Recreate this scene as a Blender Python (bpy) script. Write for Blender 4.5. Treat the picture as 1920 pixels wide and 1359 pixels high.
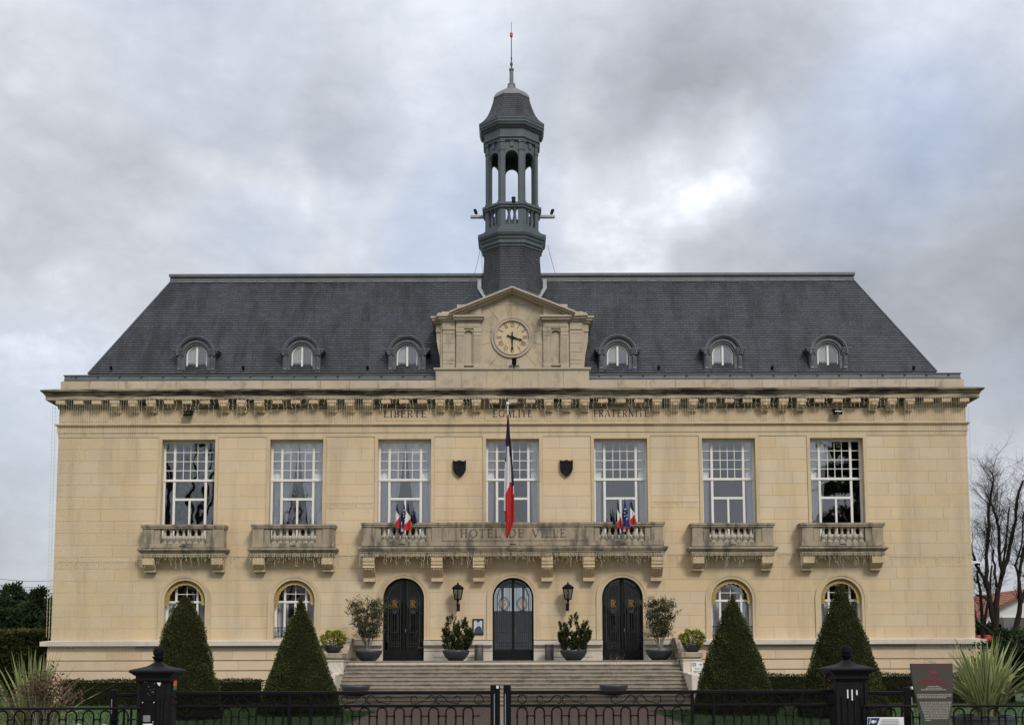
import bpy, bmesh, math, random
import numpy as np
from mathutils import Vector, Matrix, Euler

for o in list(bpy.data.objects):
    bpy.data.objects.remove(o, do_unlink=True)
scene = bpy.context.scene
COL = scene.collection

# ------------------------------------------------------------------ camera
F = 2300.0                    # focal length in photograph pixels (1920 wide)
PPY = 980.0                   # row of the optical axis (the photo is cropped upwards)
PITCH = math.atan(252 / F)
ROLL = math.radians(-0.16)
CAM = Vector((-0.03, -46.0, 1.62))
RM = Matrix.Rotation(math.pi / 2 + PITCH, 3, 'X') @ Matrix.Rotation(ROLL, 3, 'Z')
cd = bpy.data.cameras.new('camera')
cam = bpy.data.objects.new('camera', cd)
COL.objects.link(cam)
cam.location = CAM
cam.rotation_euler = RM.to_euler()
cd.sensor_width = 36
cd.sensor_fit = 'HORIZONTAL'
cd.lens = 36 * F / 1920
cd.shift_y = (PPY - 679.5) / 1920
cd.clip_start = 0.1
cd.clip_end = 3000
scene.camera = cam
scene.render.resolution_x = 1024
scene.render.resolution_y = 724

# ------------------------------------------------------------------ world, sun, exposure
SUN_EL, SUN_AZ = math.radians(42), math.radians(28)     # azimuth: to the right of the viewer's back
w = bpy.data.worlds.new('World')
scene.world = w
w.use_nodes = True
nt = w.node_tree
nt.nodes.clear()
def N(tree, kind, **kw):
    n = tree.nodes.new(kind)
    for k, v in kw.items():
        if k.startswith('i_'):
            n.inputs[k[2:].replace('_', ' ')].default_value = v
        else:
            setattr(n, k, v)
    return n
def mathn(tree, op, a, b=None, c=None, clamp=False):
    n = tree.nodes.new('ShaderNodeMath'); n.operation = op; n.use_clamp = clamp
    for i, v in enumerate((a, b, c)):
        if v is None: continue
        if isinstance(v, (int, float)): n.inputs[i].default_value = v
        else: tree.links.new(v, n.inputs[i])
    return n.outputs[0]
def ramp(tree, fac, stops, interp='LINEAR'):
    n = tree.nodes.new('ShaderNodeValToRGB')
    cr = n.color_ramp; cr.interpolation = interp
    while len(cr.elements) < len(stops): cr.elements.new(0.5)
    for e, (p, c) in zip(cr.elements, stops):
        e.position = p
        e.color = (c, c, c, 1) if isinstance(c, (int, float)) else (c[0], c[1], c[2], 1)
    tree.links.new(fac, n.inputs[0])
    return n.outputs[0]
def mixc(tree, fac, a, b, mode='MIX'):
    n = tree.nodes.new('ShaderNodeMix'); n.data_type = 'RGBA'; n.blend_type = mode
    for s, v in ((n.inputs[0], fac), (n.inputs[6], a), (n.inputs[7], b)):
        if isinstance(v, (int, float)): s.default_value = v
        elif isinstance(v, tuple): s.default_value = (v[0], v[1], v[2], 1)
        else: tree.links.new(v, s)
    return n.outputs[2]
L = nt.links.new
out = N(nt, 'ShaderNodeOutputWorld')
sky = N(nt, 'ShaderNodeTexSky')
sky.sky_type = 'NISHITA'; sky.sun_disc = False
sky.sun_elevation = SUN_EL; sky.sun_rotation = math.pi - SUN_AZ
bg_sky = N(nt, 'ShaderNodeBackground', i_Strength=0.15)
L(sky.outputs[0], bg_sky.inputs[0])
tc = N(nt, 'ShaderNodeTexCoord')
sep = N(nt, 'ShaderNodeSeparateXYZ'); L(tc.outputs['Generated'], sep.inputs[0])
# cloud layer: noise over directions, with the photograph's larger light and dark masses as soft lobes
mp = N(nt, 'ShaderNodeMapping'); mp.inputs['Scale'].default_value = (1.0, 1.0, 1.55)
L(tc.outputs['Generated'], mp.inputs[0])
n1 = N(nt, 'ShaderNodeTexNoise', i_Scale=6.0, i_Detail=10.0, i_Roughness=0.56, i_Distortion=0.2)
n2 = N(nt, 'ShaderNodeTexNoise', i_Scale=3.1, i_Detail=4.0, i_Roughness=0.45, i_Distortion=0.2)
mp2 = N(nt, 'ShaderNodeMapping'); mp2.inputs['Location'].default_value = (3.1, 1.4, 0.7)
L(mp.outputs[0], n1.inputs['Vector']); L(mp.outputs[0], mp2.inputs[0]); L(mp2.outputs[0], n2.inputs['Vector'])
warp = N(nt, 'ShaderNodeVectorMath'); warp.operation = 'MULTIPLY_ADD'
nw = N(nt, 'ShaderNodeTexNoise', i_Scale=7.0, i_Detail=5.0, i_Roughness=0.55); L(tc.outputs['Generated'], nw.inputs['Vector'])
L(nw.outputs['Color'], warp.inputs[0]); warp.inputs[1].default_value = (.11, .11, .11); 
off = N(nt, 'ShaderNodeVectorMath'); off.operation = 'SUBTRACT'; L(tc.outputs['Generated'], off.inputs[0]); off.inputs[1].default_value = (.055, .055, .055)
L(off.outputs[0], warp.inputs[2])
wn = N(nt, 'ShaderNodeVectorMath'); wn.operation = 'NORMALIZE'; L(warp.outputs[0], wn.inputs[0])
def lobe(px, py, deg):
    d = (RM @ Vector(((px - 960) / F, -(py - PPY) / F, -1))).normalized()
    dt = N(nt, 'ShaderNodeVectorMath'); dt.operation = 'DOT_PRODUCT'; L(wn.outputs[0], dt.inputs[0]); dt.inputs[1].default_value = d
    mr = N(nt, 'ShaderNodeMapRange'); mr.interpolation_type = 'SMOOTHERSTEP'; L(dt.outputs['Value'], mr.inputs[0])
    mr.inputs[1].default_value = math.cos(math.radians(deg)); mr.inputs[2].default_value = 1.0
    return mr.outputs[0]
n3 = N(nt, 'ShaderNodeTexNoise', i_Scale=15.0, i_Detail=9.0, i_Roughness=0.58, i_Distortion=0.2); L(mp.outputs[0], n3.inputs['Vector'])
bil = mathn(nt, 'ABSOLUTE', mathn(nt, 'SUBTRACT', n3.outputs['Fac'], .5))
fac = mathn(nt, 'MULTIPLY_ADD', n1.outputs['Fac'], .56, .185)
fac = mathn(nt, 'MULTIPLY_ADD', bil, .44, fac)
for px_, py_, dg_, am_ in ((1325, 275, 4.2, .27), (1600, 290, 7, .09), (1780, 110, 8, .06), (1130, 470, 4.5, .16), (520, 330, 3, .07), (60, 590, 8, .13), (620, 240, 5, .06), (900, 170, 6, .07), (1890, 830, 6, .10), (740, 480, 5, .09), (20, 130, 7, .05),
                           (1390, 90, 7, -.20), (1180, 110, 7, -.12), (1250, 205, 4, -.10), (90, 270, 7, -.10), (470, 90, 6, -.09), (655, 190, 3.5, -.10), (1850, 500, 11, -.22), (1490, 420, 6, -.10), (600, 400, 6, -.06), (180, 430, 6, -.08), (1730, 260, 3.5, -.06)):
    fac = mathn(nt, 'MULTIPLY_ADD', lobe(px_, py_, dg_), am_, fac)
cloud = ramp(nt, fac, [(0.08, (.212, .226, .254)), (0.28, (.282, .299, .333)), (0.46, (.364, .382, .420)), (0.60, (.450, .468, .508)), (0.80, (.72, .745, .79))], 'LINEAR')
# overcast sky: brighter towards the zenith
zpos = mathn(nt, 'MAXIMUM', sep.outputs[2], 0.0)
elev = mathn(nt, 'MULTIPLY_ADD', mathn(nt, 'MULTIPLY', zpos, zpos), 2.05, 0.97)
bg_cloud = N(nt, 'ShaderNodeBackground')
L(cloud, bg_cloud.inputs[0]); L(elev, bg_cloud.inputs[1])
thin = ramp(nt, n2.outputs['Fac'], [(0.55, 0.0), (0.72, 0.12)], 'EASE')
for px_, py_, dg_, am_ in ((1620, 290, 6, .20), (1800, 140, 7, .18), (850, 470, 5, .18), (470, 455, 4, .14), (380, 60, 5, .14)):
    thin = mathn(nt, 'MULTIPLY_ADD', lobe(px_, py_, dg_), am_, thin, clamp=True)
mixw = N(nt, 'ShaderNodeMixShader')
L(thin, mixw.inputs[0]); L(bg_cloud.outputs[0], mixw.inputs[1]); L(bg_sky.outputs[0], mixw.inputs[2])
L(mixw.outputs[0], out.inputs[0])

sd = bpy.data.lights.new('sun', 'SUN')
sd.energy = 1.5; sd.angle = math.radians(14); sd.color = (1.0, 0.95, 0.88)
sun = bpy.data.objects.new('sun', sd); COL.objects.link(sun)
sdir = Vector((math.sin(SUN_AZ) * math.cos(SUN_EL), -math.cos(SUN_AZ) * math.cos(SUN_EL), math.sin(SUN_EL)))
sun.rotation_euler = (-sdir).to_track_quat('-Z', 'Y').to_euler()
sun.location = (20, -60, 40)
scene.view_settings.view_transform = 'Standard'
scene.view_settings.look = 'None'
scene.view_settings.exposure = 0.47
scene.view_settings.gamma = 1.0
scene.view_settings.use_curve_mapping = False

# ------------------------------------------------------------------ pixel -> place (a known plane Y gives the distance)
def U(px, py, Y=0.0):
    d = RM @ Vector(((px - 960) / F, -(py - PPY) / F, -1))
    k = (Y - CAM.y) / d.y
    p = CAM + d * k
    return p.x, p.z
def zz(py, Y=0.0): return U(961.3, py, Y)[1]
def xx(dpx, py, Y=0.0): return (U(961.3 + dpx, py, Y)[0] - U(961.3 - dpx, py, Y)[0]) / 2
def sc(py, Y=0.0): return xx(100, py, Y) / 100        # metres per photo pixel
def G(px, py, z=0.0):                                  # pixel -> point on the ground
    d = RM @ Vector(((px - 960) / F, -(py - PPY) / F, -1))
    k = (z - CAM.z) / d.z
    return CAM + d * k

# ------------------------------------------------------------------ mesh builder
PI = math.pi
class MB:
    def __init__(s): s.v = []; s.f = []; s.t = []; s.tone = None
    def face(s, pts, t=None):
        b = len(s.v); s.v += [tuple(p) for p in pts]; s.f.append(tuple(range(b, b + len(pts))))
        s.t.append(t if t is not None else (s.tone if s.tone is not None else 0.5))
    def add(s, v, f):
        b = len(s.v); s.v += [tuple(p) for p in v]
        for q in f:
            s.f.append(tuple(b + i for i in q)); s.t.append(s.tone if s.tone is not None else 0.5)
    def box(s, x0, x1, y0, y1, z0, z1):
        s.add([(x0,y0,z0),(x1,y0,z0),(x1,y1,z0),(x0,y1,z0),(x0,y0,z1),(x1,y0,z1),(x1,y1,z1),(x0,y1,z1)],
              [(0,1,5,4),(1,2,6,5),(2,3,7,6),(3,0,4,7),(4,5,6,7),(3,2,1,0)])
        return s
    def cbox(s, x0, x1, y0, y1, z0, z1, c=0.01):      # box with chamfered front edges
        s.add([(x0,y1,z0),(x1,y1,z0),(x1,y1,z1),(x0,y1,z1),(x0,y0+c,z0),(x1,y0+c,z0),(x1,y0+c,z1),(x0,y0+c,z1),
               (x0+c,y0,z0+c),(x1-c,y0,z0+c),(x1-c,y0,z1-c),(x0+c,y0,z1-c)],
              [(8,9,10,11),(4,5,9,8),(5,6,10,9),(6,7,11,10),(7,4,8,11),(0,1,5,4),(1,2,6,5),(2,3,7,6),(3,0,4,7),(3,2,1,0)])
        return s
    def prism(s, poly, y0, y1, caps=True):            # poly: (x,z) counter-clockwise seen from the front
        n = len(poly)
        v = [(x, y0, z) for x, z in poly] + [(x, y1, z) for x, z in poly]
        f = [(i + n, (i + 1) % n + n, (i + 1) % n, i) for i in range(n)]
        if caps: f += [tuple(range(n)), tuple(range(2 * n - 1, n - 1, -1))]
        s.add(v, f); return s
    def ring(s, inner, outer, y0, y1, closed=True):   # strip between two outlines of equal length, extruded
        n = len(inner); m = n if closed else n - 1
        v = [(x, y0, z) for x, z in inner] + [(x, y0, z) for x, z in outer] + [(x, y1, z) for x, z in inner] + [(x, y1, z) for x, z in outer]
        f = []
        for i in range(m):
            j = (i + 1) % n
            f += [(i, j, n + j, n + i), (2*n + j, 2*n + i, 3*n + i, 3*n + j), (j, i, 2*n + i, 2*n + j), (n + i, n + j, 3*n + j, 3*n + i)]
        if not closed:
            f += [(0, n, 3*n, 2*n), (n - 1, 3*n - 1, 4*n - 1, 2*n - 1)]
        s.add(v, f); return s
    def lathe(s, prof, n=16, cx=0, cy=0, rot=0.0, k=1.0, caps=True):   # prof: (r, z)
        v = []
        for r, z in prof:
            for i in range(n):
                a = rot + 2 * PI * i / n
                v.append((cx + k * r * math.cos(a), cy + k * r * math.sin(a), z))
        f = []
        for j in range(len(prof) - 1):
            for i in range(n):
                i2 = (i + 1) % n
                f.append((j*n + i, j*n + i2, (j+1)*n + i2, (j+1)*n + i))
        m = (len(prof) - 1) * n
        if caps: f += [tuple(range(n - 1, -1, -1)), tuple(range(m, m + n))]
        s.add(v, f); return s
    def octo(s, prof, cx=0, cy=0, caps=True):         # octagonal lathe, prof r = apothem
        return s.lathe(prof, 8, cx, cy, PI / 8, 1 / math.cos(PI / 8), caps)
    def tube(s, pts, r, n=6, cap=True):
        pts = [Vector(p) for p in pts]; m = len(pts)
        rs = r if isinstance(r, (list, tuple)) else [r] * m
        v = []; f = []
        up = Vector((0, 0, 1))
        prev = None
        for i, p in enumerate(pts):
            d = (pts[min(i + 1, m - 1)] - pts[max(i - 1, 0)])
            d = d.normalized() if d.length > 1e-9 else Vector((0, 0, 1))
            if prev is None:
                a = d.orthogonal().normalized()
            else:
                a = prev - d * prev.dot(d)
                a = a.normalized() if a.length > 1e-6 else d.orthogonal().normalized()
            prev = a
            b = d.cross(a)
            for k in range(n):
                t = 2 * PI * k / n
                v.append(p + (a * math.cos(t) + b * math.sin(t)) * rs[i])
        for i in range(m - 1):
            for k in range(n):
                k2 = (k + 1) % n
                f.append((i*n + k, i*n + k2, (i+1)*n + k2, (i+1)*n + k))
        if cap:
            f.append(tuple(range(n - 1, -1, -1))); f.append(tuple(range((m-1)*n, m*n)))
        s.add(v, f); return s
    def band(s, prof, hx, yf, yb, x0=None):           # prof (out, z) swept round front and both ends, mitred
        hxl = -hx if x0 is None else x0
        rows = []
        for o, z in prof:
            rows.append([(hxl - o, yb, z), (hxl - o, yf - o, z), (hx + o, yf - o, z), (hx + o, yb, z)])
        v = [p for r in rows for p in r]; f = []
        n = len(prof)
        for i in range(n - 1):
            for k in range(3):
                f.append((i*4 + k, i*4 + k + 1, (i+1)*4 + k + 1, (i+1)*4 + k))
        f.append((0, 3, 2, 1)); m = (n - 1) * 4; f.append((m, m+1, m+2, m+3))
        f.append(tuple(i*4 for i in range(n))); f.append(tuple(i*4 + 3 for i in range(n - 1, -1, -1)))
        s.add(v, f); return s
    def build(s, name, mat, parent=None, smooth=False, loc=None, recalc=True, label=None, cat=None, group=None, kind=None, rotz=0.0):
        me = bpy.data.meshes.new(name)
        me.from_pydata(s.v, [], s.f)
        if any(t != 0.5 for t in s.t):
            at = me.attributes.new('tone', 'FLOAT', 'FACE')
            at.data.foreach_set('value', s.t)
        if recalc and len(s.f) < 60000:
            bm = bmesh.new(); bm.from_mesh(me)
            bmesh.ops.recalc_face_normals(bm, faces=bm.faces)
            bm.to_mesh(me); bm.free()
        me.materials.append(mat)
        if smooth:
            me.polygons.foreach_set('use_smooth', [True] * len(me.polygons))
        o = bpy.data.objects.new(name, me); COL.objects.link(o)
        if smooth == 'auto':
            me.set_sharp_from_angle(angle=math.radians(40))
        if parent: o.parent = parent
        if loc: o.location = loc
        if rotz: o.rotation_euler.z = rotz
        return tag(o, label, cat, group, kind)
def tag(o, label=None, cat=None, group=None, kind=None):
    if label: o['label'] = label
    if cat: o['category'] = cat
    if group: o['group'] = group
    if kind: o['kind'] = kind
    return o
def empty(name, loc=(0,0,0), rz=0.0, label=None, cat=None, group=None, parent=None):
    o = bpy.data.objects.new(name, None); COL.objects.link(o)
    o.location = loc; o.rotation_euler.z = rz; o.empty_display_size = 0.2
    if parent: o.parent = parent
    return tag(o, label, cat, group)
def copy_tree(o, parent=None, loc=None):
    c = o.copy(); COL.objects.link(c)
    if parent: c.parent = parent
    if loc is not None: c.location = loc
    for ch in list(o.children): copy_tree(ch, c)
    return c
def arc(cx, cz, r, a0, a1, n, rz=None):
    rz = r if rz is None else rz
    return [(cx + r * math.cos(math.radians(a0 + (a1 - a0) * i / n)), cz + rz * math.sin(math.radians(a0 + (a1 - a0) * i / n))) for i in range(n + 1)]
def archline(hw, zb, zs, n=20, xc=0.0):              # open outline: up the right jamb, over, down the left
    return [(xc + hw, zb)] + arc(xc, zs, hw, 0, 180, n) + [(xc - hw, zb)]

# ------------------------------------------------------------------ materials
def newmat(name):
    m = bpy.data.materials.new(name); m.use_nodes = True
    t = m.node_tree; b = t.nodes['Principled BSDF']
    return m, t, b
def surf(name, c1, c2=None, rough=0.8, nscale=3.0, bump=0.0, bscale=40.0, metal=0.0, tone=0.0, stain=None, stain_scale=(1,1,1), stain_amt=0.0, stain_lo=0.5, stain_hi=0.7, spec=0.5, detail=6.0, object_var=0.0, bdist=0.01, stretch=(1,1,1)):
    m, t, b = newmat(name); L = t.links.new
    tc = N(t, 'ShaderNodeTexCoord')
    geo = N(t, 'ShaderNodeNewGeometry')
    mpn = N(t, 'ShaderNodeMapping'); L(geo.outputs['Position'], mpn.inputs[0]); mpn.inputs['Scale'].default_value = stretch
    n1 = N(t, 'ShaderNodeTexNoise', i_Scale=nscale, i_Detail=detail, i_Roughness=0.6); L(mpn.outputs[0], n1.inputs['Vector'])
    f = ramp(t, n1.outputs['Fac'], [(0.3, 0.0), (0.7, 1.0)])
    col = mixc(t, f, tuple(c1), tuple(c2 or c1))
    if tone:
        at = N(t, 'ShaderNodeAttribute', attribute_name='tone')
        k = mathn(t, 'MULTIPLY_ADD', at.outputs['Fac'], tone, 1 - tone / 2)
        hsv = N(t, 'ShaderNodeHueSaturation'); L(col, hsv.inputs['Color']); L(k, hsv.inputs['Value'])
        sat = mathn(t, 'MULTIPLY_ADD', mathn(t, 'FRACT', mathn(t, 'MULTIPLY', at.outputs['Fac'], 7.13)), 0.18, 0.91)
        L(sat, hsv.inputs['Saturation'])
        col = hsv.outputs[0]
    if object_var:
        oi = N(t, 'ShaderNodeObjectInfo')
        k = mathn(t, 'MULTIPLY_ADD', oi.outputs['Random'], object_var, 1 - object_var / 2)
        hsv = N(t, 'ShaderNodeHueSaturation'); L(col, hsv.inputs['Color']); L(k, hsv.inputs['Value'])
        col = hsv.outputs[0]
    if stain:
        mp2 = N(t, 'ShaderNodeMapping'); L(geo.outputs['Position'], mp2.inputs[0]); mp2.inputs['Scale'].default_value = stain_scale
        n2 = N(t, 'ShaderNodeTexNoise', i_Scale=1.0, i_Detail=5.0, i_Roughness=0.65); L(mp2.outputs[0], n2.inputs['Vector'])
        f2 = ramp(t, n2.outputs['Fac'], [(stain_lo, 0.0), (stain_hi, stain_amt)])
        col = mixc(t, f2, col, tuple(stain))
    L(col, b.inputs['Base Color'])
    b.inputs['Roughness'].default_value = rough; b.inputs['Metallic'].default_value = metal
    b.inputs['Specular IOR Level'].default_value = spec
    if bump:
        n3 = N(t, 'ShaderNodeTexNoise', i_Scale=bscale, i_Detail=4.0, i_Roughness=0.6); L(mpn.outputs[0], n3.inputs['Vector'])
        bn = N(t, 'ShaderNodeBump', i_Strength=bump, i_Distance=bdist); L(n3.outputs['Fac'], bn.inputs['Height']); L(bn.outputs[0], b.inputs['Normal'])
    return m
M = {}
M['stone'] = surf('limestone', (.565, .438, .278), (.62, .487, .315), rough=.85, nscale=1.1, bump=.25, bscale=55, tone=.06, stain=(.36, .275, .175), stain_scale=(1.1, 1.1, .14), stain_amt=.6, stain_lo=.50, stain_hi=.72)
M['stone_plain'] = surf('limestone trim', (.51, .395, .25), (.58, .455, .295), rough=.85, nscale=1.6, bump=.25, bscale=55, stain=(.25, .205, .14), stain_scale=(1.5, 1.5, .3), stain_amt=.6, stain_lo=.5, stain_hi=.72)
M['mortar'] = surf('lime mortar', (.47, .36, .225), (.53, .41, .258), rough=.95)
M['stone_base'] = surf('pinkish base stone', (.66, .51, .35), (.59, .455, .31), rough=.85, nscale=1.5, bump=.2, bscale=60, tone=.16)
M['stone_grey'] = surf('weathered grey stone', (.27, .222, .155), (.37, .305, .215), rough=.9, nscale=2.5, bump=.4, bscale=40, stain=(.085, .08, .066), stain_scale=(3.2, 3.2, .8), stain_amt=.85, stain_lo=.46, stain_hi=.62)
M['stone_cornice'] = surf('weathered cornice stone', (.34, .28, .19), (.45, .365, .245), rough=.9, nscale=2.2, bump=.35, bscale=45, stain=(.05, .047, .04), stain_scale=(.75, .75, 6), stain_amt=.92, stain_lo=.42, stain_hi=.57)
M['stone_attic'] = surf('attic stone', (.405, .33, .23), (.485, .40, .285), rough=.9, nscale=1.6, bump=.25, bscale=50, tone=.12, stain=(.14, .125, .09), stain_scale=(1.6, 1.6, .9), stain_amt=.75, stain_lo=.53, stain_hi=.72)
M['stone_white'] = surf('pale stone', (.60, .54, .46), (.52, .465, .39), rough=.85, nscale=1.8, bump=.2, bscale=50, stain=(.24, .215, .18), stain_scale=(1.2, 1.2, 1.0), stain_amt=.55, stain_lo=.54, stain_hi=.75)
M['step'] = surf('worn step stone', (.30, .255, .2), (.20, .17, .132), rough=.9, nscale=5, bump=.35, bscale=45, object_var=.12, stain=(.09, .08, .065), stain_scale=(1.5, 1.5, 4), stain_amt=.75, stain_lo=.50, stain_hi=.68)
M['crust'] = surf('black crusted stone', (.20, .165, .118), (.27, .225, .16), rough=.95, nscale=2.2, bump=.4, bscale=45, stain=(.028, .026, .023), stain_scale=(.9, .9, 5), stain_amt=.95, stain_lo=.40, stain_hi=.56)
M['baluster'] = surf('pale baluster stone', (.43, .375, .29), (.36, .31, .235), rough=.9, nscale=3, bump=.3, bscale=45, stain=(.12, .11, .09), stain_scale=(4, 4, 2), stain_amt=.6, stain_lo=.55, stain_hi=.7)
M['blind'] = surf('grey roller blind', (.40, .41, .39), (.36, .37, .35), rough=.9, nscale=2)
M['numeral'] = surf('numeral paint', (.035, .030, .024), (.06, .05, .04), rough=.8, nscale=9)
M['zinc'] = surf('zinc', (.105, .114, .120), (.15, .160, .166), rough=.5, nscale=2.2, metal=.25, bump=.08, bscale=12)
M['zinc_light'] = surf('lead flashing', (.26, .28, .285), (.20, .22, .225), rough=.55, nscale=3, metal=.2)
M['lead_paint'] = surf('grey painted lead', (.052, .068, .075), (.078, .096, .103), rough=.5, nscale=2.5, bump=.1, bscale=20)
M['zinc_dormer'] = surf('dormer zinc', (.070, .077, .082), (.115, .124, .130), rough=.45, nscale=4, metal=.15, bump=.08, bscale=16)
M['white_paint'] = surf('white window paint', (.74, .72, .66), (.69, .67, .61), rough=.45, nscale=3)
M['black_paint'] = surf('black iron paint', (.005, .005, .005), (.009, .009, .009), rough=.5, nscale=9, spec=.18, bump=.15, bscale=60)
M['black_gate'] = surf('black gate paint', (.0035, .0035, .004), (.006, .006, .007), rough=.55, nscale=9, spec=.12, bump=.1, bscale=60)
M['cast_iron'] = surf('cast iron', (.004, .004, .0045), (.009, .009, .010), rough=.6, nscale=14, spec=.16, bump=.35, bscale=70)
M['iron_grille'] = surf('wrought iron grille', (.028, .031, .031), (.042, .046, .045), rough=.45, nscale=9, spec=.3)
M['gilt'] = surf('dull gilt', (.42, .22, .07), (.33, .17, .055), rough=.4, nscale=9, metal=.5)
M['engrave'] = surf('engraved letter', (.050, .036, .024), (.085, .060, .040), rough=.9, nscale=8)
M['engrave_dark'] = surf('blackened letter', (.075, .064, .047), (.15, .125, .09), rough=.9, nscale=14)
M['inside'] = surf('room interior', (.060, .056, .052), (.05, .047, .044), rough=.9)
M['awning'] = surf('yellow awning cloth', (.44, .31, .12), (.33, .23, .09), rough=.85, nscale=9)
M['bowl'] = surf('blue grey planter', (.022, .027, .033), (.034, .040, .047), rough=.45, nscale=5, bump=.05, bscale=60)
M['soil'] = surf('planter soil', (.035, .026, .019), (.055, .042, .03), rough=.95, nscale=20, bump=.5, bscale=60)
M['bin'] = surf('brown grey bin', (.060, .053, .048), (.085, .076, .068), rough=.55, nscale=5)
M['bulb'] = surf('unlit light string', (.66, .57, .42), (.58, .49, .35), rough=.4, nscale=20)
M['wire'] = surf('cable', (.035, .036, .04), (.05, .05, .055), rough=.6)
M['bark'] = surf('dark bark', (.014, .012, .010), (.034, .028, .024), rough=.95, spec=.1, nscale=8, bump=.6, bscale=30, bdist=.02)
M['stem'] = surf('grey stem', (.16, .135, .105), (.22, .19, .15), rough=.9, nscale=20)
M['red'] = surf('flag red', (.50, .022, .024), (.42, .018, .02), rough=.75, nscale=6)
M['flagwhite'] = surf('flag white', (.74, .72, .70), (.66, .64, .63), rough=.75, nscale=6)
M['navy'] = surf('flag navy', (.008, .010, .035), (.012, .015, .05), rough=.75, nscale=6)
M['euro'] = surf('flag blue', (.010, .020, .16), (.008, .016, .12), rough=.75, nscale=6)
M['star'] = surf('star cream', (.75, .72, .55), rough=.7)
M['sign_white'] = surf('white sign', (.72, .72, .70), (.66, .66, .64), rough=.5, nscale=5)
M['sign_black'] = surf('black print', (.015, .015, .015), rough=.6)
M['sign_brown'] = surf('brown grey sign', (.045, .039, .032), (.056, .049, .040), rough=.4, nscale=3)
M['sign_red'] = surf('dark red print', (.22, .012, .018), rough=.6)
M['sign_text'] = surf('pale print', (.38, .36, .30), rough=.6)
M['sign_blue'] = surf('blue print', (.012, .028, .13), rough=.4)
M['metal_grey'] = surf('brushed metal', (.34, .34, .34), (.26, .26, .26), rough=.4, metal=.6)
M['plaster'] = surf('white render', (.68, .67, .65), (.62, .61, .59), rough=.9, nscale=1.5)
M['orange'] = surf('orange reflector', (.55, .12, .02), rough=.5)
M['green_led'] = surf('green strip', (.02, .12, .06), rough=.5)
M['yellow'] = surf('yellow enamel', (.42, .26, .03), rough=.45)
M['red_enamel'] = surf('red enamel', (.45, .06, .04), rough=.4)
def leafmat(name, c1, c2, rough=.55, trans=.18):
    m, t, b = newmat(name); L = t.links.new
    at = N(t, 'ShaderNodeAttribute', attribute_name='tone')
    oi = N(t, 'ShaderNodeObjectInfo')
    col = mixc(t, at.outputs['Fac'], tuple(c1), tuple(c2))
    hsv = N(t, 'ShaderNodeHueSaturation'); L(col, hsv.inputs['Color'])
    L(mathn(t, 'MULTIPLY_ADD', oi.outputs['Random'], .16, .92), hsv.inputs['Value'])
    L(hsv.outputs[0], b.inputs['Base Color'])
    b.inputs['Roughness'].default_value = rough
    b.inputs['Specular IOR Level'].default_value = .08
    tr = N(t, 'ShaderNodeBsdfTranslucent'); L(hsv.outputs[0], tr.inputs[0])
    mx = N(t, 'ShaderNodeMixShader'); mx.inputs[0].default_value = trans
    L(b.outputs[0], mx.inputs[1]); L(tr.outputs[0], mx.inputs[2])
    L(mx.outputs[0], t.nodes['Material Output'].inputs[0])
    return m
M['yew'] = leafmat('yew', (.028, .036, .011), (.13, .138, .044))
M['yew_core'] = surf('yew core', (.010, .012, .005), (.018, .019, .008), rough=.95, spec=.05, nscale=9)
M['box_hedge'] = leafmat('box hedge', (.012, .020, .007), (.036, .052, .016))
M['laurel'] = leafmat('laurel hedge', (.016, .024, .008), (.062, .072, .022), rough=.4)
M['laurel_top'] = leafmat('hedge top', (.05, .055, .014), (.13, .125, .035))
M['conifer'] = leafmat('conifer', (.014, .026, .011), (.046, .070, .026))
M['pine'] = leafmat('pine needles', (.018, .030, .009), (.070, .088, .024))
M['olive'] = leafmat('olive leaf', (.026, .032, .013), (.110, .114, .058))
M['gold'] = leafmat('golden shrub', (.085, .095, .012), (.34, .33, .055))
M['redshrub'] = leafmat('russet shrub', (.050, .022, .018), (.14, .085, .055))
M['phormium'] = leafmat('flax leaf', (.062, .095, .026), (.40, .42, .19), rough=.45)
M['grass'] = leafmat('grass blade', (.018, .045, .008), (.055, .105, .018))
M['bed'] = leafmat('bedding leaf', (.03, .06, .012), (.09, .12, .035))
M['flower'] = leafmat('flower petals', (.60, .56, .42), (.62, .30, .04))
# glass: thin pane, part mirror and part clear
def glassmat(name, refl, tint, rough=.012, wob=.0):
    m, t, b = newmat(name); L = t.links.new
    t.nodes.remove(b)
    tr = N(t, 'ShaderNodeBsdfTransparent'); tr.inputs[0].default_value = (*tint, 1)
    gl = N(t, 'ShaderNodeBsdfGlossy'); gl.inputs['Roughness'].default_value = rough
    gl.inputs[0].default_value = (.9, .93, .95, 1)
    fr = N(t, 'ShaderNodeFresnel', i_IOR=1.5)
    fac = mathn(t, 'ADD', fr.outputs[0], refl, clamp=True)
    mx = N(t, 'ShaderNodeMixShader'); L(fac, mx.inputs[0])
    L(tr.outputs[0], mx.inputs[1]); L(gl.outputs[0], mx.inputs[2])
    if wob:
        geo = N(t, 'ShaderNodeNewGeometry')
        nz = N(t, 'ShaderNodeTexNoise', i_Scale=1.3, i_Detail=1.0); L(geo.outputs['Position'], nz.inputs['Vector'])
        bn = N(t, 'ShaderNodeBump', i_Strength=wob, i_Distance=.05); L(nz.outputs['Fac'], bn.inputs['Height'])
        L(bn.outputs[0], gl.inputs['Normal'])
    L(mx.outputs[0], t.nodes['Material Output'].inputs[0])
    return m
M['glass'] = glassmat('window glass', .19, (.92, .93, .93), wob=.08)
M['glass_dark'] = glassmat('door glass', .05, (.74, .76, .76), wob=.12)
M['glass_lamp'] = glassmat('lamp glass', .12, (.6, .6, .58), rough=.2)
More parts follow.
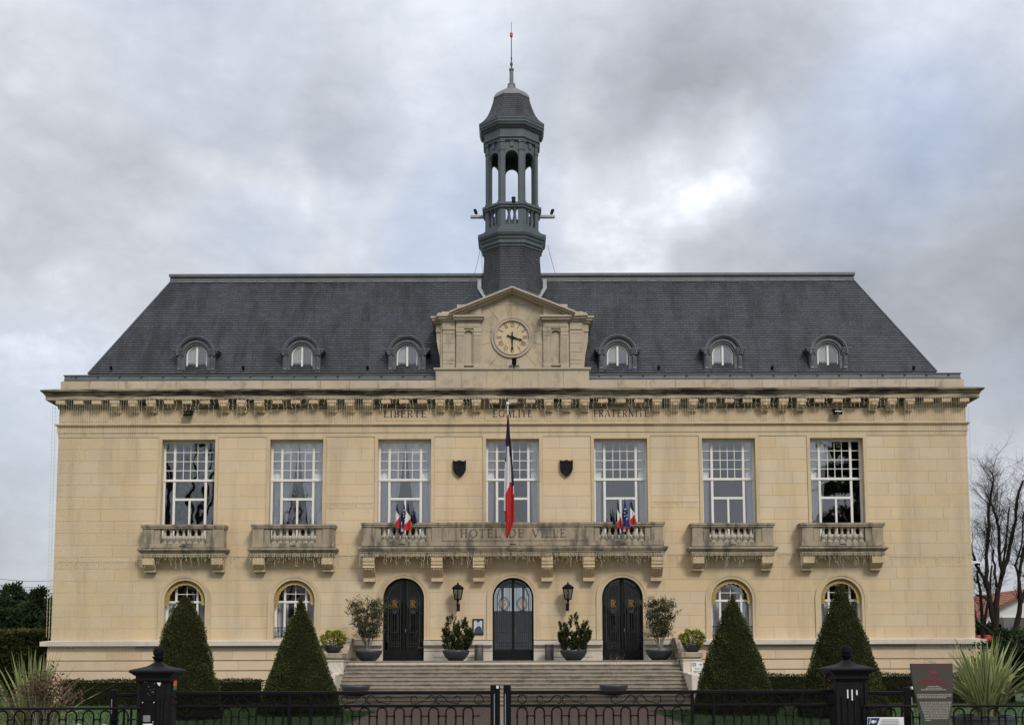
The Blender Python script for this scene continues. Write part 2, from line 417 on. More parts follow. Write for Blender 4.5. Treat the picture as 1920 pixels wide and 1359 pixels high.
# sheer curtain
def curtainmat():
    m, t, b = newmat('sheer curtain'); L = t.links.new
    b.inputs['Base Color'].default_value = (.92, .92, .95, 1); b.inputs['Roughness'].default_value = .9
    tr = N(t, 'ShaderNodeBsdfTranslucent'); tr.inputs[0].default_value = (.92, .92, .95, 1)
    mx = N(t, 'ShaderNodeMixShader'); mx.inputs[0].default_value = .05
    L(b.outputs[0], mx.inputs[1]); L(tr.outputs[0], mx.inputs[2]); L(mx.outputs[0], t.nodes['Material Output'].inputs[0])
    return m
M['curtain'] = curtainmat()
# slates: staggered rows, each slate its own grey
def slatemat(name, sx, sz, c1, c2, radial=False):
    m, t, b = newmat(name); L = t.links.new
    uv = N(t, 'ShaderNodeUVMap')
    br = N(t, 'ShaderNodeTexBrick'); L(uv.outputs[0], br.inputs['Vector'])
    br.inputs['Scale'].default_value = 1.0; br.inputs['Brick Width'].default_value = sx; br.inputs['Row Height'].default_value = sz
    br.inputs['Mortar Size'].default_value = .006; br.inputs['Mortar Smooth'].default_value = .3; br.offset = .5
    br.inputs['Color1'].default_value = (0, 0, 0, 1); br.inputs['Color2'].default_value = (1, 1, 1, 1); br.inputs['Mortar'].default_value = (.2, .2, .2, 1)
    geo = N(t, 'ShaderNodeNewGeometry')
    nz = N(t, 'ShaderNodeTexNoise', i_Scale=.45, i_Detail=6.0, i_Roughness=.65); L(geo.outputs['Position'], nz.inputs['Vector'])
    k = mathn(t, 'MULTIPLY_ADD', br.outputs['Color'], .55, mathn(t, 'MULTIPLY', nz.outputs['Fac'], .5), clamp=True)
    col = mixc(t, k, tuple(c1), tuple(c2))
    nz2 = N(t, 'ShaderNodeTexNoise', i_Scale=2.2, i_Detail=6.0, i_Roughness=.7); L(geo.outputs['Position'], nz2.inputs['Vector'])
    col = mixc(t, ramp(t, nz2.outputs['Fac'], [(.52, 0.0), (.72, .6)]), col, (.052, .054, .044))
    mpv = N(t, 'ShaderNodeMapping'); L(geo.outputs['Position'], mpv.inputs[0]); mpv.inputs['Scale'].default_value = (1.6, .5, .5)
    nz3 = N(t, 'ShaderNodeTexNoise', i_Scale=1.0, i_Detail=5.0, i_Roughness=.7); L(mpv.outputs[0], nz3.inputs['Vector'])
    col = mixc(t, ramp(t, nz3.outputs['Fac'], [(.46, 0.0), (.64, .7)]), col, (.009, .010, .011))
    col = mixc(t, br.outputs['Fac'], col, (.012, .013, .015))
    L(col, b.inputs['Base Color']); b.inputs['Roughness'].default_value = .5
    L(mathn(t, 'MULTIPLY_ADD', br.outputs['Color'], .25, .45), b.inputs['Roughness']); b.inputs['Specular IOR Level'].default_value = .28
    bn = N(t, 'ShaderNodeBump', i_Strength=.6, i_Distance=.012); L(mathn(t, 'MULTIPLY_ADD', br.outputs['Fac'], -1.0, br.outputs['Color']), bn.inputs['Height']); L(bn.outputs[0], b.inputs['Normal'])
    return m
M['slate'] = slatemat('roof slate', .26, .0955, (.012, .0148, .0195), (.064, .070, .082))
M['slate_tower'] = slatemat('tower slate', .22, .11, (.020, .022, .026), (.062, .066, .073))
# paving
def pavemat():
    m, t, b = newmat('red brown paving'); L = t.links.new
    geo = N(t, 'ShaderNodeNewGeometry')
    br = N(t, 'ShaderNodeTexBrick'); L(geo.outputs['Position'], br.inputs['Vector'])
    br.inputs['Scale'].default_value = 1.0; br.inputs['Brick Width'].default_value = .22; br.inputs['Row Height'].default_value = .11
    br.inputs['Mortar Size'].default_value = .006
    br.inputs['Color1'].default_value = (.15, .085, .068, 1); br.inputs['Color2'].default_value = (.22, .135, .108, 1); br.inputs['Mortar'].default_value = (.10, .085, .07, 1)
    nz = N(t, 'ShaderNodeTexNoise', i_Scale=1.2, i_Detail=5.0); L(geo.outputs['Position'], nz.inputs['Vector'])
    L(mixc(t, mathn(t, 'MULTIPLY', nz.outputs['Fac'], .6), br.outputs['Color'], (.16, .125, .105)), b.inputs['Base Color'])
    b.inputs['Roughness'].default_value = .85
    return m
M['paving'] = pavemat()
M['lawn'] = surf('lawn', (.022, .052, .010), (.042, .085, .016), rough=.95, nscale=2.5, bump=.8, bscale=60, bdist=.03)
M['asphalt'] = surf('asphalt', (.045, .045, .046), (.06, .06, .06), rough=.9, nscale=4, bump=.4, bscale=120)
M['pavement'] = surf('concrete pavement', (.24, .23, .21), (.30, .285, .26), rough=.9, nscale=2, bump=.3, bscale=60)
M['rooftile'] = surf('red roof tile', (.20, .060, .035), (.29, .10, .055), rough=.85, nscale=4, object_var=.2)
# ------------------------------------------------------------------ extra mesh helpers
def prismx(mb, poly, x0, x1):                         # poly (y,z) extruded along X
    n = len(poly)
    v = [(x0, y, z) for y, z in poly] + [(x1, y, z) for y, z in poly]
    f = [(i, (i+1) % n, (i+1) % n + n, i + n) for i in range(n)] + [tuple(range(n - 1, -1, -1)), tuple(range(n, 2*n))]
    mb.add(v, f); return mb
def stroke(mb, x0, z0, x1, z1, w, y0, y1):
    d = math.hypot(x1 - x0, z1 - z0)
    if d < 1e-7: return
    nx, nz = -(z1 - z0) / d * w / 2, (x1 - x0) / d * w / 2
    mb.prism([(x0 + nx, z0 + nz), (x0 - nx, z0 - nz), (x1 - nx, z1 - nz), (x1 + nx, z1 + nz)], y0, y1)
def bar(mb, p, q, w, y0, y1): stroke(mb, p[0], p[1], q[0], q[1], w, y0, y1)
def pline(mb, pts, w, y0, y1):
    for a, b in zip(pts, pts[1:]): stroke(mb, a[0], a[1], b[0], b[1], w, y0, y1)
TK, TN = .135, .06
GL = {
 'L': (.60, [('s', .16), ('h', .03, .28, 0), ('l', .1, 0.03, .58, 0.03), ('v', .56, 0, .18)]),
 'I': (.32, [('s', .16), ]),
 'E': (.62, [('s', .16), ('l', .1, .03, .58, .03), ('v', .56, 0, .16), ('l', .1, .97, .55, .97), ('v', .54, .85, 1), ('l', .16, .51, .46, .51), ('v', .46, .43, .59)]),
 'F': (.58, [('s', .16), ('l', .1, .97, .54, .97), ('v', .53, .84, 1), ('l', .16, .51, .45, .51), ('v', .45, .43, .59)]),
 'T': (.68, [('s', .34), ('l', .04, .97, .64, .97), ('v', .05, .83, 1), ('v', .63, .83, 1)]),
 'H': (.80, [('s', .16), ('s', .64), ('l', .16, .51, .64, .51)]),
 'B': (.66, [('s', .16), ('a', .30, .74, .25, .23, -90, 90), ('a', .32, .26, .28, .24, -90, 90), ('l', .16, .97, .3, .97), ('l', .16, .51, .32, .51), ('l', .16, .03, .32, .03)]),
 'R': (.72, [('s', .16), ('a', .32, .73, .25, .24, -90, 90), ('l', .16, .97, .32, .97), ('l', .16, .49, .32, .49), ('d', .34, .49, .64, 0.02, TK)]),
 'D': (.80, [('s', .16), ('a', .28, .5, .44, .47, -90, 90), ('l', .16, .97, .28, .97), ('l', .16, .03, .28, .03)]),
 'O': (.88, [('a', .44, .5, .37, .47, 0, 360)]),
 'G': (.82, [('a', .44, .5, .37, .47, 50, 330), ('v', .70, .03, .45), ('l', .58, .45, .80, .45)]),
 'A': (.78, [('d', .08, 0, .39, 1, TN), ('d', .39, 1, .70, 0, TK), ('l', .2, .34, .58, .34), ('h', 0, .16, 0), ('h', .6, .8, 0)]),
 'V': (.78, [('d', .08, 1, .39, 0, TK), ('d', .39, 0, .70, 1, TN), ('h', 0, .18, 1), ('h', .6, .8, 1)]),
 'N': (.82, [('d', .15, 0, .15, 1, TN), ('d', .15, 1, .67, 0, TK), ('d', .67, 0, .67, 1, TN), ('h', .04, .26, 0), ('h', .04, .2, 1), ('h', .56, .78, 1)]),
 'X': (.74, [('d', .08, 1, .64, 0, TK), ('d', .08, 0, .64, 1, TN), ('h', 0, .18, 0), ('h', 0, .18, 1), ('h', .54, .74, 0), ('h', .54, .74, 1)]),
 ' ': (.55, []),
}
def word(mb, txt, xc, z0, h, width, y0, y1, sp=.14, each=None):
    tot = sum(GL[c][0] + sp for c in txt) - sp
    kx = width / tot if width else h
    x = xc - tot * kx / 2
    for c in txt:
        w, st = GL[c]
        if each is not None: mb = MB()
        for s in st:
            X = lambda u: x + u * kx
            Z = lambda u: z0 + u * h
            if s[0] == 's':
                stroke(mb, X(s[1]), Z(0), X(s[1]), Z(1), TK * kx, y0, y1)
                for e in (0.025, .975): stroke(mb, X(s[1] - .13), Z(e), X(s[1] + .13), Z(e), .05 * h, y0, y1)
            elif s[0] == 'l': stroke(mb, X(s[1]), Z(s[2]), X(s[3]), Z(s[4]), TN * h, y0, y1)
            elif s[0] == 'd': stroke(mb, X(s[1]), Z(s[2]), X(s[3]), Z(s[4]), s[5] * kx, y0, y1)
            elif s[0] == 'v': stroke(mb, X(s[1]), Z(s[2]), X(s[1]), Z(s[3]), TN * kx, y0, y1)
            elif s[0] == 'h': stroke(mb, X(s[1]), Z(s[3] * .95 + .025), X(s[2]), Z(s[3] * .95 + .025), .05 * h, y0, y1)
            elif s[0] == 'a':
                n = 10 if s[6] - s[5] < 200 else 20
                pts = [(X(s[1] + s[3] * math.cos(math.radians(s[5] + (s[6]-s[5]) * i / n))), Z(s[2] + s[4] * math.sin(math.radians(s[5] + (s[6]-s[5]) * i / n)))) for i in range(n + 1)]
                for i in range(n):
                    am = math.radians(s[5] + (s[6]-s[5]) * (i + .5) / n)
                    stroke(mb, *pts[i], *pts[i+1], (TN + (TK - TN) * abs(math.cos(am))) * kx, y0, y1)
        if each is not None and mb.f: each(mb)
        x += (w + sp) * kx
rnd = random.Random(7)

# ------------------------------------------------------------------ the setting
mb = MB(); mb.face([(-400, -300, 0), (400, -300, 0), (400, 900, 0), (-400, 900, 0)])
mb.build('ground', M['lawn'], kind='structure')
YG = -30.0                                            # line of the gate and railings
mb = MB(); mb.face([(-120, -80, .004), (120, -80, .004), (120, YG - 4.5, .004), (-120, YG - 4.5, .004)])
mb.build('road', M['asphalt'], kind='structure')
mb = MB(); mb.box(-120, 120, YG - 4.5, YG + .35, -.05, .008); mb.build('pavement', M['pavement'], kind='structure')
YL = -2.2                                             # front edge of the landing
NST, TREAD = 12, .30
ZL = zz(1238, YL)
YS = YL - NST * TREAD
pw = xx(258, 1340, -9)
mb = MB(); mb.face([(-pw, YG + .36, .006), (pw, YG + .36, .006), (pw, YS - 2.5, .006), (pw + 3, YS - .5, .006), (pw + 3, -1, .006), (-pw - 3, -1, .006), (-pw - 3, YS - .5, .006), (-pw, YS - 2.5, .006)])
mb.build('path', M['paving'], kind='structure')

# ------------------------------------------------------------------ the town hall
TH = empty('town_hall', (0, 0, 0), label='pale limestone town hall with grey slate roof, clock pediment and lantern belfry', cat='building')
P = xx(205.1, 1120)                                   # bay pitch
XW = xx(851, 812)
ZLED, ZTOP, ZMID = zz(1199), zz(818), zz(1020)
RO = .008
ow, oz0 = xx(55.6, 818), ZMID                          # upper window surround, outer half-width
AW = xx(38.5, 1124); AWO = AW + sc(1100) * 10          # ground floor arches: opening, outer surround
ZSW = zz(1124.5); ZSD = zz(1121)
openings = []
for k in range(-3, 4):
    openings.append(dict(x=k * P, hw=ow, zb=ZMID, zt=ZTOP))
for k in (-3, -2, 2, 3):
    openings.append(dict(x=k * P, hw=AWO, zb=ZLED, zs=ZSW))
for k in (-1, 0, 1):
    openings.append(dict(x=k * P, hw=AWO, zb=ZLED, zs=ZSD))
def ashlar(courses, xl, xr, ops, bw, rs, gap):
    res = []
    for ci, (z0, z1) in enumerate(zip(courses, courses[1:])):
        segs = [(xl, None, xr, None)]                  # (x, opening) at each end
        for o in sorted(ops, key=lambda o: o['x']):
            top = o['zt'] if 'zt' in o else o['zs'] + o['hw']
            if z1 <= o['zb'] + .01 or z0 >= top - .01: continue
            a, ao, b, bo = segs.pop()
            segs += [(a, ao, o['x'], o), (o['x'], o, b, bo)]
        for a, ao, b, bo in segs:
            def edge(o, z, s):
                if o is None: return None
                if 'zt' in o: return o['x'] + s * o['hw']
                dz = max(0.0, z - o['zs'])
                return o['x'] + s * (math.sqrt(max(0, o['hw']**2 - dz**2)))
            A = a if ao is None else max(edge(ao, z0, 1), edge(ao, z0, 1))
            B = b if bo is None else min(edge(bo, z0, -1), edge(bo, z0, -1))
            # joints
            n = max(1, round((B - A) / bw)) if bw else 1
            cuts = [A + (B - A) * (i + (rs.uniform(-.22, .22) + (.25 if ci % 2 else -.25)) * (0 < i < n)) / n for i in range(n + 1)] if bw else [A, B]
            for i in range(n):
                x0, x1 = cuts[i], cuts[i + 1]
                lo = ao if i == 0 else None; hi = bo if i == n - 1 else None
                g = gap / 2
                zs = [z0 + g + (z1 - z0 - 2*g) * j / 6 for j in range(7)]
                curved = (lo is not None and 'zs' in lo and z1 > lo['zs']) or (hi is not None and 'zs' in hi and z1 > hi['zs'])
                if not curved:
                    res.append(('r', x0 + g, x1 - g, z0 + g, z1 - g))
                else:
                    right = [(edge(hi, z, -1) - (g if edge(hi, z, -1) < hi['x'] - g else g), z) for z in zs] if hi is not None and 'zs' in hi else [(x1 - g, z0 + g), (x1 - g, z1 - g)]
                    left = [(edge(lo, z, 1) + g, z) for z in zs] if lo is not None and 'zs' in lo else [(x0 + g, z0 + g), (x0 + g, z1 - g)]
                    res.append(('p', right + left[::-1]))
    return res
rs = random.Random(11)
nA, nB = 8, 9
cA = [ZLED + (ZMID - ZLED) * i / nA for i in range(nA + 1)]
cB = [ZMID + (ZTOP - ZMID) * i / nB for i in range(nB + 1)]
courses = cA + cB[1:]
mb = MB()
for s in ashlar(courses, -XW + .01, XW - .01, openings, None, rs, 0.0):
    if s[0] == 'r': mb.face([(s[1], RO, s[3]), (s[2], RO, s[3]), (s[2], RO, s[4]), (s[1], RO, s[4])])
    else: mb.face([(x, RO, z) for x, z in s[1]])
YB = 12.5
for s in (-1, 1):                                     # side walls, back wall
    mb.box(min(s*XW, s*(XW-.4)), max(s*XW, s*(XW-.4)), .03, YB, 0, zz(728))
hz0, hz1 = zz(1145, YB), zz(1101, YB)              # the hall has a big window at the back
mb.box(-XW, -1.5, YB, YB + .4, 0, zz(728)); mb.box(1.5, XW, YB, YB + .4, 0, zz(728)); mb.box(-1.5, 1.5, YB, YB + .4, 0, hz0); mb.box(-1.5, 1.5, YB, YB + .4, hz1, zz(728))
wall = mb.build('wall', M['mortar'], TH)
blocks = []
for s in ashlar(courses, -XW, XW, openings, .98, rs, .010):
    if s[0] == 'r': blocks.append(((s[2] - s[1]) * (s[4] - s[3]), s, 0.0, 'stone'))
    else:
        xs = [p[0] for p in s[1]]; zs = [p[1] for p in s[1]]
        blocks.append(((max(xs) - min(xs)) * (max(zs) - min(zs)) * .8, s, 0.0, 'stone'))
# rusticated base with wide horizontal channels
ZB = [0.0, zz(1274, -.1), zz(1255.5, -.1), zz(1236.5, -.1), zz(1217.5, -.1)]
XB = XW + .10
PX1 = xx(352, 1240, -2.5)                              # outer side of the stair cheeks
bb = []
for (a, b) in ((-XB, -PX1 + .1), (PX1 - .1, XB)):
    for s in ashlar(ZB, a, b, [], 1.45, rs, .006):
        z0, z1 = s[3], s[4]
        bb.append(((s[2]-s[1]) * (z1-z0), ('r', s[1], s[2], z0 + .018, z1 - .018), -.10, 'stone_base'))
allb = sorted(blocks + bb, key=lambda t: -t[0])
rest = {'stone': MB(), 'stone_base': MB()}
for i, (area, s, y, mk) in enumerate(allb):
    b = MB() if i < 300 else rest[mk]
    b.tone = min(.98, max(.02, rs.gauss(.5, .24)))
    if abs(b.tone - .5) < .01: b.tone = .52
    if s[0] == 'r': b.cbox(s[1], s[2], y, y + .05, s[3], s[4], .005)
    else: b.prism(s[1], y, y + .03)
    if i < 300: b.build('stone_block', M[mk], wall)
for k, b in rest.items():
    if b.f: b.build('stone_blocks', M[k], wall, kind='stuff')
mb = MB()                                             # solid behind the base blocks
for s in (-1, 1):
    mb.box(min(s*(XB-.01), s*(PX1-.2)), max(s*(XB-.01), s*(PX1-.2)), -.055, .5, 0, zz(1217.5, -.1) - .002)
    mb.box(min(s*(XB-.01), s*(XB-.4)), max(s*(XB-.01), s*(XB-.4)), .5, YB, 0, zz(1217.5, -.1) - .002)
mb.build('base_wall', M['mortar'], TH)
# water table moulding: two long runs and the returns round the ends
z0, z1, z2, z3 = zz(1218, -.1), zz(1212, -.15), zz(1208.5, -.26), zz(1200, -.26)
prof = [(0, z0), (.10, z0), (.08, z1 - .02), (.03, z1), (.03, z2 - .03), (.06, z2 - .005), (.30, z2), (.30, z3), (0.0, z3 + .04)]
xin = xx(330, 1205)
for s in (-1, 1):
    m2 = MB()
    rows = [[(s * xin, -o, z), (s * (XW + o), -o, z), (s * (XW + o), YB, z)] for o, z in prof]
    v = [p for r in rows for p in r]; n = len(prof)
    f = [(i*3 + k, i*3 + k + 1, (i+1)*3 + k + 1, (i+1)*3 + k) for i in range(n - 1) for k in range(2)] + [tuple(i*3 for i in range(n))]
    m2.add(v, f); m2.build('water_table', M['stone_white'], TH)
# dado between the doors
jx = [0 - AWO, 0 + AWO]
def dado(x0, x1):
    m2 = MB(); zl = ZL
    m2.box(x0, x1, -.03, .3, zl, z0)
    for o, a, b in ((.06, z0 - .02, z1), (.10, z1, z2), (.20, z2, z3)): m2.box(x0, x1, -o, .3, a, b)
    if x1 - x0 > 1: m2.cbox(x0 + .35, x1 - .35, -.05, .2, zl + .12, z0 - .14, .015)
    m2.build('dado', M['stone_white'], TH)
aw_in = AW
for a, b in ((-xx(325, 1210), -P - aw_in), (-P + aw_in, -aw_in), (aw_in, P - aw_in), (P + aw_in, xx(325, 1210))): dado(a, b)
g = MB(); g.face([(-1.5, YB + .1, hz0), (1.5, YB + .1, hz0), (1.5, YB + .1, hz1), (-1.5, YB + .1, hz1)]); g.build('pane', M['glass_dark'], wall)
g = MB()
for x in (-1.45, -.5, .5, 1.45): g.box(x - .05, x + .05, YB + .06, YB + .14, hz0, hz1)
g.build('mullion', M['white_paint'], wall)
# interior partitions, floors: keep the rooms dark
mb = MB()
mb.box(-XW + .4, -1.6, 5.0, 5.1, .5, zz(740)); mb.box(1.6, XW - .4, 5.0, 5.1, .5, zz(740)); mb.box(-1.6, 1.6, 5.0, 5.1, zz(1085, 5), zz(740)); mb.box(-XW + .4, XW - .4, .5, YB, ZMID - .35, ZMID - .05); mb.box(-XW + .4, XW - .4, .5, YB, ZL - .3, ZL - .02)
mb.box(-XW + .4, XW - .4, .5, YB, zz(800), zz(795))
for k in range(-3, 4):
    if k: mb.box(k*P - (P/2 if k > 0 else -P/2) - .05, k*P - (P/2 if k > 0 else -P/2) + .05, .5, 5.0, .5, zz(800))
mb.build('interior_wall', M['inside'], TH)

# ---- upper windows
WS = sc(905, .33)
def px(v): return v * WS
WY = .30                                              # depth of the window behind the wall face
ZW = lambda y: zz(y, WY)
def upper_window():
    m2 = MB(); hx = ow - sc(820) * 5.8; zt = zz(822.5); zb = ZMID
    m2.ring([(-hx, zb), (-hx, zt), (hx, zt), (hx, zb)][::-1], [(-ow, zb), (-ow, ZTOP), (ow, ZTOP), (ow, zb)][::-1], -.035, .42, closed=False)
    m2.box(-hx, hx, -.02, .44, zb - .1, zb)
    part = m2.build('window', M['stone_plain'], TH)
    fr = MB()
    zt2 = zt + .02
    tr0, tr1 = ZW(901.6), ZW(897)
    b0, b1 = ZW(937), ZW(932.5)
    lo = ZW(1003)
    ho = hx + .03
    for s in (-1, 1):
        fr.cbox(min(s*px(46), s*ho), max(s*px(46), s*ho), WY, WY + .09, zb, zt2, .008)
        fr.cbox(min(s*px(27.2), s*px(31.8)), max(s*px(27.2), s*px(31.8)), WY + .005, WY + .085, zb, zt2, .008)
    fr.cbox(-ho, ho, WY - .02, WY + .09, tr0, tr1, .01)
    fr.cbox(-ho, ho, WY + .01, WY + .08, ZW(829.5), zt2, .008)
    fr.cbox(-px(28), px(28), WY + .002, WY + .08, b0, b1, .008)
    fr.cbox(-px(1.9), px(1.9), WY + .004, WY + .08, zb, b0 + .01, .006)
    fr.cbox(-ho, ho, WY + .012, WY + .078, zb + .01, lo, .008)
    fr.build('frame', M['white_paint'], part)
    ms = MB()
    rows = [ZW(y) for y in (829, 846.4, 863.3, 880.3, 897.5)]
    for z in rows[1:4]:
        ms.box(-px(47), px(47), WY + .02, WY + .05, z - .013, z + .013)
    for x in (-13.4, 0, 13.4): ms.box(px(x) - .013, px(x) + .013, WY + .022, WY + .048, tr1, rows[0])
    ms.build('glazing_bar', M['white_paint'], part)
    cols = [(-46.5, -31.5), (-27.5, -13.4), (-13.4, 0), (0, 13.4), (13.4, 27.5), (31.5, 46.5)]
    def pane(x0, x1, za, zb_):
        g = MB(); g.face([(x0, WY + .034, za), (x1, WY + .034, za), (x1, WY + .034, zb_), (x0, WY + .034, zb_)])
        g.build('pane', M['glass'], part)
    for (a, b) in cols:
        for i in range(4): pane(px(a), px(b), rows[i+1], rows[i])
    for (a, b) in (cols[0], cols[-1]): pane(px(a), px(b), lo, tr0)
    pane(px(-27.5), px(27.5), b1, tr0); pane(px(-27.5), 0, lo, b0); pane(0, px(27.5), lo, b0)
    return part
w0 = upper_window(); w0.location.x = -3 * P
for k in range(-2, 4): copy_tree(w0, TH, (k * P, 0, 0))
# sheer curtains behind the upper windows
def curtain(xa_t, xb_t, xa_b, xb_b, zt, zb, y, label, loc, waist=None):
    m2 = MB(); n, m = 36, 14; v = []; f = []
    for j in range(m + 1):
        t = j / m; e = t ** 1.3
        if waist is not None: e = math.sin(min(t / waist, 1.0) * PI / 2) if t < waist else 1 - .12 * (t - waist) / (1 - waist)
        a = xa_t + (xa_b - xa_t) * e; b = xb_t + (xb_b - xb_t) * e; z = zt + (zb - zt) * t
        for i in range(n + 1):
            u = i / n; v.append((a + (b - a) * u, y + .03 * math.sin(u * 30 + .6 * math.sin(t * 3)) * (.6 + .4*t), z))
    for j in range(m):
        for i in range(n):
            f.append((j*(n+1)+i, j*(n+1)+i+1, (j+1)*(n+1)+i+1, (j+1)*(n+1)+i))
    m2.add(v, f)
    return m2.build('curtain', M['curtain'], None, True, loc, recalc=False, label=label, cat='curtain', group='sheer curtains behind the tall upper windows')
zt, zb = zz(822, .5), ZMID + .05
WL = {-2: 'the tall window next to the bare one', -1: 'the tall window under the word LIBERTE', 0: 'the tall window behind the long flag', 1: 'the tall window under the word FRATERNITE', 2: 'the tall window next to the cedar mirroring one'}
for k in range(-3, 4):
    h = ow - .1
    if k in (-2, -1):
        for s in (-1, 1):
            curtain(s*.02, s*h, s*h*.52, s*h, zt, zb, .43, 'sheer white curtain drawn aside in ' + WL[k], (k*P, 0, 0))
    elif k == 3:
        curtain(-h*.25, -h, -h*.62, -h, zt, zb, .43, 'sheer bluish white curtain at the side of the tall window that mirrors a cedar', (k*P, 0, 0))
    elif k > -3:
        for s in (-1, 1):
            curtain(s*h*.66, s*h, s*h*.74, s*h, zt, zb, .43, 'sheer white curtain at the side of ' + WL[k], (k*P, 0, 0))

# ---- arched ground floor windows
def arch_window():
    m2 = MB(); zb = ZLED + .0
    m2.ring(archline(AW, zb, ZSW, 24), archline(AWO, zb, ZSW, 24), -.03, .38, closed=False)
    r2 = AW + sc(1100) * 5
    m2.ring(archline(r2, zb, ZSW, 24), archline(AWO + .015, zb, ZSW, 24), -.05, -.02, closed=False)
    m2.box(-AW - .12, AW + .12, -.12, .40, zb - .03, zb + .05)
    part = m2.build('arched_window', M['stone_plain'], TH)
    s_ = sc(1150, .3); q = lambda v: v * s_
    y0 = .27; fr = MB(); ztr = zz(1127, .3)
    fr.ring(archline(AW - q(4), zb, ZSW, 24), archline(AW + .02, zb, ZSW, 24), y0, y0 + .08, closed=False)
    fr.cbox(-AW, AW, y0 - .01, y0 + .08, ztr - q(2.2), ztr + q(2.2), .008)
    for s in (-1, 1):
        zt_ = ZSW + math.sqrt(max(0, AW**2 - q(20)**2))
        fr.cbox(s*q(20) - q(2), s*q(20) + q(2), y0 + .004, y0 + .078, zb, zt_, .008)
    fr.cbox(-q(2.3), q(2.3), y0 + .006, y0 + .076, zb, ztr, .008)
    fr.cbox(-AW, AW, y0 + .008, y0 + .074, zb, zb + .16, .008)
    fr.build('frame', M['white_paint'], part)
    gb = MB(); zt_ = ZSW + AW - q(3)
    gb.box(-.012, .012, y0 + .02, y0 + .05, ztr, zt_); gb.box(-q(20), q(20), y0 + .022, y0 + .048, zz(1112, .3) - .012, zz(1112, .3) + .012)
    gb.build('glazing_bar', M['white_paint'], part)
    yp = y0 + .035
    def pane(poly):
        g = MB(); g.face([(x, yp, z) for x, z in poly]); g.build('pane', M['glass'], part)
    for a, b in ((-36, -21), (-19, -1), (1, 19), (21, 36)): pane([(q(a), zb + .1), (q(b), zb + .1), (q(b), ztr), (q(a), ztr)])
    R = AW - .01
    hgt = lambda x: ZSW + math.sqrt(max(0, R*R - x*x))
    for a, b in ((-37, -21), (-19, 0), (0, 19), (21, 37)):
        xs = [q(a + (b - a) * i / 6) for i in range(7)]
        pane([(q(a), ztr), (q(b), ztr)] + [(x, max(ztr + .001, hgt(x))) for x in xs[::-1]])
    rl = MB(); zr = zz(1175, 0)
    for z in (zr, zb + .14): rl.box(-AW + .01, AW - .01, .08, .11, z - .016, z + .016)
    for i in range(13):
        x = -AW + .06 + (2*AW - .12) * i / 12; rl.box(x - .009, x + .009, .085, .105, zb + .06, zr)
    for i in range(6):
        x = -AW + .17 + (2*AW - .34) * i / 5
        c = arc(x, zr - .12, .05, 0, 360, 10); pline(rl, c, .014, .086, .104)
    rl.build('window_guard', M['black_paint'], part)
    aw = MB(); n = 26                                  # scalloped yellow valance following the arch
    ro = AW - .005
    inner, outer = [], []
    for i in range(n * 3 + 1):
        a = math.radians(-12 + 204 * i / (n * 3)); sa = math.sin(a); 
        dp = .15 + .022 * abs(math.sin(i * PI / 6))
        px_, pz_ = ro * math.cos(a), ZSW + ro * math.sin(a)
        if sa < 0: px_, pz_ = (ro if math.cos(a) > 0 else -ro), ZSW + ro * sa
        outer.append((px_, pz_)); f_ = 1 - dp / ro
        inner.append((px_ * f_, ZSW + (pz_ - ZSW) * f_ - (.03 if sa < .2 else 0)))
    for i in range(len(inner) - 1):
        ya = .10 + .008 * math.sin(i * 1.9); yb_ = .10 + .008 * math.sin((i + 1) * 1.9)
        aw.face([(inner[i][0], ya - .03, inner[i][1]), (inner[i+1][0], yb_ - .03, inner[i+1][1]), (outer[i+1][0], .12, outer[i+1][1]), (outer[i][0], .12, outer[i][1])])
    aw.build('awning', M['awning'], part, True, recalc=False, label='yellow scalloped awning valance following the arch')
    return part
a0 = arch_window(); a0.location.x = -3 * P
for k in (-2, 2, 3): copy_tree(a0, TH, (k * P, 0, 0))
# net curtains low behind the arched windows
for k in (-3, -2, 2, 3):
    for s in (-1, 1):
        m2 = MB(); n = 26; v = []
        for j, z in enumerate((ZLED, ZSW)):
            for i in range(n + 1): v.append((s * AW * (.42 + .58 * i / n), .62 + .03 * math.sin(i * 1.1), z))
        m2.add(v, [(i, i+1, n+2+i, n+1+i) for i in range(n)])
        m2.build('net_curtain', M['curtain'], None, True, (k*P, 0, 0), recalc=False, label='net curtain in the arched window behind ' + {-3: 'the bullet shaped topiary', -2: 'the topiary by the plain stair cheek', 2: 'the topiary by the lift sign', 3: 'the tallest topiary'}[k], cat='curtain', group='net curtains behind the arched windows')

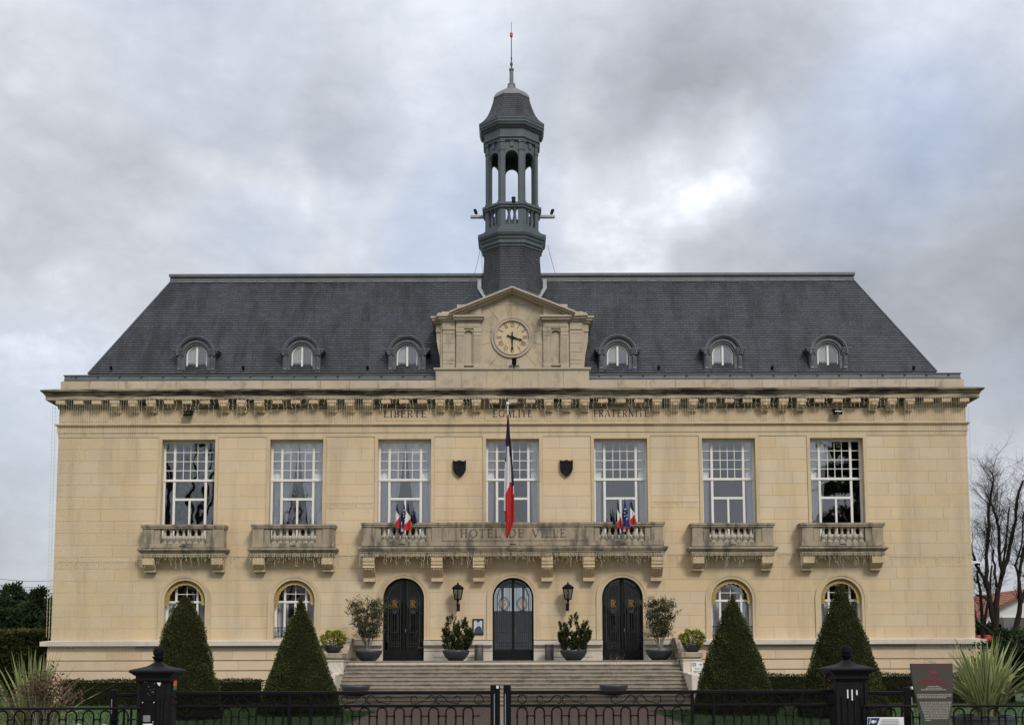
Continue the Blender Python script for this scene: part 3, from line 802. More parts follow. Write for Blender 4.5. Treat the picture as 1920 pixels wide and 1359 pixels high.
# ---- doors
def scrolls(mb, hw, zs, zb, y0, y1, r, n):            # running scroll border inside an arch
    L_ = hw * PI / 2
    pts = []
    for i in range(n):
        a = 90 - 90 * (i + .5) / n
        pts.append((hw * math.cos(math.radians(a)), zs + hw * math.sin(math.radians(a)), a))
    st = L_ / n; z = zs - st / 2
    while z > zb: pts.append((hw, z, 0)); z -= st
    return pts
def door():
    m2 = MB(); zb = ZL
    m2.ring(archline(AW, ZLED, ZSD, 24), archline(AWO, ZLED, ZSD, 24), -.03, .34, closed=False)
    r2 = AW + sc(1100) * 5
    m2.ring(archline(r2, ZLED, ZSD, 24), archline(AWO + .015, ZLED, ZSD, 24), -.05, -.02, closed=False)
    part = m2.build('door', M['stone_plain'], TH)
    s_ = sc(1150, .2); q = lambda v: v * s_
    y0 = .16; fr = MB()
    R0 = AW + .02
    fr.ring(archline(AW - q(3.2), zb, ZSD, 28), archline(R0, zb, ZSD, 28), y0, y0 + .07, closed=False)
    fr.cbox(-q(2.6), q(2.6), y0 - .015, y0 + .07, zb, ZSD + AW - q(1.5), .008)
    zp = zz(1217, .2)
    fr.cbox(-AW, AW, y0 + .004, y0 + .068, zb, zp, .008)
    for s in (-1, 1): fr.cbox(min(s*q(5), s*q(34)), max(s*q(5), s*q(34)), y0 - .006, y0 + .02, zb + .10, zp - .08, .012)
    fr.build('door_leaf', M['black_paint'], part)
    g = MB(); g.face([(x, y0 + .075, z) for x, z in archline(AW - .01, zb, ZSD, 24)]); g.build('pane', M['glass_dark'], part)
    gr = MB(); ya, yb_ = y0 + .012, y0 + .038; w_ = q(.75)
    ri = AW - q(9.5)
    for s in (-1, 1):
        pline(gr, [(s*ri, zp), (s*ri, ZSD)] + [(s*abs(x), z) for x, z in arc(0, ZSD, ri, 0, 86, 16)], q(1.1), ya, yb_)
        pline(gr, [(s*q(6), zp), (s*q(6), ZSD + math.sqrt(ri**2 - q(6)**2))], q(1.1), ya, yb_)
        xo, zo = s * q(16.8), zz(1131.5, .2)
        for xb_ in (9.5, 13, 17.5, 22, 25.5):
            ztop = ZSD + math.sqrt(max(0, ri**2 - q(xb_)**2)) - q(2)
            inside = abs(xb_ - 16.8) < 9
            if inside:
                dz = q(12.5) * math.sqrt(max(0, 1 - ((xb_ - 16.8) / 9.5)**2))
                bar(gr, (s*q(xb_), zp), (s*q(xb_), zo - dz - (q(6) if abs(xb_ - 16.8) < 6 else 0)), w_, ya, yb_); bar(gr, (s*q(xb_), zo + dz), (s*q(xb_), ztop), w_, ya, yb_)
            else: bar(gr, (s*q(xb_), zp), (s*q(xb_), ztop), w_, ya, yb_)
        for xa_, xb_ in ((9.5, 13), (17.5, 22), (25.5, ri / s_)):  # little arches closing bar pairs
            xm = (xa_ + xb_) / 2; zt_ = ZSD + math.sqrt(max(0, ri**2 - q(xm)**2)) - q(3.5)
            pline(gr, [(s*x, z) for x, z in arc(q(xm), zt_, q((xb_ - xa_) / 2), 0, 180, 6)], w_, ya, yb_)
        el = [(xo + q(9.3) * math.cos(t * PI / 12), zo + q(12) * math.sin(t * PI / 12)) for t in range(25)]
        e2 = [(xo + q(7.2) * math.cos(t * PI / 12), zo + q(9.6) * math.sin(t * PI / 12)) for t in range(25)]
        pline(gr, el, q(1.5), ya - .012, yb_); pline(gr, e2, q(.9), ya - .008, yb_)
        gr.cbox(xo - q(7.5), xo + q(7.5), ya - .012, yb_, zo - q(14.2), zo - q(12.6), .004)
        gr.cbox(xo - q(4.5), xo + q(4.5), ya - .008, yb_, zo - q(18), zo - q(14.2), .004)
        bar(gr, (s*q(6), zo), (xo - s*q(9), zo), q(1.2), ya, yb_); bar(gr, (xo + s*q(9), zo), (s*ri, zo), q(1.2), ya, yb_)
        zc_ = zz(1184.5, .2); bar(gr, (s*q(9.5), zc_), (s*q(25.5), zc_), q(1), ya, yb_)
        for x_ in (11.5, 22.5): bar(gr, (s*q(x_), zc_), (s*q(x_), zo - q(18)), q(.8), ya, yb_)
        zc_ = zz(1210.5, .2); bar(gr, (s*q(6), zc_), (s*ri, zc_), q(1), ya, yb_)
        zc2 = zz(1204, .2); bar(gr, (s*q(6), zc2), (s*ri, zc2), q(.7), ya, yb_)
        for x_ in (9, 14, 19, 24): pline(gr, [(s*x, z) for x, z in arc(q(x_), zc2, q(2.2), 180, 360, 6)], q(.7), ya, yb_)
        rm = AW - q(6.3)
        for (x, z, a) in scrolls(gr, rm, ZSD, zz(1205, .2), ya, yb_, q(2), 13):
            sp = [(s*(x + q(3.0) * (1 - t/10) * math.cos(math.radians(a + 250 - t*40))), z + q(3.0) * (1 - t/10) * math.sin(math.radians(a + 250 - t*40))) for t in range(9)]
            pline(gr, sp, q(.85), ya, yb_)
    gr.build('grille', M['iron_grille'], part)
    rf = MB()
    for s in (-1, 1):                                  # gilt RF cipher in each oval
        xo, zo = s * q(16.8), zz(1131.5, .2); h = q(13)
        za, zb2 = zo - h/2, zo + h/2; yy = (ya - .012, ya + .006); wt = q(1.35)
        bar(rf, (xo - q(3.6), za), (xo - q(3.6), zb2), wt, *yy); bar(rf, (xo - q(4.2), zb2), (xo + q(2), zb2), wt, *yy); bar(rf, (xo - q(3.6), zo + q(1)), (xo + q(.5), zo + q(1)), wt, *yy)
        bar(rf, (xo - q(.2), za - q(1)), (xo - q(.2), zb2), wt, *yy)
        pline(rf, arc(xo + q(.6), zb2 - q(3), q(3.4), 90, -90, 8, q(3)), wt, *yy)
        bar(rf, (xo + q(.8), zo + q(.5)), (xo + q(4.4), za), wt, *yy)
    rf.build('cipher', M['gilt'], part, label='gilt RF monogram pair in the ovals')
    hd = MB(); hd.tube([(q(3.5), y0 - .06, zz(1184, .2)), (q(3.5), y0 - .06, zz(1178, .2))], .014, 6); hd.tube([(q(3.5), y0 - .06, zz(1184, .2)), (q(3.5), y0, zz(1184, .2))], .012, 6)
    hd.build('handle', M['metal_grey'], part)
    return part
d0 = door(); d0.location.x = -P
for k in (0, 1): copy_tree(d0, TH, (k * P, 0, 0))

# ---- balconies
def corbel(mb, x0, x1, ytop, zt, zb, big):
    h = zt - zb
    if big:
        prof = [(.02, zt), (-ytop, zt), (-ytop, zt - .18*h), (-ytop + .03, zt - .24*h), (-ytop + .03, zt - .32*h), (-ytop + .07, zt - .38*h), (-ytop + .05, zt - .45*h), (-ytop + .10, zt - .5*h),
                (-ytop*.62, zt - .66*h), (-ytop*.40, zt - .8*h), (-ytop*.34, zt - .86*h), (-ytop*.44, zt - .885*h), (-ytop*.44, zt - h), (.02, zt - h)]
    else:
        prof = [(.02, zt), (-ytop, zt), (-ytop, zt - .52*h), (-ytop + .04, zt - .58*h), (-ytop*.7, zt - .66*h), (-ytop*.5, zt - .82*h), (-ytop*.42, zt - .86*h), (-ytop*.5, zt - .88*h), (-ytop*.5, zt - h), (.02, zt - h)]
    prismx(mb, prof, x0, x1)
    if big:
        for i in range(3):
            x = x0 + (x1 - x0) * (.25 + .25 * i)
            prismx(mb, [(-ytop + .09, zt - .5*h), (-ytop + .075, zt - .52*h), (-ytop*.62 - .02, zt - .66*h), (-ytop*.40 - .02, zt - .8*h), (-ytop*.3, zt - .8*h)], x - .035, x + .035)
BAL = None
def baluster_mesh(zb, zt):
    h = zt - zb; r = .105
    mb = MB()
    mb.box(-.085, .085, -.085, .085, zb, zb + .10*h); mb.box(-.085, .085, -.085, .085, zt - .07*h, zt)
    mb.lathe([(.05, zb + .10*h), (.07, zb + .13*h), (.048, zb + .17*h), (.055, zb + .20*h), (.095, zb + .30*h), (.10, zb + .38*h), (.085, zb + .48*h), (.055, zb + .60*h), (.042, zb + .74*h), (.045, zb + .80*h), (.062, zb + .82*h), (.062, zb + .85*h), (.046, zb + .87*h), (.055, zb + .93*h)], 12)
    return mb
def balcony(xc, hx, yp, ys, rows, piers, bals, corbels, big, text=None, panel=None):
    """rows: pixel rows (rail top, rail bottom, plinth top, slab top, slab bottom); px offsets for the rest"""
    rt, rb, pt, st, sb, cb = rows
    s_ = sc(1000, -yp); q = lambda v: v * s_
    Z = lambda y, d=yp: zz(y, -d)
    m2 = MB()
    m2.band([(-.1, Z(sb, ys)), (ys - .12 - yp, Z(sb, ys)), (ys - .12 - yp, Z(sb - 6.5, ys)), (ys - .09 - yp, Z(sb - 8, ys)), (ys - .05 - yp, Z(sb - 10, ys)), (ys - yp, Z(st + 4.5, ys)), (ys - yp, Z(st + 1.5, ys)), (-.1, Z(st - .5, ys))], hx, -yp, .02)
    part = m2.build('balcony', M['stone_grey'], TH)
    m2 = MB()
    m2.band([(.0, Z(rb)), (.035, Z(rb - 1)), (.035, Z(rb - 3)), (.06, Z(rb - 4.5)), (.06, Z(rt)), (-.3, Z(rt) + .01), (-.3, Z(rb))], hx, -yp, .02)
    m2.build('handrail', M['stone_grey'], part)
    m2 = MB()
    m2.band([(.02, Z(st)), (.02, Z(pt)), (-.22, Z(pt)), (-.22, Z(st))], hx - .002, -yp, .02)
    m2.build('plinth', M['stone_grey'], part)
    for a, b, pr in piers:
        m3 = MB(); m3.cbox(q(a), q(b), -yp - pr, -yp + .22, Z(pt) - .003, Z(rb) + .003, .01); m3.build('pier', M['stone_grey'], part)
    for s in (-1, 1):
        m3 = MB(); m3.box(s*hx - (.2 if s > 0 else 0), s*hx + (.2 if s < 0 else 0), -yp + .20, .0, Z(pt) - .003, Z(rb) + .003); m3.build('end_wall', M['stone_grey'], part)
    zb, zt = Z(pt), Z(rb)
    bm_ = baluster_mesh(zb, zt); first = None
    for x in bals:
        if first is None: first = o = bm_.build('baluster', M['baluster'], part, 'auto')
        else:
            o = first.copy(); COL.objects.link(o)
        o.location = (q(x), -yp + .11, 0)
    for a, b in corbels:
        m3 = MB(); corbel(m3, q(a), q(b), ys - .16, Z(sb, ys) + .002, zz(cb), big); m3.build('corbel', M['stone_plain'], part)
    m3 = MB()
    for x in ((0,) if not big else (-207, 0, 207)): m3.box(q(x - 6), q(x + 6), -yp - .028, -yp + .1, Z(st - 3.6), Z(st - 1.8))
    m3.build('drain_slot', M['sign_black'], part)
    if panel:
        m3 = MB(); a, b, y1, y0 = panel
        ins = .05
        m3.ring([(q(a), Z(y0)), (q(b), Z(y0)), (q(b), Z(y1)), (q(a), Z(y1))], [(q(a) - ins, Z(y0) - ins), (q(b) + ins, Z(y0) - ins), (q(b) + ins, Z(y1) + ins), (q(a) - ins, Z(y1) + ins)], -yp - .03, -yp + .05)
        m3.build('panel', M['stone_grey'], part)
    if text:
        word(None, text, 0, Z(1007), Z(991.5) - Z(1007), q(199), -yp - .006, -yp + .01, each=lambda g: g.build('letter', M['engrave_dark'], part))
    part.location.x = xc
    return part
hxs = xx(76.3, 990, -.5)
small_rows = (981.5, 989.5, 1016.5, 1024.5, 1041.5, 1071)
bx = [(-41 + 82 * (i + .5) / 7) for i in range(7)]
b0 = balcony(-3*P, hxs, .50, .64, small_rows, [(-76, -55, .0), (-54.6, -43, -.03), (43, 54.6, -.03), (55, 76, .0)], bx, [(-75, -54), (54, 75)], False)
for k in (-2, 2, 3): copy_tree(b0, TH, (k * P, 0, 0))
hxb = xx(282, 990, -.6)
bxs = [-205.5 + (i - 3) * 11.9 for i in range(7)]
B1 = balcony(0, hxb, .60, .76, (979, 987.5, 1014, 1022.5, 1041.5, 1090), [(-281.5, -259, .0), (-258.6, -248, -.03), (-163, -153, -.03), (-152.6, 152.6, -.0), (153, 163, -.03), (248, 258.6, -.03), (259, 281.5, .0)], bxs + [-x for x in bxs],
             [(-281, -259.5), (-153.5, -132), (-75, -53.5), (53.5, 75), (132, 153.5), (259.5, 281)], True, 'HOTEL DE VILLE', (-130, 130, 986, 1010.5))

# ---- entablature: architrave, frieze, cornice, modillions
m2 = MB(); m2.band([(0, ZTOP), (.02, ZTOP), (.02, zz(810.5)), (.045, zz(810)), (.045, zz(800.5)), (-.3, zz(800)), (-.3, ZTOP)], XW, 0, YB); m2.build('architrave', M['stone_plain'], TH)
m2 = MB(); m2.band([(0, zz(801)), (.03, zz(801)), (.05, zz(798.5)), (.13, zz(796)), (.13, zz(794)), (0, zz(792.5)), (-.3, zz(792.5)), (-.3, zz(801))], XW, 0, YB); m2.build('string_course', M['stone_plain'], TH)
m2 = MB(); m2.band([(0, zz(793)), (0, zz(764)), (-.3, zz(764)), (-.3, zz(793))], XW, 0, YB); frieze = m2.build('frieze', M['stone_plain'], TH)
CP = [(0, 766), (.05, 764), (.05, 760), (.10, 757), (.10, 752), (.13, 750), (.40, 747.5), (.40, 740.5), (.43, 738.5), (.46, 735.5), (.53, 732), (.55, 731), (.55, 728.5), (.1, 727.2)]
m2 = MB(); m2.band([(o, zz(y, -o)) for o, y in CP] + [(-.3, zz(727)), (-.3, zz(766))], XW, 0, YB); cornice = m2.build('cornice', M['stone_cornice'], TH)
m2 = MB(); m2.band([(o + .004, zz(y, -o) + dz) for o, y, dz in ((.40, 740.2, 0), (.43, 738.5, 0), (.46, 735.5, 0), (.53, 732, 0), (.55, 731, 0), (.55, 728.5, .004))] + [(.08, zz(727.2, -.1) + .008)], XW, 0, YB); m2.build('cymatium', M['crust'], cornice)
ms_, SPM = sc(750, -.3), 33.85
small = MB(); q = lambda v: v * ms_
small.cbox(-q(8.8), q(8.8), -.385, -.1, zz(755, -.39), zz(746.5, -.39), .008)
big_ = MB(); big_.cbox(-q(9), q(9), -.39, -.1, zz(754, -.39), zz(746.5, -.39), .008)
prismx(big_, [(.0, zz(752, -.2)), (-.35, zz(753.5, -.35)), (-.36, zz(757, -.36)), (-.31, zz(761, -.31)), (-.24, zz(764, -.24)), (-.17, zz(765.5, -.17)), (-.13, zz(769, -.13)), (-.13, zz(771.5, -.13)), (0, zz(772))], -q(8.2), q(8.2))
big_.cbox(-q(4.5), q(4.5), -.385, -.2, zz(760, -.38), zz(755, -.38), .01)
for s in (-1, 0, 1): big_.cbox(q(5*s) - .035, q(5*s) + .035, -.014, .01, zz(790), zz(771.5), .006)
sb_, bb_ = None, None
for k in range(-25, 26):
    a = abs(k); isbig = ((a + 1) // 3) % 2 == 1
    if isbig:
        if bb_ is None: o = bb_ = big_.build('modillion', M['stone_plain'], cornice)
        else: o = bb_.copy(); COL.objects.link(o)
    else:
        if sb_ is None: o = sb_ = small.build('modillion', M['stone_plain'], cornice)
        else: o = sb_.copy(); COL.objects.link(o)
    o.location.x = k * q(SPM)
    for kk in ():
        pass
for g in range(-4, 5):                                # raised frieze panels between the console groups
    m3 = MB(); xc = g * 6 * q(SPM)
    xa, xb = xc - 1.55 * q(SPM), xc + 1.55 * q(SPM)
    xa, xb = max(xa, -XW + .05), min(xb, XW - .05)
    m3.cbox(xa, xb, -.012, .02, zz(789), zz(768), .008); m3.build('frieze_panel', M['stone_plain'], frieze)
for txt, xc, wd in (('LIBERTE', -201.5, 80), ('EGALITE', 0, 74), ('FRATERNITE', 203.5, 103)):
    word(None, txt, sc(775) * xc, zz(782), zz(768.5) - zz(782), sc(775) * wd, -.018, -.005, each=lambda g: g.build('letter', M['engrave'], frieze))
# attic course and zinc gutter
XA = xx(847, 720)
xp = xx(143.5, 710, -.05)
for s in (-1, 1):
    n = 13; a = [xp + (XA - xp) * i / n for i in range(n + 1)]
    for i in range(n):
        m3 = MB(); m3.tone = rs.uniform(.05, .95)
        m3.cbox(min(s*a[i], s*a[i+1]) + .004, max(s*a[i], s*a[i+1]) - .004, .0, .3, zz(727.6), zz(712.6), .006)
        m3.build('attic_block', M['stone_attic'], TH)
m2 = MB(); m2.band([(-.05, zz(728)), (-.05, zz(712.5)), (-.3, zz(712.5)), (-.3, zz(728))], XA, .0, YB); m2.build('attic_wall', M['stone_attic'], TH)
XZ = xx(840, 706, .12)
m2 = MB(); m2.band([(.0, zz(713, .12) - .02), (.0, zz(711, .12)), (.02, zz(711, .12)), (.02, zz(710, .12)), (-.0, zz(709.5, .12)), (-.0, zz(703, .12)), (.035, zz(702.5, .12)), (.035, zz(701, .12)), (-.6, zz(700.6, .12)), (-.6, zz(713, .12) - .02)], XZ, .12, YB); gut = m2.build('gutter', M['zinc'], TH)
m3 = MB()
k = -20
for i in range(-20, 21):
    x = i * xx(41, 703); 
    if abs(x) < xp: continue
    m3.box(x - .03, x + .03, .06, .12, zz(705, .1), zz(703, .1))
m3.build('gutter_bracket', M['wire'], gut)

# ---- slate roof
YR0, zr0 = .70, zz(699, .70)
hx0 = xx(796, 697, .70)
YR1 = 3.2
for _ in range(6):
    hx1 = xx(640, 527, YR1); YR1 = YR0 + (hx0 - hx1)
zr1 = zz(527, YR1); RUN = YR1 - YR0
YBK = YB + .4 - .2
def slate_panel(bl, br, tr, tl, rows, name, parent, mat, sz, lift=.015, keep=None):
    bl, br, tr, tl = map(Vector, (bl, br, tr, tl))
    nrm = (br - bl).cross(tl - bl).normalized()
    v, f, uv = [], [], []
    for r in range(rows):
        t0, t1 = r / rows, (r + 1.0) / rows
        a0 = bl.lerp(tl, t0); b0_ = br.lerp(tr, t0); a1 = bl.lerp(tl, t1); b1_ = br.lerp(tr, t1)
        u = (b0_ - a0).normalized()
        base = len(v)
        v += [a0 + nrm * lift, b0_ + nrm * lift, b1_ + nrm * .002, a1 + nrm * .002, a0 - nrm * .004, b0_ - nrm * .004]
        f += [(base, base+1, base+2, base+3), (base+4, base+5, base+1, base)]
        q0 = lambda p: (p - bl).dot(u) + 50
        uv += [(q0(a0), r*sz + .004), (q0(b0_), r*sz + .004), (q0(b1_), (r+1)*sz - .004), (q0(a1), (r+1)*sz - .004), (q0(a0), r*sz), (q0(b0_), r*sz), (q0(b0_), r*sz + .003), (q0(a0), r*sz + .003)]
    me = bpy.data.meshes.new(name); me.from_pydata([tuple(p) for p in v], [], f)
    ul = me.uv_layers.new(name='UVMap')
    for i, c in enumerate(uv): ul.data[i].uv = c
    me.materials.append(mat)
    o = bpy.data.objects.new(name, me); COL.objects.link(o); o.parent = parent
    return o
mb = MB()
core = [(-hx0, YR0 + .02, zr0), (hx0, YR0 + .02, zr0), (hx0, YBK, zr0), (-hx0, YBK, zr0)]
ct = [(-hx1, YR1 + .02, zr1), (hx1, YR1 + .02, zr1), (hx1, YBK - RUN, zr1), (-hx1, YBK - RUN, zr1)]
mb.add([(x * .998, y, z - .03) for x, y, z in core + ct], [(0,1,5,4),(1,2,6,5),(2,3,7,6),(3,0,4,7),(4,5,6,7),(3,2,1,0)])
roof = mb.build('roof', M['lead_paint'], TH)
slate_panel((-hx0, YR0, zr0), (hx0, YR0, zr0), (hx1, YR1, zr1), (-hx1, YR1, zr1), 39, 'slate_slope', roof, M['slate'], .0955)
slate_panel((-hx0, YBK, zr0), (-hx0, YR0, zr0), (-hx1, YR1, zr1), (-hx1, YBK - RUN, zr1), 39, 'slate_slope', roof, M['slate'], .0955)
slate_panel((hx0, YR0, zr0), (hx0, YBK, zr0), (hx1, YBK - RUN, zr1), (hx1, YR1, zr1), 39, 'slate_slope', roof, M['slate'], .0955)
slate_panel((hx0, YBK, zr0), (-hx0, YBK, zr0), (-hx1, YBK - RUN, zr1), (hx1, YBK - RUN, zr1), 39, 'slate_slope', roof, M['slate'], .0955)
m2 = MB()                                             # zinc ridge roll and apron
Zr = lambda y: zz(y, YR1)
m2.band([(.04, Zr(528.5)), (.05, Zr(521.5)), (-.02, Zr(521)), (-.02, Zr(519.5)), (.06, Zr(519)), (.08, Zr(517)), (.08, Zr(513.2)), (-.05, Zr(511.5)), (-.5, Zr(511.5)), (-.5, Zr(528.5))], hx1 - .02, YR1, YBK - RUN)
ridge = m2.build('ridge_capping', M['zinc'], roof)
m2 = MB(); 
for i in range(-14, 15):
    x = i * hx1 / 14.6
    if abs(x) < 1.5: continue
    m2.box(x - .015, x + .015, YR1 - .088, YR1 + .1, Zr(517.2), Zr(512.9))
m2.build('ridge_joint', M['zinc_light'], roof)
m2 = MB()
x = -hx1 + .3
while x < hx1 - .3:
    l_ = rs.uniform(.2, .7)
    if abs(x) > 1.8: m2.box(x, x + l_, YR1 - .064, YR1 - .04, Zr(528.6), Zr(527.6))
    x += l_ + rs.uniform(.02, .35)
m2.build('ridge_flashing', M['zinc_light'], roof)
for s in (-1, 1):
    m2 = MB(); m2.tube([(s*hx0, YR0, zr0 + .02), (s*hx1, YR1, zr1 + .02)], .03, 6); m2.build('hip_roll', M['lead_paint'], roof)

# ---- dormers
def dormer():
    YD = .78; s_ = sc(670, YD); q = lambda v: v * s_; Z = lambda y: zz(y, YD)
    zb, zsp = Z(700), Z(664)
    m2 = MB(); wi = q(20.5)
    m2.ring(archline(wi, Z(695), zsp - q(1), 20), archline(q(28.5), Z(695), zsp, 20), YD, YD + .25, closed=False)
    m2.box(-q(28.5), q(28.5), YD, YD + .25, zb, Z(695))
    r1 = q(31); yb_ = 2.1
    m2.prism(archline(r1, zb, zsp, 20)[::1], YD + .22, yb_)
    part = m2.build('dormer', M['zinc_dormer'], TH, 'auto')
    m3 = MB()                                          # arched hood mouldings stepping forward
    for r_a, r_b, yf in ((23.5, 27.5, -.05), (27.5, 31, -.02), (31, 34.8, -.12), (33.5, 36, -.16)):
        m3.ring(arc(0, zsp, q(r_a), -4, 184, 22), arc(0, zsp, q(r_b), -4, 184, 22), YD + yf, YD + .5, closed=False)
    m3.ring(arc(0, zsp, q(31), 0, 180, 22), arc(0, zsp, q(34.5), 0, 180, 22), YD + .4, yb_ + .2, closed=False)
    m3.build('hood', M['zinc_dormer'], part, 'auto')
    for s in (-1, 1):
        m3 = MB(); f_ = lambda a, b: (min(s*q(a), s*q(b)), max(s*q(a), s*q(b)))
        for a, b, ya, za, zb2 in ((25, 43, -.14, 657, 654.5), (25, 41, -.11, 660, 657), (25, 37, -.08, 664, 661.5), (25, 39, -.1, 661.5, 660)):
            m3.box(*f_(a, b), YD + ya, 1.6, Z(za), Z(zb2))
        m3.build('eave_moulding', M['zinc_dormer'], part)
        m3 = MB(); m3.cbox(*f_(27, 35.3), YD - .05, YD + .3, zb, Z(664), .01)
        prismx(m3, [(YD - .05, Z(666)), (YD - .11, Z(669)), (YD - .10, Z(676)), (YD - .06, Z(689)), (YD - .09, Z(692)), (YD - .05, Z(695))], *f_(28.5, 33.5))
        m3.build('side_console', M['zinc_dormer'], part)
        m3 = MB(); m3.box(*f_(30, 34), YD + .3, yb_, zb, Z(657)); m3.build('cheek', M['zinc_dormer'], part)
        m3 = MB(); m3.box(*f_(33, 45), 1.35, 1.55, Z(668), Z(658)); m3.build('flashing', M['zinc_light'], part)
    m3 = MB(); y0 = YD + .10
    m3.ring(archline(q(17.3), Z(691), zsp - q(1), 20), archline(q(19.8), Z(693.5), zsp - q(1), 20), y0, y0 + .06, closed=False)
    m3.cbox(-q(19.8), q(19.8), y0 - .02, y0 + .07, Z(691.5), Z(687.5), .006); m3.cbox(-q(1.9), q(1.9), y0 - .01, y0 + .06, Z(689), zsp + q(17.5), .006)
    m3.build('frame', M['white_paint'], part)
    for s in (-1, 1):
        m3 = MB(); pts = [(s*q(1.5), Z(689)), (s*q(18), Z(689))] + [(s*abs(a), b) for a, b in arc(0, zsp - q(1), q(17.8), 0, 86, 8)]
        m3.face([(x, y0 + .04, z) for x, z in pts]); m3.build('pane', M['glass'], part)
    m3 = MB(); m3.face([(x, y0 + .065, z) for x, z in archline(q(20), Z(690), zsp, 16)]); m3.build('blind', M['blind'], part)
    m3 = MB(); m3.box(-q(19), q(17), YD - .05, YD + .05, zb - .01, zb + .045); m3.build('sill', M['zinc_light'], part)
    return part
dm = dormer(); DX = xx(197.7, 690, .78)
dm.location.x = -3 * DX
for k in (-2, -1, 1, 2, 3): copy_tree(dm, TH, (k * DX, 0, 0))

# ---- clock pediment
YP = .0
s_ = sc(640, YP); Q = lambda v: v * s_; Z = lambda y, Y=YP: zz(y, Y)
m2 = MB(); m2.box(-Q(143), Q(143), -.03, .6, zz(727.4, -.05), Z(696)); ped = m2.build('pediment_base', M['mortar'], TH)
n = 6
for i in range(n):
    m3 = MB(); m3.tone = rs.uniform(.1, .9); a = -Q(143.5) + Q(287) * i / n; m3.cbox(a + .004, a + Q(287) / n - .004, -.05, .2, zz(727.2, -.05), Z(696), .005); m3.build('base_block', M['stone_attic'], ped)
m3 = MB(); m3.band([(0, Z(696.3)), (.02, Z(695)), (.06, Z(693)), (.06, Z(690)), (-.3, Z(689)), (-.3, Z(696.3))], Q(144), -.05, .9); m3.build('base_moulding', M['stone_attic'], ped)
apex, ae = (0, Z(541)), (Q(117), Z(587))
body = [(-Q(137), Z(689)), (Q(137), Z(689)), (Q(137), Z(590)), (Q(116), Z(588)), (0, Z(543)), (-Q(116), Z(588)), (-Q(137), Z(590))]
m2 = MB(); m2.prism([(x * .985, z - .01) for x, z in body], .16, 2.6); pedw = m2.build('pediment', M['stone_attic'], TH)
# ashlar of the clock panel: plain blocks cut round the clock, radial joints
cz, cr = Z(630.7), Q(39.5)
def clipb(x0, x1, z0, z1):
    pts = []
    for (a, b) in ((x0, z0), (x1, z0), (x1, z1), (x0, z1)): pts.append((a, b))
    return pts
def panel_blocks():
    hw = Q(58.5); zb, zt = Z(688), Z(570)
    def edge_pt(a):                                    # ray from the clock centre to the panel edge
        dx, dz = math.cos(a), math.sin(a); t = 1e9
        if abs(dx) > 1e-6: t = min(t, (hw if dx > 0 else -hw) / dx)
        if dz < -1e-6: t = min(t, (zb - cz) / dz)
        if dz > 1e-6: t = min(t, (zt - cz) / dz)
        return (t * dx, cz + t * dz)
    angs = [90 - 11, 90 + 11, 128, 166, 194, 232, 258, 282, 308, 346, 374, 412, 439]
    for a, b in zip(angs, angs[1:]):
        g = .35
        ar, br = math.radians(a + g), math.radians(b - g)
        outer = [edge_pt(ar + (br - ar) * i / 12) for i in range(13)]
        inn = [(cr * math.cos(ar + (br - ar) * i / 12), cz + cr * math.sin(ar + (br - ar) * i / 12)) for i in range(13)]
        m3 = MB(); m3.tone = rs.uniform(.05, .95); m3.ring(inn, outer, .145, .2, closed=False); m3.build('voussoir', M['stone_attic'], pedw)
    m3 = MB(); m3.tone = .6
    m3.prism([(-hw, zt + .01), (hw, zt + .01), (0, Z(549))], .145, .2); m3.build('tympanum_block', M['stone_attic'], pedw)
panel_blocks()
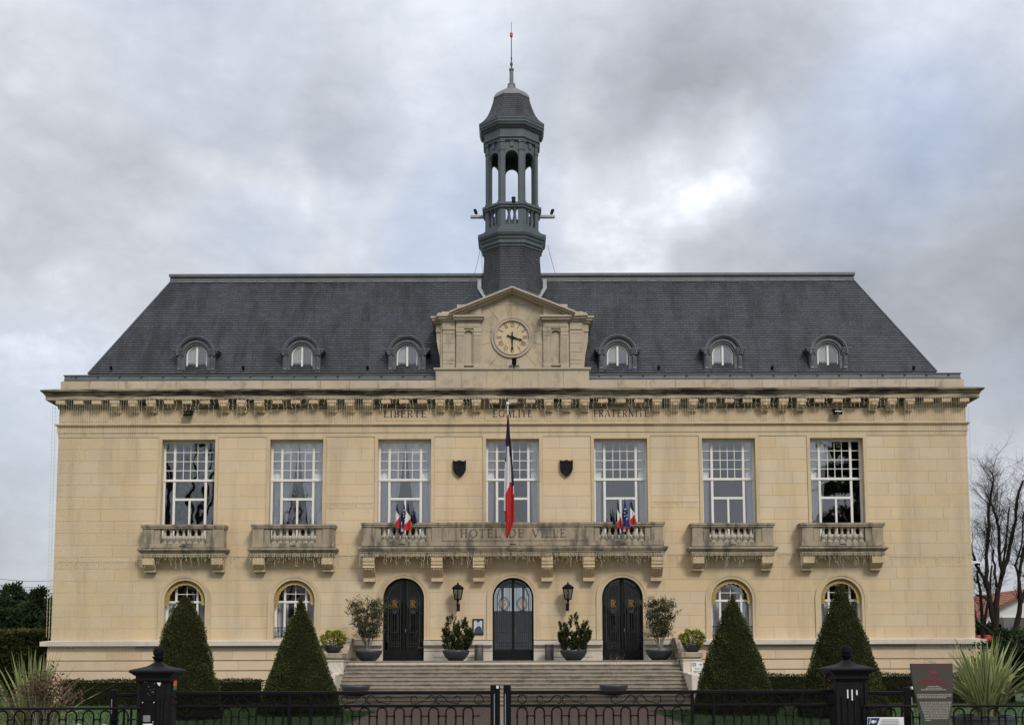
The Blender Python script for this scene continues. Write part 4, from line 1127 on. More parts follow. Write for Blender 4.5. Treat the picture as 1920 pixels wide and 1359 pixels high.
# raking cornice, in three steps
for t, (d0, d1, yf) in enumerate(((0, 3.2, -.28), (3.2, 6.2, -.2), (6.2, 9.5, -.08))):
    m3 = MB()
    for s in (-1, 1):
        A = (0, Z(540 + d0 * 1.05)); B = (s * Q(118 - t*1.5), Z(586.5 + d0 * 1.05)); Bx = (s * Q(118 - t*1.5), Z(586.5 + d1 * 1.05)); Ax = (0, Z(540 + d1 * 1.05))
        m3.prism([A, B, Bx, Ax] if s > 0 else [A, Ax, Bx, B], yf, 2.4 if t == 0 else .3)
    m3.build('raking_cornice', M['stone_attic'], pedw)
for s in (-1, 1):
    def bx_(mb, a, b, y0, y1, za, zb2, c=.008): mb.cbox(min(s*Q(a), s*Q(b)), max(s*Q(a), s*Q(b)), y0, y1, Z(za), Z(zb2), c)
    for a in (57.5, 90.5):                             # fluted pilasters
        m3 = MB(); bx_(m3, a, a + 15.2, .02, .2, 688.5, 680); bx_(m3, a + .6, a + 14.6, .05, .2, 680, 628.5)
        bx_(m3, a, a + 15.2, .02, .2, 621.5, 615); bx_(m3, a + .4, a + 14.8, .035, .2, 628.5, 621.5)
        for i in range(5): bx_(m3, a + 2 + i*2.4, a + 3.2 + i*2.4, .035, .1, 679, 632)
        m3.build('pilaster', M['stone_attic'], pedw)
    m3 = MB(); m3.ring([(s*Q(74.3), Z(681)), (s*Q(74.3), Z(622))] + [(s*Q(82) + (-s) * Q(7.7) * math.cos(t*PI/8), Z(622) + Q(4) * math.sin(t*PI/8)) for t in range(9)] + [(s*Q(89.7), Z(681))],
                       [(s*Q(72.7), Z(684)), (s*Q(72.7), Z(616))] + [(s*Q(72.7 + 18 * t / 8), Z(616)) for t in range(9)] + [(s*Q(91.2), Z(684))], .07, .2, closed=True); m3.build('niche', M['stone_attic'], pedw)
    m3 = MB(); bx_(m3, 57.5, 106, .03, .3, 615.2, 614); bx_(m3, 58.5, 105.5, .05, .3, 614, 602); bx_(m3, 61, 103, .035, .3, 612.5, 603.5); bx_(m3, 57, 107, .0, .3, 602, 600)
    bx_(m3, 54.5, 110, -.10, .3, 600, 596); bx_(m3, 52.5, 111.5, -.16, .3, 596, 592.3); bx_(m3, 58.5, 104, .04, .3, 592.3, 570)
    m3.build('entablature', M['stone_attic'], pedw)
    m3 = MB(); zc_ = [689, 681, 674, 659, 642, 624, 617]   # outer wing in courses
    for a, b in zip(zc_, zc_[1:]): bx_(m3, 108, 131, .10, 1.9, a, b + .4)
    bx_(m3, 107, 132, .07, 1.9, 617, 615.5); bx_(m3, 108, 131.5, .09, 1.9, 615.5, 601.5); bx_(m3, 107, 135, .02, 1.9, 601.5, 598); bx_(m3, 107, 139, -.06, 1.9, 598, 594); bx_(m3, 107, 142, -.12, 1.9, 594, 590)
    bx_(m3, 107, 133, .02, 1.9, 590, 583.5); bx_(m3, 107, 140, .0, 1.5, 590, 586)
    m3.build('wing', M['stone_attic'], pedw)
    m3 = MB()                                          # scrolled outer buttress
    pr = [(131, 689), (135, 687), (136, 676), (137, 664), (140, 650), (142.5, 636), (143, 626), (143, 617), (131, 617)]
    pts = [(s*Q(a), Z(b)) for a, b in pr]
    m3.prism(pts if s > 0 else pts[::-1], .22, 1.9); m3.build('scroll_buttress', M['stone_attic'], pedw)
    m3 = MB(); bx_(m3, 131, 144, .18, 1.9, 620, 616); bx_(m3, 131, 143.5, .2, 1.9, 616, 604); bx_(m3, 131, 147, .12, 1.9, 604, 600); bx_(m3, 131, 151, .05, 1.9, 600, 596); bx_(m3, 131, 153.5, .0, 1.9, 596, 592)
    m3.build('wing_cornice', M['stone_attic'], pedw)
# clock
m2 = MB(); m2.ring(arc(0, cz, Q(31.5), 0, 360, 48)[:-1], arc(0, cz, Q(34.5), 0, 360, 48)[:-1], .06, .2); m2.ring(arc(0, cz, Q(34.5), 0, 360, 48)[:-1], arc(0, cz, Q(36.3), 0, 360, 48)[:-1], .10, .2)
m2.ring(arc(0, cz, Q(36.3), 0, 360, 48)[:-1], arc(0, cz, Q(39.4), 0, 360, 48)[:-1], .08, .2)
clock = m2.build('clock', M['stone_attic'], TH, label='round stone clock face with Roman numerals at half past three')
m3 = MB(); m3.prism(arc(0, cz, Q(32), 0, 360, 48)[:-1], .135, .2); m3.build('dial', M['stone_plain'], clock)
m3 = MB()
for a in (45, 135, 225, 315):
    c_, s2 = math.cos(math.radians(a)), math.sin(math.radians(a)); bar(m3, (Q(5)*c_, cz + Q(5)*s2), (Q(31)*c_, cz + Q(31)*s2), .012, .132, .15)
m3.build('dial_joint', M['mortar'], clock)
NUM = ['XII', 'I', 'II', 'III', 'IV', 'V', 'VI', 'VII', 'VIII', 'IX', 'X', 'XI']
NUM[4] = 'IIII'
m3 = MB()
for i, t in enumerate(NUM):
    g = MB(); word(g, t, 0, -Q(3.9), Q(7.8), Q({1: 2.2, 2: 4.2, 3: 6.5, 4: 8.8}[len(t)] + (1.5 if t[0] in 'VX' or t[-1] in 'VX' else 0)), .125, .15, sp=.1)
    a = -math.radians(30 * i); c_, s2 = math.cos(a), math.sin(a)
    for f in g.f:
        m3.face([((x * c_ - (z + Q(23.8)) * s2), y, cz + (x * s2 + (z + Q(23.8)) * c_)) for x, y, z in (g.v[j] for j in f)])
    m3.cbox(Q(29.5) * math.sin(-a) - .014, Q(29.5) * math.sin(-a) + .014, .122, .14, cz + Q(29.5) * math.cos(a) - .014, cz + Q(29.5) * math.cos(a) + .014, .003)
m3.build('numerals', M['numeral'], clock, recalc=False)
def hand(ang, ln, tail, w_, y):
    a = math.radians(90 - ang); c_, s2 = math.cos(a), math.sin(a)
    pr = [(-tail, w_*.9), (-tail, -w_*.9), (-tail*.55, -w_*.5), (0, -w_*1.1), (ln*.45, -w_*.55), (ln*.66, -w_*.45), (ln*.74, -w_*1.2), (ln*.84, -w_*.6), (ln, 0), (ln*.84, w_*.6), (ln*.74, w_*1.2), (ln*.66, w_*.45), (ln*.45, w_*.55), (0, w_*1.1), (-tail*.55, w_*.5)]
    g = MB(); g.prism([(u * c_ - v * s2, cz + u * s2 + v * c_) for u, v in pr], y, y + .012)
    g.build('hand', M['black_paint'], clock)
hand(180, Q(27.5), Q(10), Q(1.7), .075); hand(108, Q(20.5), Q(10.5), Q(2.1), .095)
m3 = MB(); m3.prism(arc(0, cz, Q(2.3), 0, 360, 12)[:-1], .06, .135); m3.build('hub', M['black_paint'], clock)

# ---- belfry
YT = YR1 + .25
s_ = sc(350, YT); Z = lambda y: zz(y, YT)
T = lambda v, y=400: xx(v, y, YT)
m2 = MB()
zj = [560, 548, 536, 520, 505, 490, 479]; aj = [59.5, 56.5, 54.3, 53, 52, 51.2, 50.8]
m2.octo([(T(59.5, 560), Z(600))] + [(T(a, y), Z(y)) for a, y in zip(aj, zj)], 0, YT)
belfry = m2.build('belfry', M['lead_paint'], TH, label='octagonal lantern belfry with slate shaft and bell roof')
def octo_slates(rows_pts, nrow, sz, parent):
    """slate courses on each of the eight faces, following (apothem, z) points"""
    v, f, uv = [], [], []
    seg = []
    Ls = [0]
    for (a, z), (b, z2) in zip(rows_pts, rows_pts[1:]): Ls.append(Ls[-1] + math.hypot(a - b, z2 - z))
    def at(l):
        for i in range(len(Ls) - 1):
            if l <= Ls[i+1] + 1e-9:
                t = (l - Ls[i]) / (Ls[i+1] - Ls[i]); return (rows_pts[i][0] + (rows_pts[i+1][0] - rows_pts[i][0]) * t, rows_pts[i][1] + (rows_pts[i+1][1] - rows_pts[i][1]) * t)
        return rows_pts[-1]
    tn = math.tan(PI / 8)
    for k in range(8):
        an = k * PI / 4; dx, dy = math.cos(an), math.sin(an); tx, ty = -dy, dx
        for r in range(nrow):
            (a0, z0_), (a1, z1_) = at(Ls[-1] * r / nrow), at(Ls[-1] * (r + 1) / nrow)
            a0 += .014; a1 += .003
            base = len(v)
            for (a, z, sg) in ((a0, z0_, -1), (a0, z0_, 1), (a1, z1_, 1), (a1, z1_, -1)):
                v.append((dx * a + tx * a * tn * sg, YT + dy * a + ty * a * tn * sg, z))
            v += [(dx * (a0 - .02) + tx * (a0 - .02) * tn * sg, YT + dy * (a0 - .02) + ty * (a0 - .02) * tn * sg, z0_) for sg in (-1, 1)]
            f += [(base, base+1, base+2, base+3), (base+4, base+5, base+1, base)]
            o = k * 7.3 + 40; h0, h1 = a0 * tn, a1 * tn
            uv += [(o - h0, r*sz + .004), (o + h0, r*sz + .004), (o + h1, (r+1)*sz - .004), (o - h1, (r+1)*sz - .004), (o - h0, r*sz), (o + h0, r*sz), (o + h0, r*sz + .003), (o - h0, r*sz + .003)]
    me = bpy.data.meshes.new('slate_face'); me.from_pydata(v, [], f); ul = me.uv_layers.new(name='UVMap')
    for i, c in enumerate(uv): ul.data[i].uv = c
    me.materials.append(M['slate_tower']); ob = bpy.data.objects.new('slate_face', me); COL.objects.link(ob); ob.parent = parent
octo_slates([(T(a, y), Z(y)) for a, y in zip(aj, zj)], 17, .11, belfry)
m3 = MB(); m3.octo([(T(50.5), Z(480)), (T(53), Z(478)), (T(53), Z(475)), (T(56), Z(473)), (T(56), Z(468)), (T(58.5), Z(465)), (T(58.5), Z(462)), (T(61.5), Z(460)), (T(63), Z(456)), (T(63), Z(450)), (T(57), Z(447)), (T(52), Z(446)), (T(52), Z(443))], 0, YT); m3.build('lower_cornice', M['lead_paint'], belfry)
AP = T(49.5)
def facepanels(name, a, z0, z1, hole, thick, mat, parent, arch=None):
    """eight wall panels with an opening each; hole = half-width, (zb, zs) for arch"""
    tn = math.tan(PI / 8)
    for k in range(8):
        an = k * PI / 4 - PI / 2; hw = a * tn
        g = MB(); zb, zs, hwid = hole
        inn = archline(hwid, zb, zs, 12) if arch else [(hwid, zb), (hwid, zs), (-hwid, zs), (-hwid, zb)]
        if arch:
            ou = [(hw, zb)] + [(hw * math.cos(t * PI / 12) / max(abs(math.cos(t * PI / 12)), abs(math.sin(t * PI / 12))), zs + (z1 - zs) * math.sin(t * PI / 12) / max(abs(math.cos(t * PI / 12)), abs(math.sin(t * PI / 12)))) for t in range(13)] + [(-hw, zb)]
        else: ou = [(hw, zb), (hw, z1), (-hw, z1), (-hw, zb)]
        g.ring(inn, ou, -a, -a + thick, closed=False)
        if zb > z0 + .01: g.box(-hw, hw, -a, -a + thick, z0, zb)
        ca, sa = math.cos(k * PI / 4), math.sin(k * PI / 4)
        g.v = [(x * ca - y * sa, YT + x * sa + y * ca, z) for x, y, z in g.v]
        g.build(name, mat, parent)
facepanels('parapet_face', T(49.5), Z(446), Z(402), (Z(437), Z(408), T(11.8)), .16, M['lead_paint'], belfry)
m3 = MB(); m3.octo([(T(49), Z(408)), (T(52.5), Z(406.5)), (T(52.5), Z(404)), (T(54.8), Z(402)), (T(54.8), Z(398)), (T(50), Z(396.5)), (T(43), Z(396.5)), (T(43), Z(408)), (T(49), Z(408))], 0, YT, caps=False)
m3.build('parapet_rail', M['lead_paint'], belfry)
m3 = MB(); m3.octo([(T(49), Z(448)), (T(49), Z(444))], 0, YT); m3.build('lantern_floor', M['lead_paint'], belfry)
bal = MB(); bal.lathe([(.05, Z(437)), (.085, Z(436)), (.05, Z(433)), (.085, Z(427)), (.05, Z(418)), (.075, Z(411)), (.1, Z(410.5)), (.1, Z(408))], 8)
fb = None
for k in range(8):
    for sg in (-1, 1):
        an = k * PI / 4 - PI / 2; r = T(49.5) - .08
        x = r * math.cos(an) - math.sin(an) * sg * T(5.2); y = r * math.sin(an) + math.cos(an) * sg * T(5.2)
        if fb is None: o = fb = bal.build('baluster', M['lead_paint'], belfry, 'auto')
        else: o = fb.copy(); COL.objects.link(o)
        o.location = (x, YT + y, 0)
facepanels('arcade_face', AP - .06, Z(397), Z(282), (Z(397), Z(312), T(11.8)), .14, M['lead_paint'], belfry, True)
for k in range(8):                                    # corner piers of the lantern, keystones
    an = k * PI / 4 + PI / 8 - PI / 2; rc = (AP - .02) / math.cos(PI / 8)
    g = MB(); wv = T(7.0); dpt = .12
    for dd in (-PI/8, PI/8):
        ca, sa = math.cos(an + dd), math.sin(an + dd)
        sgn = 1 if dd < 0 else -1
        a = AP - .015; tn = math.tan(PI / 8)
        x0, x1 = sgn * (a * tn), sgn * (a * tn - wv)
        pts = [(min(x0, x1), Z(397)), (max(x0, x1), Z(397)), (max(x0, x1), Z(282)), (min(x0, x1), Z(282))]
        h = MB(); h.prism(pts, 0, dpt)
        g.add([(-x * sa + (a - y) * ca, YT + x * ca + (a - y) * sa, z) for x, y, z in h.v], h.f)
        for zA, zB, ex in ((397, 393, .03), (300, 297, .02), (286, 282, .03)):
            h = MB(); h.prism([(min(x0, x1) - (.02 if sgn > 0 else 0), Z(zA)), (max(x0, x1) + (.02 if sgn < 0 else 0), Z(zA)), (max(x0, x1) + (.02 if sgn < 0 else 0), Z(zB)), (min(x0, x1) - (.02 if sgn > 0 else 0), Z(zB))], -ex, .05)
            g.add([(-x * sa + (a - y) * ca, YT + x * ca + (a - y) * sa, z) for x, y, z in h.v], h.f)
    g.build('corner_pier', M['lead_paint'], belfry)
    ca, sa = math.cos(k * PI / 4 - PI / 2), math.sin(k * PI / 4 - PI / 2)
    g = MB(); h = MB(); h.prism([(-T(3), Z(294)), (T(3), Z(294)), (T(3.8), Z(284)), (-T(3.8), Z(284))], -.04, .1)
    g.add([(-x * sa + (AP - .06 - y) * ca, YT + x * ca + (AP - .06 - y) * sa, z) for x, y, z in h.v], h.f); g.build('keystone', M['lead_paint'], belfry)
m3 = MB(); m3.octo([(T(40), Z(283)), (T(50.5), Z(283)), (T(50.5), Z(280)), (T(53), Z(278)), (T(53), Z(275)), (T(50.5), Z(274)), (T(50.5), Z(262)), (T(54), Z(260)), (T(54), Z(258)), (T(57.5), Z(257)), (T(58.5), Z(254)), (T(60), Z(252)), (T(60), Z(249)), (T(61), Z(247)), (T(61), Z(244)), (T(58), Z(243))], 0, YT); m3.build('upper_cornice', M['lead_paint'], belfry)
br_ = [(61, 243.5), (56.5, 240), (51, 234.5), (45.5, 226.5), (41, 216.5), (37.5, 206.5), (34.8, 197), (33, 190)]
m3 = MB(); m3.octo([(T(a - .6), Z(y)) for a, y in br_], 0, YT); bell = m3.build('bell_roof', M['lead_paint'], belfry)
octo_slates([(T(a - .6), Z(y)) for a, y in br_], 13, .11, belfry)
m3 = MB(); m3.octo([(T(33.8), Z(190.5)), (T(33.2), Z(188)), (T(30.5), Z(183)), (T(26), Z(178)), (T(20), Z(174)), (T(13), Z(171)), (T(8.5), Z(170)), (T(8.5), Z(167.5)), (T(7.5), Z(163)), (T(6.8), Z(160.5)), (T(7.2), Z(160)), (T(7.2), Z(159)), (T(4.5), Z(158)), (T(3.8), Z(156)), (T(3.6), Z(133)), (T(4.6), Z(132.5)), (T(4.6), Z(130)), (T(2), Z(129))], 0, YT); m3.build('dome_cap', M['zinc'], belfry)
m3 = MB(); m3.lathe([(T(1.4), Z(130)), (T(1.4), Z(124)), (T(2.6), Z(123)), (T(2.6), Z(119)), (T(1.3), Z(118)), (T(1.0), Z(112)), (T(1.6), Z(111)), (T(1.6), Z(109)), (T(.9), Z(108)), (T(.8), Z(71)), (T(.45), Z(62)), (T(.4), Z(42))], 8, 0, YT); m3.build('lightning_rod', M['wire'], belfry)
m3 = MB(); m3.lathe([(T(1), Z(70)), (T(2.7), Z(69.5)), (T(2.9), Z(64)), (T(2.2), Z(62)), (T(1), Z(61.5))], 10, 0, YT); m3.build('rod_ball', M['red_enamel'], belfry)
for s in (-1, 1):                                     # lead flashing where the shaft meets the slates
    m3 = MB(); a = T(54.5)
    def roofpt(x, y): 
        t = (y - YR0) / RUN; return (x, y - .03, zr0 + (zr1 - zr0) * min(t, 1.0) + .03)
    p = [roofpt(s*(a + .05), YR1), roofpt(s*(a + .05), YT - a * .414), roofpt(s*(a*.42 + .05), YT - a - .0)]
    for (u, v_) in zip(p, p[1:]):
        uu, vv = Vector(u), Vector(v_); off = Vector((s*.16, 0, 0))
        m3.add([uu, vv, vv + off, uu + off, uu + Vector((0,-.03,.03)), vv + Vector((0,-.03,.03)), vv + off + Vector((0,-.03,.03)), uu + off + Vector((0,-.03,.03))], [(0,1,5,4),(1,2,6,5),(2,3,7,6),(3,0,4,7),(4,5,6,7),(3,2,1,0)])
    m3.build('flashing', M['zinc_light'], belfry)

# ---- stairs and cheeks
HS = xx(311, 1240, YL)
m2 = MB(); m2.box(-HS, HS, YL, .14, 0, ZL - .03); stair = m2.build('staircase', M['stone_white'], TH)
m3 = MB(); m3.box(-HS, HS, YL - .03, .14, ZL - .03, ZL); m3.build('landing', M['step'], stair)
for i in range(NST):
    z1_ = ZL - (ZL / NST) * (i) ; zt_ = ZL - ZL / NST * (i + 1)
    y1_ = YL - TREAD * i
    nb = 5; off = .5 if i % 2 else 0
    cuts = sorted([-HS, HS] + [-HS + 2*HS * (j + off * .9 + rs.uniform(-.12, .12)) / nb for j in range(1, nb)])
    for a, b in zip(cuts, cuts[1:]):
        m3 = MB(); ztp = zt_ if i < NST - 1 else .0
        if i == NST - 1: continue
        prismx(m3, [(y1_, zt_ - ZL/NST), (y1_ - TREAD, zt_ - ZL/NST), (y1_ - TREAD, zt_ - .045), (y1_ - TREAD - .03, zt_ - .04), (y1_ - TREAD - .03, zt_ - .006), (y1_ - TREAD - .024, zt_), (y1_, zt_)], a + .004, b - .004)
        m3.build('step', M['step'], stair)
m3 = MB(); m3.box(-HS + .1, HS - .1, YS + .4, YL, 0, .02); m3.build('stair_core', M['step'], stair)
for s in (-1, 1):
    X = lambda a, b: (min(s*a, s*b), max(s*a, s*b))
    x0, x1 = HS + .0, xx(352, 1240, -3.0)
    zc1, zc2 = zz(1233, -3.0), zz(1223, -3.0)
    m3 = MB(); m3.cbox(*X(x0 + .03, x1), -3.0, -.08, 0, zc1, .015)
    m3.cbox(*X(x0 + .0, x1 + .03), -3.03, -.08, zc1 - .10, zc1 - .05, .01); cheek = m3.build('stair_cheek', M['stone_white'], TH)
    m3 = MB(); m3.cbox(*X(x0 - .04, x1 + .06), -3.08, -.08, zc1, zc2, .02); m3.build('cheek_cap', M['stone_grey'], cheek)
    m3 = MB()                                          # ramped parapet rising to the wall
    zr_ = zz(1196, -.3)
    prismx(m3, [(-.1, zc2), (-1.9, zc2), (-1.75, zc2 + .12), (-.9, zr_), (-.1, zr_)], *X(x0 + .02, x0 + .30)); m3.build('ramp_parapet', M['stone_grey'], cheek)
    m3 = MB(); zl_ = zz(1264, -4.0)
    m3.cbox(*X(x0 + .0, x0 + .34), -5.2, -3.0, 0, zl_, .02); m3.cbox(*X(x0 - .02, x0 + .36), -4.3, -3.0, zl_, zl_ + .05, .01); m3.build('lower_pier', M['stone_white'], cheek)
    hr = MB(); xr = s * (x0 + .42)
    hr.tube([(xr, -3.02, zl_ + .06), (xr, -3.35, zl_ + .06), (xr + s*.06, -3.7, zl_ - .22), (xr + s*.06, -3.75, .15)], .022, 8); hr.build('handrail', M['wire'], cheek)
# ------------------------------------------------------------------ foliage helpers
rng = np.random.default_rng(5)
def leaves(name, P, size, mat, parent=None, dirs=None, aspect=.5, tone=None, jitter=1.0, merge=None, loc=None, **kw):
    """one diamond leaf per point: P (n,3), length 'size' (scalar or n), pointing along dirs"""
    P = np.asarray(P, float); n = len(P)
    d = rng.normal(size=(n, 3)) * jitter
    if dirs is not None: d = d + np.asarray(dirs)
    d /= np.linalg.norm(d, axis=1)[:, None] + 1e-9
    a = np.cross(d, rng.normal(size=(n, 3))); a /= np.linalg.norm(a, axis=1)[:, None] + 1e-9
    s = (np.full(n, size) if np.isscalar(size) else np.asarray(size)) * rng.uniform(.7, 1.3, n)
    L_ = d * s[:, None]; W = a * (s * aspect * .5)[:, None]
    V = np.stack([P - L_*.1, P + L_*.42 + W, P + L_, P + L_*.42 - W], 1).reshape(-1, 3)
    me = bpy.data.meshes.new(name)
    me.vertices.add(4 * n); me.vertices.foreach_set('co', V.ravel())
    me.loops.add(4 * n); me.loops.foreach_set('vertex_index', np.arange(4 * n, dtype=np.int32))
    me.polygons.add(n); me.polygons.foreach_set('loop_start', np.arange(0, 4*n, 4, dtype=np.int32)); me.polygons.foreach_set('loop_total', np.full(n, 4, dtype=np.int32))
    me.update(calc_edges=True)
    t = rng.uniform(0, 1, n) if tone is None else np.clip(np.asarray(tone) + rng.normal(0, .16, n), 0, 1)
    at = me.attributes.new('tone', 'FLOAT', 'FACE'); at.data.foreach_set('value', t.astype(np.float32))
    me.materials.append(mat)
    o = bpy.data.objects.new(name, me); COL.objects.link(o)
    if parent: o.parent = parent
    if loc: o.location = loc
    return tag(o, **kw)
def clump(P, f=1.5, ph=0.0):                          # soft pseudo-noise 0..1 for light and dark clumps
    x, y, z = P[:, 0] * f, P[:, 1] * f, P[:, 2] * f
    return .5 + .5 * np.sin(x * 2.1 + 1.3 * np.sin(z * 1.7 + ph) + ph) * np.sin(z * 2.6 + 1.1 * np.sin(y * 1.9 + x) + ph * 2)

# ------------------------------------------------------------------ clipped yew cones
def topiary(apx, apy, Y, prof, label, seed):
    """prof: (pixels below the apex, half-width pixels)"""
    r_ = np.random.default_rng(seed)
    X, zt = U(apx, apy, Y); s_ = sc(1200, Y)
    pr = [(0.0, zt + .01)] + [(hw * s_, zt - dy * s_) for dy, hw in prof]
    last = pr[-1]
    pr.append((last[0] * 1.06, .25)); pr.append((last[0] * 1.0, .02))
    root = empty('topiary_cone', (X, Y, 0), label=label, cat='topiary', group='clipped yew cones on the lawn')
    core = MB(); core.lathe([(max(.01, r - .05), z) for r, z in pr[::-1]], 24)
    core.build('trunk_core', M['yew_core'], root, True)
    zs = np.array([p[1] for p in pr][::-1]); rs_ = np.array([p[0] for p in pr][::-1])
    n = 24000; zz_ = r_.uniform(0, 1, n * 3) * (zt - .02) + .02
    rr = np.interp(zz_, zs, rs_); keep = r_.uniform(0, rs_.max(), n * 3) < rr + .05
    zz_, rr = zz_[keep][:n], rr[keep][:n]; m = len(zz_)
    an = r_.uniform(0, 2*PI, m)
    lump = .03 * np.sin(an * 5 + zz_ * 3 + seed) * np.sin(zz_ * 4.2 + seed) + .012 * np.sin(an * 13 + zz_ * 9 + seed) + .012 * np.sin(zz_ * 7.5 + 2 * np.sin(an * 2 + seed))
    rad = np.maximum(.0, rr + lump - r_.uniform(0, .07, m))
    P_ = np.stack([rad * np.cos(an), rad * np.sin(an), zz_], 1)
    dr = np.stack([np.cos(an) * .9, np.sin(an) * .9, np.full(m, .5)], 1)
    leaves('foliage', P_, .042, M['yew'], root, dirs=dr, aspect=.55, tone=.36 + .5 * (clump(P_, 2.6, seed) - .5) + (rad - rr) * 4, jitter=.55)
    k = r_.choice(m, 420); sp = P_[k] + dr[k] * .03                        # stray shoots the shears missed
    leaves('shoots', np.repeat(sp, 3, 0) + r_.normal(size=(1260, 3)) *   .012, .05, M['yew'], root, dirs=np.repeat(dr[k] + [0, 0, .3], 3, 0), aspect=.22, tone=np.full(1260, .75), jitter=.3)
    return root
topiary(347, 1117, -12.5, [(1, 4), (4, 8), (9, 12), (22, 20), (42, 29), (63, 37), (83, 42.5), (123, 52), (178, 66), (215, 72)], 'rounded bullet shaped yew topiary behind the gate pier with notice plates', 1)
topiary(564.5, 1121, -10.5, [(1, 2.5), (5, 4.5), (30, 14), (85, 35.5), (130, 52), (173, 67), (205, 76)], 'straight sided pointed yew topiary beside the stair cheek without a sign', 2)
topiary(1373, 1115, -10.5, [(1, 2), (5, 5), (30, 15), (85, 38), (130, 55), (180, 70), (215, 78)], 'straight sided pointed yew topiary beside the stair cheek with the lift sign', 3)
topiary(1576, 1094, -12.5, [(1, 3), (5, 6), (30, 16.5), (85, 38), (130, 54), (200, 75), (240, 84)], 'tallest yew topiary cone behind the gate pier with the yellow disc', 4)

# ------------------------------------------------------------------ hedges and lawn
def hedge(x0, x1, y0, y1, h, mat, name, label, n, size, cat='hedge', topmat=None, base='yew_core', z0=0.0):
    root = empty(name, ((x0 + x1) / 2, (y0 + y1) / 2, z0), label=label, cat=cat)
    a, b = (x1 - x0) / 2, (y1 - y0) / 2
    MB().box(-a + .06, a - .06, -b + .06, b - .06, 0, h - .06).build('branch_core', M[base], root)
    areas = np.array([2*a*h, 2*b*h, 2*b*h, 2*a*2*b]); w_ = areas / areas.sum()
    pts, drs, tp = [], [], []
    for i in range(n):
        k = rng.choice(4, p=w_)
        u, v_ = rng.uniform(-1, 1), rng.uniform(0, 1)
        ins = rng.uniform(-.03, .08)
        if k == 0: pts.append((u*a, -b + ins, v_*h)); drs.append((0, -1, .4))
        elif k == 1: pts.append((-a + ins, u*b, v_*h)); drs.append((-1, 0, .4))
        elif k == 2: pts.append((a - ins, u*b, v_*h)); drs.append((1, 0, .4))
        else: pts.append((u*a, (2*v_ - 1)*b, h - ins + .05*math.sin(u*a*3) * rng.uniform())); drs.append((0, -.2, 1))
        tp.append(k == 3)
    P_ = np.array(pts); tp = np.array(tp); D_ = np.array(drs)
    leaves('foliage', P_[~tp], size, M[mat], root, dirs=D_[~tp], tone=.15 + .7 * clump(P_[~tp], 2.5) * .8)
    leaves('top_growth', P_[tp], size, M[topmat or mat], root, dirs=D_[tp], tone=.3 + .6 * clump(P_[tp], 2))
    return root
hl, hr = U(112, 1275, -3.2)[0], U(483, 1275, -3.2)[0]
ht = zz(1274, -3.2)
hedge(hl, hr, -3.2, -2.2, ht, 'box_hedge', 'low_hedge', 'low dark clipped hedge at the wall foot beside the flax plant without planter', 7000, .06)
hl, hr = U(1438, 1266, -3.2)[0], U(1835, 1266, -3.2)[0]
hedge(hl, hr, -3.2, -2.2, zz(1266.5, -3.2), 'box_hedge', 'low_hedge', 'low dark clipped hedge at the wall foot behind the history panel', 7000, .06)
hl, hr = U(-60, 1200, 3)[0], U(91, 1200, 3)[0]
hedge(hl, hr, 3, 5, zz(1181, 3), 'laurel', 'laurel_hedge', 'tall broad leaved hedge with yellowish top beside the end wall', 6500, .15, topmat='laurel_top')
# grass blades where the lawn shows through the railings
def grass_patch(x0, x1, y0, y1, n, avoid=None):
    x = rng.uniform(x0, x1, n); y = rng.uniform(y0, y1, n)
    keep = (np.abs(x) > pw + .05) if avoid else np.ones(n, bool)
    x, y = x[keep], y[keep]
    return np.stack([x, y, np.full(len(x), .0)], 1)
gp = np.concatenate([grass_patch(-19, 19, -17.5, -6.5, 22000, True), grass_patch(-24, 24, -6.5, -3.3, 7000, True)])
gp = gp[~((np.abs(gp[:, 0]) < pw + 3.1) & (gp[:, 1] > YS - 2.6))]
leaves('grass', gp, .09, M['grass'], None, dirs=np.tile([0, 0, 1.6], (len(gp), 1)), aspect=.16, jitter=.45, kind='stuff', label='short green grass of the lawns', cat='grass')
# flower bed behind the left railing, and bedding behind the right one
def bed(px0, px1, Y0, Y1, label, white):
    x0, x1 = U(px0, 1340, Y0)[0], U(px1, 1340, Y0)[0]
    n = 2600
    P_ = np.stack([rng.uniform(x0, x1, n), rng.uniform(Y0, Y1, n), rng.uniform(.05, .42, n)], 1)
    P_[:, 2] *= .55 + .45 * clump(P_ * [1, 1, 0], 3)
    root = empty('flower_bed', ((x0 + x1)/2, Y0, 0), label=label, cat='flower bed'); P_ -= [(x0 + x1)/2, Y0, 0]
    leaves('bed_leaves', P_, .10, M['bed'], root, dirs=np.tile([0, -.3, .9], (n, 1)), aspect=.6)
    k = int(n * white); Q_ = P_[rng.choice(n, k)] + [0, -.03, .07]
    leaves('bed_flowers', Q_, .055, M['flower'], root, dirs=np.tile([0, -.8, .5], (k, 1)), aspect=.9, tone=np.where(rng.uniform(0, 1, k) < .85, 0, 1.0))
    MB().box(x0 - (x0 + x1)/2, x1 - (x0 + x1)/2, 0, Y1 - Y0, -.0, .06).build('bed_soil', M['soil'], root)
bed(-20, 250, -25.5, -23.5, 'flower bed of white and orange pansies behind the low railing', .30)
bed(1622, 1706, -25.5, -23.5, 'planted bed with few pale flowers behind the notice on the railing', .06)

